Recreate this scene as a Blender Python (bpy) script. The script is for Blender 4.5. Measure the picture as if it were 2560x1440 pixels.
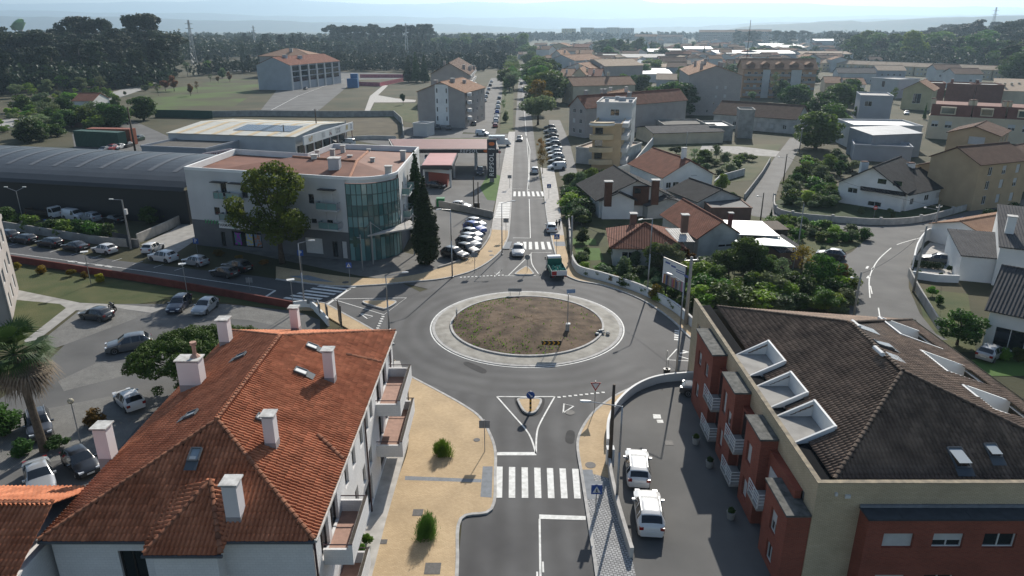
import bpy, bmesh, math, random
from mathutils import Vector, Matrix
R = random.Random(7)
SC = bpy.context.scene
COL = SC.collection
for _o in list(bpy.data.objects):
    bpy.data.objects.remove(_o)
# ---------------------------------------------------------------- camera, sky, sun, exposure
CAM_H = 32.0                      # drone height in metres
FPX = 1780.0                      # focal length in pixels of the 2560 px wide photograph
PITCH = math.atan(650.0 / FPX)
cam_d = bpy.data.cameras.new('camera')
cam_d.sensor_width = 36.0
cam_d.lens = 36.0 * FPX / 2560.0
cam_d.clip_start = 0.5
cam_d.clip_end = 60000.0
cam = bpy.data.objects.new('camera', cam_d)
COL.objects.link(cam)
cam.location = (0, 0, CAM_H)
cam.rotation_euler = (math.pi / 2 - PITCH, 0, 0)
SC.camera = cam

SUN_EL = math.radians(32.0)
SUN_AZ = math.radians(16.5)       # to the right of straight ahead (+Y)
world = bpy.data.worlds.new('World')
SC.world = world
world.use_nodes = True
wn = world.node_tree.nodes
wl = world.node_tree.links
wn.clear()
w_out = wn.new('ShaderNodeOutputWorld')
w_bg = wn.new('ShaderNodeBackground')
w_sky = wn.new('ShaderNodeTexSky')
w_sky.sky_type = 'NISHITA'
w_sky.sun_disc = False
w_sky.sun_elevation = SUN_EL
w_sky.sun_rotation = SUN_AZ
w_sky.air_density = 1.0
w_sky.dust_density = 1.0
w_sky.ozone_density = 1.0
w_bg.inputs['Strength'].default_value = 0.088
wl.new(w_sky.outputs[0], w_bg.inputs['Color'])
wl.new(w_bg.outputs[0], w_out.inputs['Surface'])
sun_d = bpy.data.lights.new('sun', 'SUN')
sun_d.energy = 5.0
sun_d.angle = math.radians(0.5)
sun_d.color = (1.0, 0.94, 0.85)
sun = bpy.data.objects.new('sun', sun_d)
COL.objects.link(sun)
sun.location = (40, 120, 120)
_sd = Vector((math.sin(SUN_AZ) * math.cos(SUN_EL), math.cos(SUN_AZ) * math.cos(SUN_EL), math.sin(SUN_EL)))
sun.rotation_euler = _sd.to_track_quat('Z', 'Y').to_euler()
SC.view_settings.view_transform = 'Standard'
SC.view_settings.look = 'None'
SC.view_settings.exposure = 0.42
SC.view_settings.gamma = 1.0
SC.view_settings.use_curve_mapping = False
SC.render.engine = 'CYCLES'
SC.cycles.use_denoising = True
SC.cycles.max_bounces = 6
SC.cycles.diffuse_bounces = 2
SC.cycles.glossy_bounces = 2
SC.cycles.transmission_bounces = 4
SC.cycles.volume_bounces = 0
SC.cycles.transparent_max_bounces = 6
SC.cycles.sample_clamp_indirect = 4.0
SC.cycles.caustics_reflective = False
SC.cycles.caustics_refractive = False

# ---------------------------------------------------------------- helpers
def G(px, py, z=0.0):
    """survey helper: a point of the 2560x1440 photograph to (X, Y) at height z"""
    u = (px - 1280.0) / FPX
    v = (py - 720.0) / FPX
    fw = math.cos(PITCH) - v * math.sin(PITCH)
    dn = math.sin(PITCH) + v * math.cos(PITCH)
    s = (CAM_H - z) / dn
    return (u * s, fw * s)

def XA(px, Y, z=0.0):
    """X of pixel column px at distance Y, height z"""
    d = Y * math.cos(PITCH) + (CAM_H - z) * math.sin(PITCH)
    return (px - 1280.0) / FPX * d

def ZA(py, Y):
    """height seen at pixel row py at distance Y"""
    v = (py - 720.0) / FPX
    fw = math.cos(PITCH) - v * math.sin(PITCH)
    dn = math.sin(PITCH) + v * math.cos(PITCH)
    return CAM_H - Y * dn / fw

def Gs(pts, z=0.0):
    return [G(p[0], p[1], z) for p in pts]

ROOT = {}
def root_loc(o):
    return ROOT.get(o, (0.0, 0.0, 0.0))

def tag(o, label=None, cat=None, group=None, kind=None):
    if label: o['label'] = label
    if cat: o['category'] = cat
    if group: o['group'] = group
    if kind: o['kind'] = kind
    return o

def thing(name, label, cat, loc=(0, 0, 0), group=None):
    o = bpy.data.objects.new(name, None)
    o.empty_display_size = 0.3
    COL.objects.link(o)
    if len(loc) == 2: loc = (loc[0], loc[1], 0.0)
    o.location = loc
    ROOT[o] = tuple(loc)
    return tag(o, label, cat, group)

class MB:
    """collects faces; build() links them as one mesh object"""
    def __init__(s):
        s.v = []; s.f = []; s.m = []
    def add(s, vs, fs, mi=0):
        n = len(s.v); s.v += [tuple(p) for p in vs]
        for f in fs:
            s.f.append([i + n for i in f]); s.m.append(mi)
        return s
    def poly(s, pts, mi=0):
        return s.add(pts, [list(range(len(pts)))], mi)
    def box(s, x0, x1, y0, y1, z0, z1, mi=0):
        return s.prism([(x0, y0), (x1, y0), (x1, y1), (x0, y1)], z0, z1, mi)
    def prism(s, poly, z0, z1, mi=0, bottom=True):
        if area2(poly) < 0: poly = poly[::-1]
        n = len(poly)
        vs = [(p[0], p[1], z0) for p in poly] + [(p[0], p[1], z1) for p in poly]
        fs = [[i, (i + 1) % n, n + (i + 1) % n, n + i] for i in range(n)]
        fs.append(list(range(n, 2 * n)))
        if bottom: fs.append(list(range(n))[::-1])
        return s.add(vs, fs, mi)
    def obox(s, c, a, b, h, z0, ang=0.0, mi=0):
        """box of size a (along ang) x b, height h, centred on c in plan"""
        ca, sa = math.cos(ang), math.sin(ang)
        pl = [(c[0] + ca * x - sa * y, c[1] + sa * x + ca * y) for x, y in ((-a/2, -b/2), (a/2, -b/2), (a/2, b/2), (-a/2, b/2))]
        return s.prism(pl, z0, z0 + h, mi)
    def bar(s, p, q, w, h=None, up=(0, 0, 1), mi=0):
        """rectangular bar from p to q, width w (across), height h"""
        h = h or w
        p, q = Vector(p), Vector(q)
        d = (q - p)
        if d.length < 1e-6: return s
        d.normalize()
        u = Vector(up)
        if abs(d.dot(u)) > 0.99: u = Vector((0, 1, 0)) if abs(d.y) < .9 else Vector((1, 0, 0))
        a = d.cross(u).normalized() * (w / 2)
        b = a.cross(d).normalized() * (h / 2)
        vs = [p - a - b, p + a - b, p + a + b, p - a + b, q - a - b, q + a - b, q + a + b, q - a + b]
        return s.add(vs, [[3, 2, 1, 0], [4, 5, 6, 7], [0, 1, 5, 4], [1, 2, 6, 5], [2, 3, 7, 6], [3, 0, 4, 7]], mi)
    def tube(s, p, q, r0, r1=None, n=8, mi=0, caps=True):
        r1 = r0 if r1 is None else r1
        p, q = Vector(p), Vector(q)
        d = (q - p).normalized()
        u = Vector((0, 0, 1)) if abs(d.z) < 0.9 else Vector((1, 0, 0))
        a = d.cross(u).normalized(); b = d.cross(a).normalized()
        vs = []
        for c, r in ((p, r0), (q, r1)):
            for i in range(n):
                t = 2 * math.pi * i / n
                vs.append(c + a * (r * math.cos(t)) + b * (r * math.sin(t)))
        fs = [[i, n + i, n + (i + 1) % n, (i + 1) % n] for i in range(n)]
        if caps: fs += [list(range(n)), list(range(2 * n - 1, n - 1, -1))]
        return s.add(vs, fs, mi)
    def chain(s, pts, rs, n=7, mi=0):
        for i in range(len(pts) - 1):
            s.tube(pts[i], pts[i + 1], rs[i], rs[i + 1], n, mi)
        return s
    def loft(s, rings, closed=True, cap0=False, cap1=False, mi=0):
        n = len(rings[0]); base = len(s.v)
        for r in rings: s.v += [tuple(p) for p in r]
        for k in range(len(rings) - 1):
            for i in range(n if closed else n - 1):
                j = (i + 1) % n
                s.f.append([base + k*n + i, base + k*n + j, base + (k+1)*n + j, base + (k+1)*n + i]); s.m.append(mi)
        if cap0: s.f.append([base + i for i in range(n)][::-1]); s.m.append(mi)
        if cap1: s.f.append([base + (len(rings)-1)*n + i for i in range(n)]); s.m.append(mi)
        return s
    def sphere(s, c, r, nu=10, nv=6, sx=1, sy=1, sz=1, mi=0):
        rings = []
        for k in range(1, nv):
            t = math.pi * k / nv
            rings.append([(c[0] + r*sx*math.sin(t)*math.cos(2*math.pi*i/nu), c[1] + r*sy*math.sin(t)*math.sin(2*math.pi*i/nu), c[2] + r*sz*math.cos(t)) for i in range(nu)])
        return s.loft(rings[::-1], cap0=True, cap1=True, mi=mi)
    def mesh(s, name, mats, off=(0, 0, 0), smooth=False):
        me = bpy.data.meshes.new(name)
        ox, oy, oz = off
        me.from_pydata([(p[0]-ox, p[1]-oy, p[2]-oz) for p in s.v], [], s.f)
        if not isinstance(mats, (list, tuple)): mats = [mats]
        for m in mats: me.materials.append(m)
        if len(mats) > 1: me.polygons.foreach_set('material_index', s.m)
        if smooth: me.polygons.foreach_set('use_smooth', [True] * len(s.f))
        me.update()
        return me
    def build(s, name, mats, parent=None, smooth=False, kind=None, label=None, cat=None, group=None):
        off = root_loc(parent) if parent else (0, 0, 0)
        o = bpy.data.objects.new(name, s.mesh(name, mats, off, smooth))
        COL.objects.link(o)
        if parent:
            o.parent = parent
            ROOT[o] = off
        return tag(o, label, cat, group, kind)

def area2(p):
    return sum(p[i][0]*p[(i+1) % len(p)][1] - p[(i+1) % len(p)][0]*p[i][1] for i in range(len(p)))

def ccw(p):
    return p if area2(p) > 0 else p[::-1]

def smooth_line(pts, k=6, closed=False):
    """Catmull-Rom through the points"""
    n = len(pts); out = []
    rng = range(n if closed else n - 1)
    for i in rng:
        g = (lambda j: pts[j % n]) if closed else (lambda j: pts[max(0, min(n-1, j))])
        p0, p1, p2, p3 = g(i-1), g(i), g(i+1), g(i+2)
        for t in range(k):
            t /= k
            out.append(tuple(0.5*((2*p1[c]) + (-p0[c]+p2[c])*t + (2*p0[c]-5*p1[c]+4*p2[c]-p3[c])*t*t + (-p0[c]+3*p1[c]-3*p2[c]+p3[c])*t**3) for c in range(len(p1))))
    if not closed: out.append(tuple(pts[-1]))
    return out

def offset_line(pts, d):
    """offset a 2-D open polyline to its left by d"""
    out = []
    for i in range(len(pts)):
        a = pts[max(0, i-1)]; b = pts[min(len(pts)-1, i+1)]
        dx, dy = b[0]-a[0], b[1]-a[1]
        l = math.hypot(dx, dy) or 1
        out.append((pts[i][0] - dy/l*d, pts[i][1] + dx/l*d))
    return out

def strip(mb, line, w, z0, z1=None, mi=0):
    """ribbon (or low wall when z1 is given) of width w centred on a polyline"""
    a = offset_line(line, w/2); b = offset_line(line, -w/2)
    if z1 is None:
        for i in range(len(line)-1):
            mb.poly([(b[i][0], b[i][1], z0), (b[i+1][0], b[i+1][1], z0), (a[i+1][0], a[i+1][1], z0), (a[i][0], a[i][1], z0)], mi)
    else:
        mb.loft([[(b[i][0], b[i][1], z0), (b[i][0], b[i][1], z1), (a[i][0], a[i][1], z1), (a[i][0], a[i][1], z0)] for i in range(len(line))], closed=True, cap0=True, cap1=True, mi=mi)
    return mb

def flat(mb, poly2, z, mi=0):
    return mb.poly([(p[0], p[1], z) for p in ccw(poly2)], mi)

def kids(o):
    return list(o.children)

def copy_tree(o, loc=None, rz=None, label=None, group=None, scale=None, parent=None):
    c = o.copy(); COL.objects.link(c); c.parent = parent
    if loc is not None: c.location = loc if len(loc) == 3 else (loc[0], loc[1], 0)
    if rz is not None: c.rotation_euler = (0, 0, rz)
    if scale is not None: c.scale = (scale,)*3 if not isinstance(scale, tuple) else scale
    if label: c['label'] = label
    if group: c['group'] = group
    for ch in kids(o): copy_tree(ch, parent=c)
    return c

# ---------------------------------------------------------------- materials
MATS = {}
def mat(name, rgb, rough=0.85, var=0.18, scale=1.5, bump=0.0, bscale=None, metal=0.0, rgb2=None, coords='pos', spec=0.3, rnd=0.0, detail=5.0, emit=0.0, contrast=(0.3, 0.7), coat=0.0, isl=0.0):
    if name in MATS: return MATS[name]
    m = bpy.data.materials.new(name); m.use_nodes = True
    nt = m.node_tree; N = nt.nodes; L = nt.links
    b = N['Principled BSDF']
    b.inputs['Roughness'].default_value = rough
    b.inputs['Metallic'].default_value = metal
    b.inputs['Specular IOR Level'].default_value = spec
    if coat: b.inputs['Coat Weight'].default_value = coat; b.inputs['Coat Roughness'].default_value = 0.06
    m.diffuse_color = (*rgb, 1)
    if coords == 'pos':
        src = N.new('ShaderNodeNewGeometry').outputs['Position']
    else:
        src = N.new('ShaderNodeTexCoord').outputs['Object']
    if var > 0 or rgb2:
        nz = N.new('ShaderNodeTexNoise'); nz.inputs['Scale'].default_value = scale; nz.inputs['Detail'].default_value = detail
        L.new(src, nz.inputs['Vector'])
        mr = N.new('ShaderNodeMapRange'); mr.inputs[1].default_value = contrast[0]; mr.inputs[2].default_value = contrast[1]
        L.new(nz.outputs['Fac'], mr.inputs[0])
        mx = N.new('ShaderNodeMix'); mx.data_type = 'RGBA'
        c1 = rgb if rgb2 else tuple(c*(1-var) for c in rgb)
        c2 = rgb2 if rgb2 else tuple(min(1, c*(1+var)) for c in rgb)
        mx.inputs[6].default_value = (*c1, 1); mx.inputs[7].default_value = (*c2, 1)
        L.new(mr.outputs[0], mx.inputs[0])
        out = mx.outputs[2]
        if rnd > 0:
            oi = N.new('ShaderNodeObjectInfo')
            hs = N.new('ShaderNodeHueSaturation')
            r2 = N.new('ShaderNodeMapRange'); r2.inputs[3].default_value = 1-rnd; r2.inputs[4].default_value = 1+rnd
            L.new(oi.outputs['Random'], r2.inputs[0]); L.new(r2.outputs[0], hs.inputs['Value']); L.new(out, hs.inputs['Color'])
            out = hs.outputs[0]
        if isl > 0:     # each loose tile a little lighter or darker
            hs = N.new('ShaderNodeHueSaturation'); r2 = N.new('ShaderNodeMapRange'); r2.inputs[3].default_value = 1-isl; r2.inputs[4].default_value = 1+isl
            L.new(N.new('ShaderNodeNewGeometry').outputs['Random Per Island'], r2.inputs[0]); L.new(r2.outputs[0], hs.inputs['Value']); L.new(out, hs.inputs['Color']); out = hs.outputs[0]
        L.new(out, b.inputs['Base Color'])
    else:
        b.inputs['Base Color'].default_value = (*rgb, 1)
    if bump > 0:
        n2 = N.new('ShaderNodeTexNoise'); n2.inputs['Scale'].default_value = bscale or scale*8; n2.inputs['Detail'].default_value = 3
        L.new(src, n2.inputs['Vector'])
        bp = N.new('ShaderNodeBump'); bp.inputs['Strength'].default_value = bump; bp.inputs['Distance'].default_value = 0.05
        L.new(n2.outputs['Fac'], bp.inputs['Height']); L.new(bp.outputs[0], b.inputs['Normal'])
    if emit:
        b.inputs['Emission Color'].default_value = (*rgb, 1); b.inputs['Emission Strength'].default_value = emit
    MATS[name] = m
    return m

def pattern_mat(name, c1, c2, mortar, bw, bh, gap=0.012, rough=0.85, axis='wall', var=0.15, offset=0.5, vscale=0.6, ang=0.0):
    """brick or block pattern from world position; wall: runs along x+y and z; floor: x and y"""
    m = bpy.data.materials.new(name); m.use_nodes = True
    nt = m.node_tree; N = nt.nodes; L = nt.links; b = N['Principled BSDF']
    b.inputs['Roughness'].default_value = rough; b.inputs['Specular IOR Level'].default_value = 0.25
    g = N.new('ShaderNodeNewGeometry')
    if axis == 'wall':
        sp = N.new('ShaderNodeSeparateXYZ'); L.new(g.outputs['Position'], sp.inputs[0])
        ad = N.new('ShaderNodeMath'); L.new(sp.outputs['X'], ad.inputs[0]); L.new(sp.outputs['Y'], ad.inputs[1])
        cb = N.new('ShaderNodeCombineXYZ'); L.new(ad.outputs[0], cb.inputs['X']); L.new(sp.outputs['Z'], cb.inputs['Y'])
        vec = cb.outputs[0]
    else:
        mp = N.new('ShaderNodeMapping'); mp.inputs['Rotation'].default_value = (0, 0, ang)
        L.new(g.outputs['Position'], mp.inputs['Vector']); vec = mp.outputs[0]
    br = N.new('ShaderNodeTexBrick'); L.new(vec, br.inputs['Vector'])
    br.inputs['Scale'].default_value = 1.0; br.inputs['Brick Width'].default_value = bw; br.inputs['Row Height'].default_value = bh
    br.inputs['Mortar Size'].default_value = gap; br.inputs['Bias'].default_value = 0.0; br.offset = offset
    br.inputs['Color1'].default_value = (*c1, 1); br.inputs['Color2'].default_value = (*c2, 1); br.inputs['Mortar'].default_value = (*mortar, 1)
    nz = N.new('ShaderNodeTexNoise'); nz.inputs['Scale'].default_value = vscale; nz.inputs['Detail'].default_value = 6
    L.new(g.outputs['Position'], nz.inputs['Vector'])
    mr = N.new('ShaderNodeMapRange'); mr.inputs[1].default_value = .25; mr.inputs[2].default_value = .75; mr.inputs[3].default_value = 1-var; mr.inputs[4].default_value = 1+var
    L.new(nz.outputs['Fac'], mr.inputs[0])
    hs = N.new('ShaderNodeHueSaturation'); L.new(br.outputs['Color'], hs.inputs['Color']); L.new(mr.outputs[0], hs.inputs['Value'])
    L.new(hs.outputs[0], b.inputs['Base Color'])
    bp = N.new('ShaderNodeBump'); bp.inputs['Strength'].default_value = 0.5; bp.inputs['Distance'].default_value = 0.02; bp.invert = True
    L.new(br.outputs['Fac'], bp.inputs['Height']); L.new(bp.outputs[0], b.inputs['Normal'])
    MATS[name] = m
    return m

def tile_mat(name, c1, c2, pitch=0.36, ang=0.0, row=0.36, rough=0.9, relief=0.12):
    """ribbed roof tiling for roofs too far off to tell the tiles apart: ribs run at 'ang' in plan"""
    if name in MATS: return MATS[name]
    m = bpy.data.materials.new(name); m.use_nodes = True
    nt = m.node_tree; N = nt.nodes; L = nt.links; b = N['Principled BSDF']
    b.inputs['Roughness'].default_value = rough; b.inputs['Specular IOR Level'].default_value = 0.2
    g = N.new('ShaderNodeNewGeometry')
    nz = N.new('ShaderNodeTexNoise'); nz.inputs['Scale'].default_value = 0.8; nz.inputs['Detail'].default_value = 7; nz.inputs['Roughness'].default_value = .65
    L.new(g.outputs['Position'], nz.inputs['Vector'])
    mr = N.new('ShaderNodeMapRange'); mr.inputs[1].default_value = .32; mr.inputs[2].default_value = .68
    L.new(nz.outputs['Fac'], mr.inputs[0])
    mx = N.new('ShaderNodeMix'); mx.data_type = 'RGBA'; mx.inputs[6].default_value = (*c1, 1); mx.inputs[7].default_value = (*c2, 1)
    L.new(mr.outputs[0], mx.inputs[0]); L.new(mx.outputs[2], b.inputs['Base Color'])
    mp = N.new('ShaderNodeMapping'); mp.inputs['Rotation'].default_value = (0, 0, -ang)
    L.new(g.outputs['Position'], mp.inputs['Vector'])
    wv = N.new('ShaderNodeTexWave'); wv.bands_direction = 'X'; wv.wave_profile = 'SIN'
    wv.inputs['Scale'].default_value = 2*math.pi/20.0/pitch; wv.inputs['Distortion'].default_value = 0
    L.new(mp.outputs[0], wv.inputs['Vector'])
    bp = N.new('ShaderNodeBump'); bp.inputs['Strength'].default_value = 0.9; bp.inputs['Distance'].default_value = relief
    L.new(wv.outputs['Fac'], bp.inputs['Height']); L.new(bp.outputs[0], b.inputs['Normal'])
    MATS[name] = m
    return m

def leaf_mat(name, c1, c2, trans=0.4, rnd=0.27, scale=0.9):
    if name in MATS: return MATS[name]
    m = bpy.data.materials.new(name); m.use_nodes = True
    nt = m.node_tree; N = nt.nodes; L = nt.links
    b = N['Principled BSDF']; out = N['Material Output']
    b.inputs['Roughness'].default_value = 0.6; b.inputs['Specular IOR Level'].default_value = 0.25
    tc = N.new('ShaderNodeTexCoord'); oi = N.new('ShaderNodeObjectInfo')
    nz = N.new('ShaderNodeTexNoise'); nz.inputs['Scale'].default_value = scale; nz.inputs['Detail'].default_value = 4
    L.new(tc.outputs['Object'], nz.inputs['Vector'])
    mr = N.new('ShaderNodeMapRange'); mr.inputs[1].default_value = .3; mr.inputs[2].default_value = .7
    L.new(nz.outputs['Fac'], mr.inputs[0])
    mx = N.new('ShaderNodeMix'); mx.data_type = 'RGBA'; mx.inputs[6].default_value = (*c1, 1); mx.inputs[7].default_value = (*c2, 1)
    L.new(mr.outputs[0], mx.inputs[0])
    hs = N.new('ShaderNodeHueSaturation'); hs.inputs['Saturation'].default_value = 1.08
    r1 = N.new('ShaderNodeMapRange'); r1.inputs[3].default_value = 1-rnd*1.5; r1.inputs[4].default_value = 1+rnd*1.5
    L.new(oi.outputs['Random'], r1.inputs[0]); L.new(r1.outputs[0], hs.inputs['Value'])
    r2 = N.new('ShaderNodeMapRange'); r2.inputs[3].default_value = .5-rnd*.12; r2.inputs[4].default_value = .5+rnd*.12
    ml = N.new('ShaderNodeMath'); ml.operation = 'MULTIPLY'; ml.inputs[1].default_value = 7.31
    fr = N.new('ShaderNodeMath'); fr.operation = 'FRACT'
    L.new(oi.outputs['Random'], ml.inputs[0]); L.new(ml.outputs[0], fr.inputs[0]); L.new(fr.outputs[0], r2.inputs[0]); L.new(r2.outputs[0], hs.inputs['Hue'])
    L.new(mx.outputs[2], hs.inputs['Color']); L.new(hs.outputs[0], b.inputs['Base Color'])
    tr = N.new('ShaderNodeBsdfTranslucent'); L.new(hs.outputs[0], tr.inputs['Color'])
    ms = N.new('ShaderNodeMixShader'); ms.inputs[0].default_value = trans
    L.new(b.outputs[0], ms.inputs[1]); L.new(tr.outputs[0], ms.inputs[2]); L.new(ms.outputs[0], out.inputs['Surface'])
    MATS[name] = m
    return m

def plain(name, rgb, rough=0.5, metal=0.0, spec=0.5, coat=0.0):
    return mat(name, rgb, rough, 0, metal=metal, spec=spec, coat=coat)

M_ASPH = mat('asphalt', (0.050, 0.050, 0.052), 0.8, 0.0, 0.22, bump=0.25, bscale=30, rgb2=(0.092, 0.092, 0.092), spec=0.35, detail=14, contrast=(.3, .72))
M_ASPH2 = mat('old_asphalt', (0.082, 0.081, 0.079), 0.85, 0.0, 0.25, bump=0.25, bscale=25, rgb2=(0.125, 0.123, 0.118), spec=0.3, detail=9)
M_LOT = mat('lot_asphalt', (0.082, 0.082, 0.080), 0.85, 0.0, 0.16, bump=0.2, bscale=25, rgb2=(0.14, 0.137, 0.131), spec=0.3, detail=9)
def worn(name, mode):
    """asphalt polished in the wheel tracks: rings about the roundabout, or lanes along the road"""
    m = M_ASPH.copy(); m.name = name; N = m.node_tree.nodes; L = m.node_tree.links; b = N['Principled BSDF']
    src = b.inputs['Base Color'].links[0].from_socket; g = N.new('ShaderNodeNewGeometry')
    nz = N.new('ShaderNodeTexNoise'); nz.inputs['Scale'].default_value = .3; nz.inputs['Detail'].default_value = 8; L.new(g.outputs['Position'], nz.inputs['Vector'])
    def mth(op, a, c):
        n = N.new('ShaderNodeMath'); n.operation = op
        for i, v in enumerate((a, c)):
            if isinstance(v, (int, float)): n.inputs[i].default_value = v
            else: L.new(v, n.inputs[i])
        return n.outputs[0]
    if mode == 'ring':
        d = N.new('ShaderNodeVectorMath'); d.operation = 'DISTANCE'; d.inputs[1].default_value = (1.72, 75.3, .02); L.new(g.outputs['Position'], d.inputs[0]); r = d.outputs['Value']
    else:
        sp = N.new('ShaderNodeSeparateXYZ'); L.new(g.outputs['Position'], sp.inputs[0]); r = sp.outputs['X']
    w = mth('SINE', mth('ADD', mth('MULTIPLY', r, 3.4), mth('MULTIPLY', nz.outputs['Fac'], 2.6)), 0)
    v = mth('ADD', mth('MULTIPLY', mth('MULTIPLY', w, nz.outputs['Fac']), .26), .98)
    hs = N.new('ShaderNodeHueSaturation'); L.new(src, hs.inputs['Color']); L.new(v, hs.inputs['Value']); L.new(hs.outputs[0], b.inputs['Base Color'])
    return m
M_CONC = mat('concrete', (0.30, 0.29, 0.27), 0.9, 0.22, 0.7, bump=0.15, detail=8)
M_CONCL = mat('pale_concrete', (0.42, 0.40, 0.37), 0.9, 0.2, 1.2, bump=0.15, detail=8)
M_KERB = mat('kerb_stone', (0.40, 0.39, 0.37), 0.85, 0.22, 2.0, bump=0.1)
M_PAINT = mat('road_paint', (0.50, 0.50, 0.47), 0.7, 0.0, 2.5, rgb2=(0.72, 0.72, 0.69), detail=8, contrast=(.3, .6))
M_YEL = pattern_mat('ochre_block_paving', (0.46, 0.335, 0.195), (0.53, 0.395, 0.24), (0.33, 0.25, 0.16), 0.22, 0.11, 0.008, axis='floor', var=0.16, vscale=0.35)
M_GREYP = pattern_mat('grey_sett_paving', (0.30, 0.30, 0.30), (0.40, 0.40, 0.39), (0.14, 0.14, 0.14), 0.24, 0.2, 0.03, axis='floor', var=0.18, ang=.3)
M_BLOCKP = pattern_mat('parking_block_paving', (0.17, 0.165, 0.155), (0.21, 0.205, 0.19), (0.10, 0.10, 0.09), 0.22, 0.11, 0.012, axis='floor', var=0.2, ang=.6)
M_DIRT = mat('bare_earth', (0.085, 0.062, 0.044), 0.95, 0.0, 0.5, bump=0.8, bscale=5, rgb2=(0.16, 0.118, 0.085), detail=10)
M_DRY = mat('dry_grass', (0.030, 0.036, 0.014), 0.95, 0.0, 0.05, bump=0.8, bscale=1.2, rgb2=(0.085, 0.070, 0.036), detail=12)
M_GRASS = mat('green_grass', (0.042, 0.062, 0.017), 0.95, 0.0, 0.3, bump=0.8, bscale=6, rgb2=(0.088, 0.088, 0.034), detail=10)
M_LAWN = mat('lawn', (0.055, 0.11, 0.020), 0.95, 0.0, 0.5, bump=0.4, bscale=10, rgb2=(0.075, 0.14, 0.03), detail=10)
M_MEADOW = mat('meadow', (0.055, 0.050, 0.022), 0.95, 0.0, 0.035, bump=0.6, bscale=1, rgb2=(0.065, 0.105, 0.018), detail=9, contrast=(.42, .62))
M_STONEI = mat('island_apron_stone', (0.23, 0.215, 0.185), 0.9, 0.0, 0.9, bump=0.6, bscale=6, rgb2=(0.39, 0.37, 0.325), detail=10)
M_WHITE = mat('white_render', (0.72, 0.72, 0.70), 0.8, 0.08, 0.5, detail=8)
M_METAL = plain('galvanised_steel', (0.32, 0.33, 0.34), 0.45, 0.7)
M_DARKM = plain('dark_metal', (0.03, 0.03, 0.033), 0.5, 0.3)
M_BLACK = plain('black_plastic', (0.012, 0.012, 0.013), 0.5)
M_WOOD = mat('weathered_wood', (0.085, 0.065, 0.048), 0.9, 0.25, 3, coords='obj')
M_GLASS = plain('window_glass', (0.020, 0.026, 0.030), 0.06, 0.0, 0.9)
# ---------------------------------------------------------------- ground, roads, pavements
def sheet(name, poly2, z, m, kind='structure'):
    mb = MB(); flat(mb, poly2, z)
    return mb.build(name, m, kind=kind)
def slab(name, poly2, z0, z1, m, kind='structure'):
    mb = MB(); mb.prism(poly2, z0, z1, bottom=False)
    return mb.build(name, m, kind=kind)

tb = MB()
gs = [-19500, -3000, -1500, -700, -300, -100, 0, 100, 300, 700, 1500, 3000, 19500]
ys = [-120, 0, 60, 150, 300, 600, 1000, 1600, 2500, 5000, 9000, 19500]
for i in range(len(gs)-1):
    for j in range(len(ys)-1):
        tb.poly([(gs[i], ys[j], -.03), (gs[i+1], ys[j], -.03), (gs[i+1], ys[j+1], -.03), (gs[i], ys[j+1], -.03)])
tb.build('ground', M_DRY, kind='structure')

CX, CY = 1.72, 75.3
def circ(r, n=72, c=(CX, CY), a0=0, a1=2*math.pi):
    return [(c[0]+r*math.cos(a0+(a1-a0)*i/n), c[1]+r*math.sin(a0+(a1-a0)*i/n)) for i in range(n if a1-a0 > 6.28 else n+1)]

# road sheets: each a few millimetres above the one below
sheet('road_surface', Gs([(1975,345),(1925,410),(1880,475),(1858,515),(1880,540),(2000,556),(2100,572),(2165,598),(2130,630),(2100,645),(2118,705),(2125,800),(2150,850),(2370,850),(2340,835),(2300,785),(2272,720),(2272,690),(2288,640),(2318,603),(2380,590),(2460,562),(2560,533),(2740,478),(2740,430),(2560,498),(2450,520),(2380,540),(2300,558),(2200,565),(2080,558),(1980,548),(1944,530),(1937,500),(1950,455),(1980,405),(2012,345)]), 0.016, M_ASPH2)
W_ROAD = Gs([(-420,545),(0,603),(300,652),(640,690),(830,716),(930,712),(1000,705)]) + [(CX-8, CY+4)] + Gs([(1010,850),(935,826),(860,785),(800,755),(740,765),(380,705),(50,655),(-420,590)])
sheet('road_surface', W_ROAD, 0.004, M_ASPH)
N_ROAD = Gs([(1000,706),(1110,697),(1190,674),(1245,636),(1268,600),(1276,540),(1281,420),(1289,300),(1296,205),(1301,160),(1308,160),(1316,205),(1330,300),(1345,420),(1366,540),(1383,620),(1402,675),(1440,702),(1520,718),(1560,735)]) + [(CX+6, CY)]
sheet('road_surface', N_ROAD, 0.008, worn('avenue_asphalt', 'lane'))
S_ROAD = Gs([(1030,948),(1100,983),(1160,1017),(1200,1047),(1226,1090),(1237,1130),(1237,1180),(1230,1272),(1155,1300),(1145,1420),(1130,1700),(1525,1700),(1492,1440),(1470,1290),(1452,1180),(1443,1110),(1462,1060),(1500,1018),(1560,980),(1650,948),(1745,934)]) + [(CX, CY-2)]
sheet('road_surface', S_ROAD, 0.012, worn('lane_asphalt', 'lane'))
sheet('road_surface', circ(17.4), 0.016, worn('ring_asphalt', 'ring'))
M_DKAS = mat('fresh_asphalt_patch', (.030, .030, .031), .85, .25, 1.2, detail=9)
for pp in ([(1286,1000),(1300,992),(1350,992),(1362,1002),(1352,1032),(1328,1042),(1302,1034)], [(1418,1078),(1436,1080),(1434,1108),(1414,1104)], [(1170,905),(1215,925),(1205,934),(1160,912)]): sheet('asphalt_patch', smooth_line(Gs(pp), 3, True), .0225, M_DKAS)
E_ROAD = [(CX+12, CY+6)] + Gs([(1690,800),(1745,853),(1900,870),(2300,880),(2300,960),(1900,936),(1700,944)]) + [(CX+9, CY-9)]
sheet('road_surface', E_ROAD, 0.020, M_ASPH)

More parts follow.
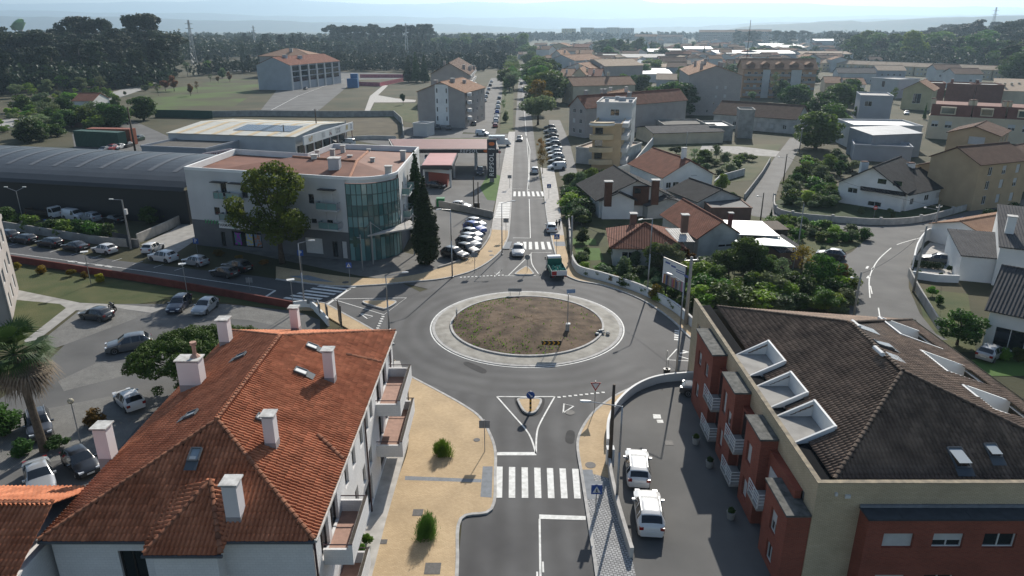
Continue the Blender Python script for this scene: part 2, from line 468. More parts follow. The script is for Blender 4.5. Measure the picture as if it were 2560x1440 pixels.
# central island: apron ring, low kerbs, mounded earth
ib = MB()
ib.loft([[(CX+r*math.cos(t), CY+r*math.sin(t), z) for r, z in ((10.55, .02), (10.5, .10), (10.2, .13), (8.75, .17))] for t in [2*math.pi*i/96 for i in range(97)]][::-1], closed=False)
apron = ib.build('roundabout_apron', M_STONEI, kind='structure')
kb = MB()
for r0, r1, z0, z1 in ((10.85, 10.45, .018, .09), (8.8, 8.55, .14, .30)):
    kb.loft([[(CX+r*math.cos(t), CY+r*math.sin(t), z) for r, z in ((r0, z0), (r0, z1), (r1, z1), (r1, z0))] for t in [2*math.pi*i/96 for i in range(97)]], closed=True)
kb.build('kerb', M_KERB, apron)
eb = MB()
rr = [8.6, 8.0, 7.2, 6.3, 5.4, 4.5, 3.6, 2.6, 1.6, .7]
rings = []
for k, r in enumerate(rr):
    rings.append([(CX+r*math.cos(2*math.pi*i/72), CY+r*math.sin(2*math.pi*i/72), .22 + .55*(1-(r/8.6)**2) + (R.uniform(-.05, .07) if k else 0)) for i in range(72)])
eb.loft(rings, cap1=True)
eb.build('earth_mound', mat('island_earth', (0.055, 0.037, 0.023), 0.95, 0, 0.6, bump=1.0, bscale=2.5, rgb2=(0.150, 0.104, 0.068), detail=14, contrast=(.36, .66)), smooth=True, kind='structure')

KERBS = MB()
def pave(name, outer, inner, m, z=.12, k=5):
    """raised footway between two pixel polylines, kerb stones along the outer one"""
    a = smooth_line(Gs(outer), k); b = smooth_line(Gs(inner), k)
    o = slab(name, a + b[::-1], -.02, z, m)
    kk = MB(); strip(kk, a, .22, 0.0, z+.02)
    kk.build('kerb', M_KERB, o)
    return o
pave('ochre_pavement', [(1028,944),(1100,982),(1160,1016),(1200,1046),(1226,1090),(1238,1130),(1238,1180),(1229,1275),(1152,1300),(1143,1420),(1130,1700)], [(985,900),(1018,960),(1022,1105),(995,1200),(965,1305),(931,1440),(870,1700)], M_YEL)
sl = slab('grey_pavement', Gs([(1000,905),(1018,960),(1022,1105),(995,1200),(965,1305),(931,1440),(870,1700),(780,1700),(880,1440),(930,1270),(985,1060),(985,905)]), -.02, .125, M_CONCL)
pave('ochre_pavement', [(1745,934),(1650,948),(1560,980),(1500,1018),(1462,1062),(1444,1110),(1453,1180)], [(1745,950),(1650,957),(1590,982),(1545,1020),(1520,1070),(1520,1120),(1527,1200)], M_YEL)
pave('sett_pavement', [(1453,1180),(1470,1290),(1492,1440),(1525,1700)], [(1527,1200),(1545,1280),(1580,1400),(1640,1700)], M_GREYP, .118)
pave('ochre_pavement', [(690,699),(830,716),(930,714),(1010,707),(1110,697),(1190,674),(1245,636),(1268,600),(1272,578)], [(690,668),(850,692),(960,698),(1040,688),(1100,672),(1165,648),(1212,612),(1222,590),(1228,575)], M_YEL)
pave('grey_pavement', [(1272,578),(1277,520),(1281,420),(1287,330)], [(1228,575),(1240,505),(1258,405),(1272,330)], M_CONCL, .118)
pave('ochre_pavement', [(1750,858),(1722,842),(1672,795),(1600,748),(1510,715),(1440,701),(1404,676),(1385,622),(1378,590)], [(1765,845),(1735,826),(1680,779),(1600,736),(1510,706),(1452,689),(1428,660),(1414,622),(1410,590)], M_YEL)
pave('grey_pavement', [(1378,590),(1367,540),(1360,480),(1352,420)], [(1410,590),(1402,540),(1395,480),(1385,425)], M_CONCL, .118)
pave('ochre_pavement', [(742,768),(800,757),(860,786),(935,828),(985,862)], [(735,778),(790,778),(830,800),(880,830),(905,850)], M_YEL)
# grey tactile and border strips let into the ochre paving
def inlay(pts, m, z=.124):
    sheet('paving_band', Gs(pts, .12), z, m)
M_SLATE = mat('blue_grey_slabs', (0.20, 0.215, 0.23), 0.85, 0.15, 3)
inlay([(1207,1166),(1232,1166),(1229,1244),(1201,1242)], M_SLATE)
inlay([(1013,1190),(1204,1198),(1203,1206),(1012,1200)], M_SLATE, .123)
inlay([(1454,1174),(1481,1174),(1486,1202),(1524,1202),(1526,1214),(1490,1214),(1490,1248),(1462,1248)], M_SLATE)
inlay([(770,688),(838,706),(780,702),(722,690)], M_SLATE)
inlay([(1262,604),(1280,604),(1274,622),(1258,622)], M_SLATE)
inlay([(1384,604),(1412,604),(1414,615),(1388,615)], M_SLATE)
# car parks and yards
sheet('car_park', Gs([(1745,950),(1650,957),(1590,982),(1545,1020),(1520,1070),(1525,1200),(1545,1280),(1580,1400),(1640,1700),(2300,1700),(2100,1100),(1900,930)]), 0.024, M_LOT)
sheet('car_park', Gs([(1225,580),(1215,608),(1165,646),(1100,670),(1050,660),(1040,520),(1150,530),(1232,548)]), 0.012, M_LOT)
sheet('forecourt', Gs([(1045,515),(1232,528),(1262,400),(1272,335),(1100,335),(880,350),(1050,380)]), 0.004, M_ASPH2)
sheet('forecourt', Gs([(560,620),(900,690),(960,698),(1040,688),(1100,672),(1050,640),(985,625),(870,640)]), 0.010, mat('forecourt_paving', (.14,.135,.125), .9, .2, .8))  # plain mid-grey paving with slight random mottling
sheet('side_lane', Gs([(352,612),(430,640),(505,590),(500,555),(480,540),(430,575)]), 0.012, M_CONC)
CARPARK = Gs([(740,778),(560,760),(290,760),(190,835),(60,960),(-300,1180),(-200,1500),(330,1260),(640,1000),(800,850),(800,800)])
sheet('car_park', CARPARK, 0.008, M_LOT)
sheet('parking_bays', Gs([(100,855),(200,775),(290,768),(370,785),(140,870)]), 0.014, M_BLOCKP)
sheet('parking_bays', Gs([(400,785),(440,760),(560,762),(740,785),(760,830),(620,800)]), 0.014, M_BLOCKP)
sheet('parking_bays', Gs([(145,953),(240,908),(420,905),(370,925),(160,978)]), 0.014, M_BLOCKP)
sheet('parking_bays', Gs([(0,1045),(280,990),(400,1000),(300,1120),(0,1180)]), 0.014, M_BLOCKP)
sheet('grass_strip', Gs([(30,690),(380,740),(560,756),(740,778),(735,770),(380,712),(50,665)]), 0.006, M_GRASS)
sheet('grass_strip', Gs([(0,672),(430,748),(290,768),(140,748),(-40,720)]), 0.005, M_GRASS)
sheet('grass_strip', Gs([(-60,745),(60,740),(180,760),(90,850),(-60,900)]), 0.005, M_GRASS)
sheet('footpath', Gs([(-40,722),(30,722),(200,757),(310,762),(410,770),(380,782),(290,770),(190,776),(110,838),(70,860),(60,852),(165,770),(150,760),(-40,742)]), 0.010, M_CONC)
# right side plots
sheet('garden_ground', Gs([(1425,590),(1505,480),(1860,500),(2000,600),(2115,705),(2120,800),(1760,850),(1680,775),(1510,702),(1435,660)]), 0.004, mat('garden_soil', (.040,.042,.018), .95, 0, .4, rgb2=(.075,.085,.028), bump=.5, bscale=6, detail=9))
sheet('lawn', Gs([(1432,595),(1488,597),(1492,612),(1432,612)]), 0.009, M_LAWN)
sheet('lawn', Gs([(1436,620),(1498,620),(1510,650),(1446,652)]), 0.009, M_LAWN)
sheet('lawn', Gs([(1478,664),(1530,664),(1620,690),(1610,715),(1520,690)]), 0.009, M_LAWN)
sheet('garden_ground', Gs([(1925,505),(2130,460),(2420,500),(2460,520),(2250,560),(1960,530)]), 0.005, mat('house_lawn', (.030,.050,.014), .95, .3, .5, bump=.4, bscale=8))
sheet('verge', Gs([(1905,545),(2000,552),(2160,590),(2170,605),(2090,640),(2010,650),(1900,560)]), 0.012, M_GRASS)
sheet('lawn', Gs([(2290,720),(2420,735),(2440,880),(2380,880),(2310,800)]), 0.009, M_GRASS)
sheet('lawn', Gs([(2430,900),(2560,870),(2600,940),(2470,940)]), 0.009, M_LAWN)
sheet('vacant_field', Gs([(1640,350),(1790,362),(1955,360),(1925,405),(1880,450),(1760,462),(1600,440)]), 0.004, mat('rank_grass', (.045,.060,.018), .95, 0, .12, rgb2=(.10,.092,.045), bump=.7, bscale=2, detail=10))
sheet('side_street', Gs([(1372,300),(1400,300),(1425,360),(1445,440),(1400,440),(1380,360)]), 0.010, M_ASPH)
# upper left: estate road, meadow, plots
sheet('estate_road', Gs([(640,290),(700,215),(790,205),(860,188),(880,193),(870,215),(780,290)]), 0.006, M_LOT)
sheet('estate_road', Gs([(870,200),(640,180),(560,176),(640,170),(1010,185),(1010,197)]), 0.010, M_LOT)
sheet('meadow', Gs([(290,275),(380,230),(560,198),(720,200),(640,232),(545,290),(420,292)]), 0.004, M_MEADOW)
sheet('verge', Gs([(800,290),(870,215),(970,210),(910,285)]), 0.008, M_DRY)
sheet('footpath', Gs([(908,287),(925,240),(960,212),(970,214),(945,238),(990,246),(1040,250),(1038,255),(985,256),(935,256),(920,287)]), 0.012, M_CONCL)
sheet('verge', Gs([(922,287),(938,258),(1042,258),(1045,310),(1000,300)]), 0.010, M_GRASS)
sheet('earth_plot', Gs([(838,345),(830,298),(990,293),(1010,345),(990,350)]), 0.008, mat('tilled_earth', (.085,.070,.042), .95, .3, .2, bump=.4, detail=9))
sheet('frontage_road', Gs([(1155,330),(1178,292),(1205,240),(1228,195),(1256,195),(1255,240),(1248,300),(1238,335)]), 0.012, M_LOT)
sheet('car_park', Gs([(1010,318),(1165,318),(1150,345),(1000,345)]), 0.014, M_LOT)
sheet('yard', Gs([(190,395),(180,335),(330,300),(430,345),(430,380),(360,395)]), 0.004, M_LOT)
sheet('verge', Gs([(1257,200),(1285,200),(1282,330),(1250,335)]), 0.010, M_GRASS)
sheet('verge', Gs([(1218,500),(1240,502),(1252,440),(1222,430),(1200,470)]), 0.012, M_LAWN)
sheet('verge', Gs([(1060,345),(1245,345),(1243,352),(1060,352)]), 0.012, M_GRASS)
sheet('dirt_track', Gs([(-60,310),(100,285),(260,235),(380,205),(400,210),(280,250),(130,300),(-60,335)]), 0.005, M_CONC)
sheet('farm_track', Gs([(1755,364),(1850,366),(1950,378),(1940,392),(1850,386),(1750,374)]), 0.006, M_CONC)

# ---------------------------------------------------------------- painted markings
MK = MB()
def mline(pts, w, z=.030, k=1):
    ln = Gs(pts)
    if k > 1: ln = smooth_line(ln, k)
    strip(MK, ln, w, z)
def mquad(pts, z=.030):
    flat(MK, Gs(pts), z)
def zebra(p0, p1, q0, q1, n, duty=.5):
    """n stripes between the near line p0-p1 and the far line q0-q1 (pixels)"""
    a, b, c, d = G(*p0), G(*p1), G(*q0), G(*q1)
    for i in range(n):
        t0, t1 = i/(n-1+duty), (i+duty)/(n-1+duty)
        f = lambda s, e, t: (s[0]+(e[0]-s[0])*t, s[1]+(e[1]-s[1])*t)
        flat(MK, [f(a, b, t0), f(a, b, t1), f(c, d, t1), f(c, d, t0)], .030)
zebra((1239,1245),(1452,1247),(1241,1167),(1446,1173), 7)
zebra((1322,624),(1380,624),(1322,605),(1374,605), 4, .52)
zebra((1292,624),(1316,624),(1292,605),(1316,605), 2, .52)
zebra((1283,491),(1362,491),(1284,479),(1357,479), 7, .52)
for i in range(8):     # crossing on the road to the left, stripes run along that road
    x0, y0 = 690+17*i, 752-5.9*i
    mquad([(x0, y0), (x0+8, y0-3), (x0+84, y0+9.5-3), (x0+76, y0+9.5)])
for i in range(10):    # crossing of the filling-station exit
    mquad([(1236+1.2*i, 546-4.1*i), (1273+.3*i, 546-4.1*i), (1273+.3*i, 543.6-4.1*i), (1236+1.2*i, 543.6-4.1*i)], .125)
mquad([(1244,1131),(1340,1131),(1341,1139),(1240,1139)])
mline([(1340,1135),(1342,1085),(1352,1055),(1387,992)], .14, k=4)
mline([(1340,1135),(1322,1085),(1280,1035),(1242,992)], .14, k=4)
mline([(1242,992),(1300,992.5),(1387,992)], .14)
for i in range(9):
    mquad([(1394+13.8*i, 995-.3*i-1.2*i), (1402+13.8*i, 995-.3*i-1.2*i), (1401+13.8*i, 992-.3*i-1.2*i), (1393+13.8*i, 992-.3*i-1.2*i)])
mquad([(1348,1287),(1464,1291),(1464,1301),(1348,1298)])
mline([(1349,1298),(1351,1440),(1354,1700)], .14)
mline([(1357,1405),(1358,1432)], .12)
mline([(1343,1430),(1343,1520)], .12)
mline([(1408,1033),(1410,1010),(1434,1016),(1408,1033)], .14)
mline([(1236,692),(1254,675),(1247,684),(1236,683)], .12)
mline([(1282,472),(1322,473),(1325,375),(1313,330)], .13)
mline([(1322,476),(1321,400),(1308,240),(1304,190)], .12)
mline([(1362,497),(1323,498),(1326,595)], .13)
mline([(1282,595),(1326,595.5)], .16)
mline([(1318,480),(1321,440)], .10)
mline([(1270,690),(1330,632),(1378,632)], .13)
mline([(1327,633),(1330,660),(1346,685)], .13, k=4)
mline([(1262,690),(1340,689)], .13)
for i in range(12):
    mquad([(1150+9.5*i, 694.5-.5*i), (1155+9.5*i, 694.3-.5*i), (1155+9.5*i, 692.7-.5*i), (1150+9.5*i, 692.9-.5*i)])
mline([(830,748),(1016,745),(960,787),(830,748)], .14)
mline([(900,784),(918,797),(932,791),(900,784)], .16)
for i in range(7):
    mquad([(955-2.6*i, 793+5.8*i), (962-2.6*i, 793+5.8*i), (960-2.6*i, 790.5+5.8*i), (953-2.6*i, 790.5+5.8*i)])
mline([(820,760),(875,722)], .35)
mline([(655,748),(688,727)], .35)
mline([(0,630),(170,652),(420,686),(640,718),(690,727)], .12)
mline([(172,653),(190,655)], .5); mline([(196,656.5),(215,659)], .5); mline([(240,662),(258,664.5)], .5); mline([(264,665),(282,668)], .5)
for i in range(5):
    mline([(1693-.2*i, 826+5.5*i), (1692-.2*i, 829+5.5*i)], .55)
mline([(1692,873),(1667,900),(1745,904)], .14); mline([(1695,890),(1745,905)], .14); mline([(1700,884),(1720,880),(1706,877)], .3)
for i in range(9):     # bays on the left road
    mline([(20+52*i, 616+7.6*i), (45+52*i, 608+7.6*i)], .10)
# right street: curved centre line
mline([(2175,745),(2173,700),(2183,670),(2200,645),(2228,620)], .15, k=4); mline([(2242,612),(2270,603),(2340,584),(2400,563)], .15, k=4)
mline([(2300,578),(2330,577)], .12); mline([(2120,562),(2152,568)], .14); mline([(2200,795),(2196,770)], .14); mline([(2180,735),(2176,715)], .14)
for a, b in (((2166,672),(2170,666)), ((2180,675),(2184,669)), ((2173,690),(2168,696))): mline([a, b], .3)
# estate road lines
mline([(660,285),(745,240),(860,197)], .25)
# two white covers in the car park and worn paint
for q in ([(1632,1036),(1651,1037),(1653,1047),(1634,1047)], [(1641,1050),(1657,1050),(1659,1058),(1644,1058)]): mquad(q)
MARKS = MK.build('road_markings', M_PAINT, kind='structure')
# outline of island: painted ring
rb = MB(); strip(rb, circ(11.0, 96)+[circ(11.0, 96)[0]], .16, .031); rb.build('road_markings', M_PAINT, kind='structure')
# hydrant and drain covers
M_IRON = mat('cast_iron', (.10,.095,.09), .7, .2, 6)
def cover(px, py, r, z=.03, sq=False, ring=None):
    c = G(px, py)
    o = MB()
    if sq: o.obox(c, 2*r, 2*r, .012, z)
    else: o.prism(circ(r, 16, c), z, z+.012)
    q = o.build('manhole_cover', M_IRON, kind=None)
    q['label'] = '%s iron cover set in the %s' % ('square' if sq else 'round', ring); q['category'] = 'cover'; q['group'] = 'iron covers'
    return q
cover(1425,1032,.42,.03,ring='asphalt by the near splitter island')
cover(1476,1166,.42,.125,ring='ochre paving beside the near zebra crossing')
cover(1192,1103,.28,.125,ring='ochre plaza near the left kerb')
cover(1045,1285,.36,.125,True,ring='ochre plaza beside the larger shrub')
cover(1082,1425,.50,.125,True,ring='ochre plaza at the bottom edge of the picture')
cover(960,1358,.22,.125,True,ring='edge of the ochre plaza by the white house')
cover(864,708,.45,.125,ring='ochre pavement before the pharmacy')
cover(1226,630,.36,.125,ring='ochre pavement, upper one beside the parked dark cars')
cover(1229,640,.36,.125,ring='ochre pavement, lower one beside the parked dark cars')
cover(1672,1108,.34,.03,True,ring='car park beside the two white cars')
# ---------------------------------------------------------------- building helpers
def unit(a, b):
    d = math.hypot(b[0]-a[0], b[1]-a[1]) or 1e-9
    return ((b[0]-a[0])/d, (b[1]-a[1])/d), d

def wall_face(mb, A, B, z0, z1, holes=(), depth=.15, mi=0):
    """upright wall A->B (outside on its right hand) with real openings and reveals"""
    (ex, ey), Ln = unit(A, B)
    nx, ny = ey, -ex
    us = sorted({0.0, Ln} | {min(max(h[i], 0), Ln) for h in holes for i in (0, 1)})
    zs = sorted({z0, z1} | {min(max(h[i], z0), z1) for h in holes for i in (2, 3)})
    pt = lambda u, z, d=0: (A[0]+ex*u-nx*d, A[1]+ey*u-ny*d, z)
    for i in range(len(us)-1):
        for j in range(len(zs)-1):
            uc, zc = (us[i]+us[i+1])/2, (zs[j]+zs[j+1])/2
            if any(h[0] < uc < h[1] and h[2] < zc < h[3] for h in holes): continue
            mb.poly([pt(us[i], zs[j]), pt(us[i+1], zs[j]), pt(us[i+1], zs[j+1]), pt(us[i], zs[j+1])], mi)
    for h in holes:
        a, b, c, d = h[:4]
        mb.poly([pt(a, c), pt(b, c), pt(b, c, depth), pt(a, c, depth)], mi)
        mb.poly([pt(a, d, depth), pt(b, d, depth), pt(b, d), pt(a, d)], mi)
        mb.poly([pt(a, c), pt(a, c, depth), pt(a, d, depth), pt(a, d)], mi)
        mb.poly([pt(b, c, depth), pt(b, c), pt(b, d), pt(b, d, depth)], mi)
    return mb

M_FRAMEW = plain('white_window_frame', (.62, .62, .60), .5)
M_FRAMED = plain('dark_window_frame', (.028, .024, .022), .5)
M_SHUT = mat('roller_shutter', (.50, .50, .49), .6, .06, 2)
M_CURT = mat('net_curtain', (.30, .30, .29), .9, .2, 3)
def window(parent, A, B, h, depth=.15, style='dark', frame=None, bars=1, simple=False):
    """window part filling hole h of wall A->B: frame mesh, with pane (and shutter) as sub-parts"""
    (ex, ey), Ln = unit(A, B); nx, ny = ey, -ex
    a, b, c, d = h[:4]
    frame = frame or M_FRAMEW
    pt = lambda u, z, dd: (A[0]+ex*u-nx*dd, A[1]+ey*u-ny*dd, z)
    w = min(.07, (b-a)*.08)
    mb = MB()
    dd = depth-.03
    if style == 'shut':
        mb.poly([pt(a, c, dd), pt(b, c, dd), pt(b, d, dd), pt(a, d, dd)])
        return mb.build('window_shutter', M_SHUT, parent)
    up = (nx, ny, 0)
    for p, q in (((a, c+w/2), (b, c+w/2)), ((a, d-w/2), (b, d-w/2))): mb.bar(pt(p[0], p[1], dd), pt(q[0], q[1], dd), w, .06, up)
    for u in [a+w/2, b-w/2] + [a+(b-a)*(k+1)/(bars+1) for k in range(bars)]:
        mb.bar(pt(u, c+w, dd), pt(u, d-w, dd), w, .055, up)
    g = MB(); g.poly([pt(a, c, depth-.005), pt(b, c, depth-.005), pt(b, d, depth-.005), pt(a, d, depth-.005)])
    if simple:
        n0 = len(mb.f); mb.add(g.v, g.f, 1)
        return mb.build('window', [frame, M_GLASS], parent)
    o = mb.build('window', frame, parent)
    g.build('pane', M_GLASS, o)
    if style == 'half':
        s = MB(); m = c+(d-c)*.45
        s.poly([pt(a+.01, m, dd-.035), pt(b-.01, m, dd-.035), pt(b-.01, d-.01, dd-.035), pt(a+.01, d-.01, dd-.035)])
        s.build('shutter', M_SHUT, o)
    return o

def facade(parent, A, B, z0, z1, wins, mb, depth=.15, frame=None, simple=False, mi=0):
    """wins: (u0,u1,z0,z1[,style])"""
    wall_face(mb, A, B, z0, z1, [w[:4] for w in wins], depth, mi)
    for w in wins:
        st = w[4] if len(w) > 4 else 'dark'
        window(parent, A, B, w, depth, st, frame, simple=simple, bars=1 if (w[1]-w[0]) > .9 else 0)

def grid_wins(L, floors, n, w=1.2, h=1.3, m=1.2, st=None, rnd=None):
    out = []
    for zf in floors:
        for i in range(n):
            u = m + (L-2*m)*(i+.5)/n
            s = st or (rnd or R).choice(['dark', 'dark', 'shut', 'half'])
            out.append((u-w/2, u+w/2, zf, zf+h, s))
    return out

def on_roof(px, py, fn, z=9.0):
    for _ in range(12):
        x, y = G(px, py, z); z = .5*z+.5*fn(x, y)
    return x, y, z

# roof tiles as geometry ------------------------------------------------
def tile_profile(pitch, rise):
    b = pitch*.70
    return [(0, 0)] + [(b*(.5-.5*math.cos(math.pi*t)), rise*math.sin(math.pi*t)) for t in (.18, .38, .62, .82)] + [(b, 0), (pitch*1.02, -.004)]

def tile_verts(pitch, row, rise):
    pr = tile_profile(pitch, rise); n = len(pr); L = row*1.12
    low = [(x, 0, z+.048) for x, z in pr]; hi = [(x, L, z+.002) for x, z in pr]; lip = [(x, 0, min(z+.048, .0)) for x, z in pr]
    fs = [[i, i+1, n+i+1, n+i] for i in range(n-1)] + [[2*n+i, 2*n+i+1, i+1, i] for i in range(n-2)]
    return low+hi+lip, fs

def inpoly(x, y, p):
    c = False
    for i in range(len(p)):
        a, b = p[i], p[i-1]
        if (a[1] > y) != (b[1] > y) and x < (b[0]-a[0])*(y-a[1])/(b[1]-a[1])+a[0]: c = not c
    return c

def clip_half(p, ax, val, keep_less):
    out = []
    for i in range(len(p)):
        a, b = p[i-1], p[i]
        ia, ib = (a[ax] <= val) == keep_less, (b[ax] <= val) == keep_less
        if ia != ib:
            t = (val-a[ax])/((b[ax]-a[ax]) or 1e-9); out.append(a+(b-a)*t)
        if ib: out.append(b)
    return out if len(out) > 2 else []

def clip_out(p, cuts):
    """convex polygon minus plan rectangles"""
    if not p: return []
    if not cuts: return [p]
    x0, x1, y0, y1 = cuts[0]; res = []
    mid = clip_half(clip_half(p, 1, y0, False) or [], 1, y1, True) if clip_half(p, 1, y0, False) else []
    for q in (clip_half(p, 1, y0, True), clip_half(p, 1, y1, False), clip_half(mid, 0, x0, True) if mid else [], clip_half(mid, 0, x1, False) if mid else []):
        res += clip_out(q, cuts[1:])
    return res

def tiled_roof(parent, planes, mats, base_mat, pitch=.235, row=.38, rise=.085, singles=300, skip=None, cut=()):
    """planes: lists of 3-D corner points, first edge = eave. Returns the roof part carrying the tiles"""
    base = MB()
    for p in planes:
        for q in clip_out([Vector(v) for v in p], list(cut)): base.poly(q)
    roof = base.build('roof', base_mat, parent)
    tv, tf = tile_verts(pitch, row, rise)
    allt = []
    for k, p in enumerate(planes):
        P0, P1, Pn = Vector(p[0]), Vector(p[1]), Vector(p[-1])
        e = (P1-P0).normalized(); n = e.cross(Pn-P0).normalized()
        if n.z < 0: n = -n
        s = n.cross(e).normalized()
        if s.z < 0: s = -s
        uv = [((Vector(q)-P0).dot(e), (Vector(q)-P0).dot(s)) for q in p]
        u0, u1 = min(q[0] for q in uv), max(q[0] for q in uv); w1 = max(q[1] for q in uv)
        M = Matrix((e, s, n)).transposed()
        for r in range(int(w1/row)+1):
            for c in range(int((u1-u0)/pitch)+1):
                u = u0+c*pitch; w = r*row
                if not inpoly(u+pitch*.5, min(w+row*.5, w1-.02), uv): continue
                o = P0+e*u+s*(w-.04)+n*.012
                if skip and skip(o): continue
                j = Vector((R.uniform(-.006, .006), R.uniform(-.012, .012), R.uniform(0, .007)))
                allt.append((o+M @ j, M, e, s, n))
    me = bpy.data.meshes.new('roof_tile'); me.from_pydata(tv, [], tf); me.materials.append(mats[0]); 
    for pl in me.polygons: pl.use_smooth = True
    cp = Vector((0, 0, CAM_H))
    def vis(t):
        d = t[0]-cp
        f = d.y*math.cos(PITCH)-d.z*math.sin(PITCH); v = (-d.z*math.cos(PITCH)-d.y*math.sin(PITCH))/f*FPX+720; u = d.x/f*FPX+1280
        return 0 < u < 2560 and 0 < v < 1436 and t[4].dot(d) < 0
    order = sorted(range(len(allt)), key=lambda i: (allt[i][0]-cp).length if vis(allt[i]) else 1e6)
    first = set(order[:singles])
    rl = Vector(root_loc(roof))
    for i in order[:singles]:
        o, M = allt[i][0], allt[i][1]
        q = bpy.data.objects.new('roof_tile', me); COL.objects.link(q); q.parent = roof
        q.matrix_local = Matrix.Translation(o-rl) @ M.to_4x4()
    rest = MB()
    for i, t in enumerate(allt):
        if i in first: continue
        rest.add([t[0]+t[1] @ Vector(v) for v in tv], tf)
    q = rest.build('roof_tiling', mats[0], roof, smooth=True, kind='stuff')
    return roof

def ridge_tiles(parent, a, b, m, r=.13, step=.38, name='ridge_tile'):
    """overlapping half-round tiles along a ridge or hip, each an object"""
    a, b = Vector(a), Vector(b); d = (b-a); L = d.length; d.normalize()
    side = d.cross(Vector((0, 0, 1))).normalized(); up = side.cross(d).normalized()
    mb = MB(); n = 6; rings = []
    for x, rr, dz in ((0, r*1.12, .035), (step*.25, r*1.1, .03), (step*1.15, r*.92, .0)):
        rings.append([(x, rr*math.cos(math.pi*i/n), rr*math.sin(math.pi*i/n)*.85+dz-.03) for i in range(n+1)])
    mb.loft(rings, closed=False); mb.poly(rings[0])
    me = mb.mesh(name, m, smooth=False)
    k = int(L/step); rl = Vector(root_loc(parent)); M = Matrix((d, side*-1, up)).transposed().to_4x4()
    for i in range(k):
        q = bpy.data.objects.new(name, me); COL.objects.link(q); q.parent = parent
        q.matrix_local = Matrix.Translation(a+d*(i*step+R.uniform(-.01, .01))-rl) @ M

M_TERRA = mat('terracotta_tile', (.29, .098, .048), .85, 0, .8, rgb2=(.47, .185, .098), isl=.22, detail=9, spec=.2)
M_TERRAB = mat('terracotta_bed', (.10, .035, .018), .95, .2, 2)
M_RIDGE = mat('weathered_ridge_tile', (.16, .062, .035), .9, 0, 2.5, rgb2=(.30, .13, .07), rnd=.25, detail=6)
M_PINKW = mat('pale_pink_render', (.66, .63, .63), .85, .05, .6)
M_GREYBASE = mat('grey_render', (.30, .28, .28), .9, .1, 1)
M_CAPST = mat('stained_cap_stone', (.34, .33, .31), .9, 0, 3, rgb2=(.62, .61, .58), detail=8)
M_GUTTER = plain('zinc_gutter', (.10, .11, .12), .75, .1, .2)

def chimney(parent, x, y, z, w, d, h, m=None, cap=.10, drop=.6, zs=None):
    b = MB(); b.box(x-w/2, x+w/2, y-d/2, y+d/2, z+.35, z+h)
    o = b.build('chimney', m or M_PINKW, parent)
    q = MB(); q.box(x-w/2-.012, x+w/2+.012, y-d/2-.012, y+d/2+.012, z-drop, z+.35); q.build('chimney_base', M_GREYBASE, o)
    q = MB()
    for sx, sy in ((-1, -1), (1, -1), (1, 1), (-1, 1)): q.box(x+sx*(w/2-.1)-.06, x+sx*(w/2-.1)+.06, y+sy*(d/2-.1)-.06, y+sy*(d/2-.1)+.06, z+h+.002, z+h+.10)
    q.box(x-w/2-cap, x+w/2+cap, y-d/2-cap, y+d/2+cap, z+h+.10, z+h+.18); q.build('chimney_cap', M_CAPST, o)
    return o

def skylight(parent, c, e, s, n, w, l, open_=0.0, lift=.22):
    """roof window lying on a slope: frame with pane sub-part"""
    c, e, s, n = Vector(c), Vector(e), Vector(s), Vector(n)
    o0 = c+n*lift
    mb = MB()
    for a, b in ((-1, 0), (1, 0)): mb.bar(o0+e*(a*w/2)-s*l/2, o0+e*(a*w/2)+s*l/2, .08, .12, n)
    for b in (-1, 1): mb.bar(o0+s*(b*l/2)-e*w/2, o0+s*(b*l/2)+e*w/2, .08, .12, n)
    f = mb.build('roof_window', M_GUTTER, parent)
    g = MB(); t = n*(open_*l)
    g.poly([o0-e*w/2*.9-s*l/2*.9+t, o0+e*w/2*.9-s*l/2*.9+t, o0+e*w/2*.9+s*l/2*.9, o0-e*w/2*.9+s*l/2*.9]); g.build('pane', plain('skylight_glass', (.26, .30, .33), .5, 0, .3), f)
    fl = MB(); fl.poly([c-e*w/2*1.2-s*(l/2+.55)+n*.15, c+e*w/2*1.2-s*(l/2+.55)+n*.15, c+e*w/2*1.2-s*l/2+n*.20, c-e*w/2*1.2-s*l/2+n*.20]); fl.build('flashing', M_GUTTER, f)
    return f

# ================================================================ house with the orange tiled roof (foreground left)
AX0, AX1, AY0, AY1, AZ, ARZ = -23.1, -9.65, 28.4, 54.0, 8.5, 11.5
AXR, AYA, AYB = -16.4, 34.7, 46.2
HA = thing('apartment_house', 'white apartment house with orange hipped tile roof and seven white chimneys, in the foreground', 'house', (-16.4, 41.2, 0))
planesA = [
    [(AX0, AY0, AZ), (AX1, AY0, AZ), (AXR, AYA, ARZ)],
    [(AX1, AY0, AZ), (AX1, AY1, AZ), (AXR, AYB, ARZ), (AXR, AYA, ARZ)],
    [(AX1, AY1, AZ), (AX0, AY1, AZ), (AXR, AYB, ARZ)],
    [(AX0, AY1, AZ), (AX0, AY0, AZ), (AXR, AYA, ARZ), (AXR, AYB, ARZ)]]
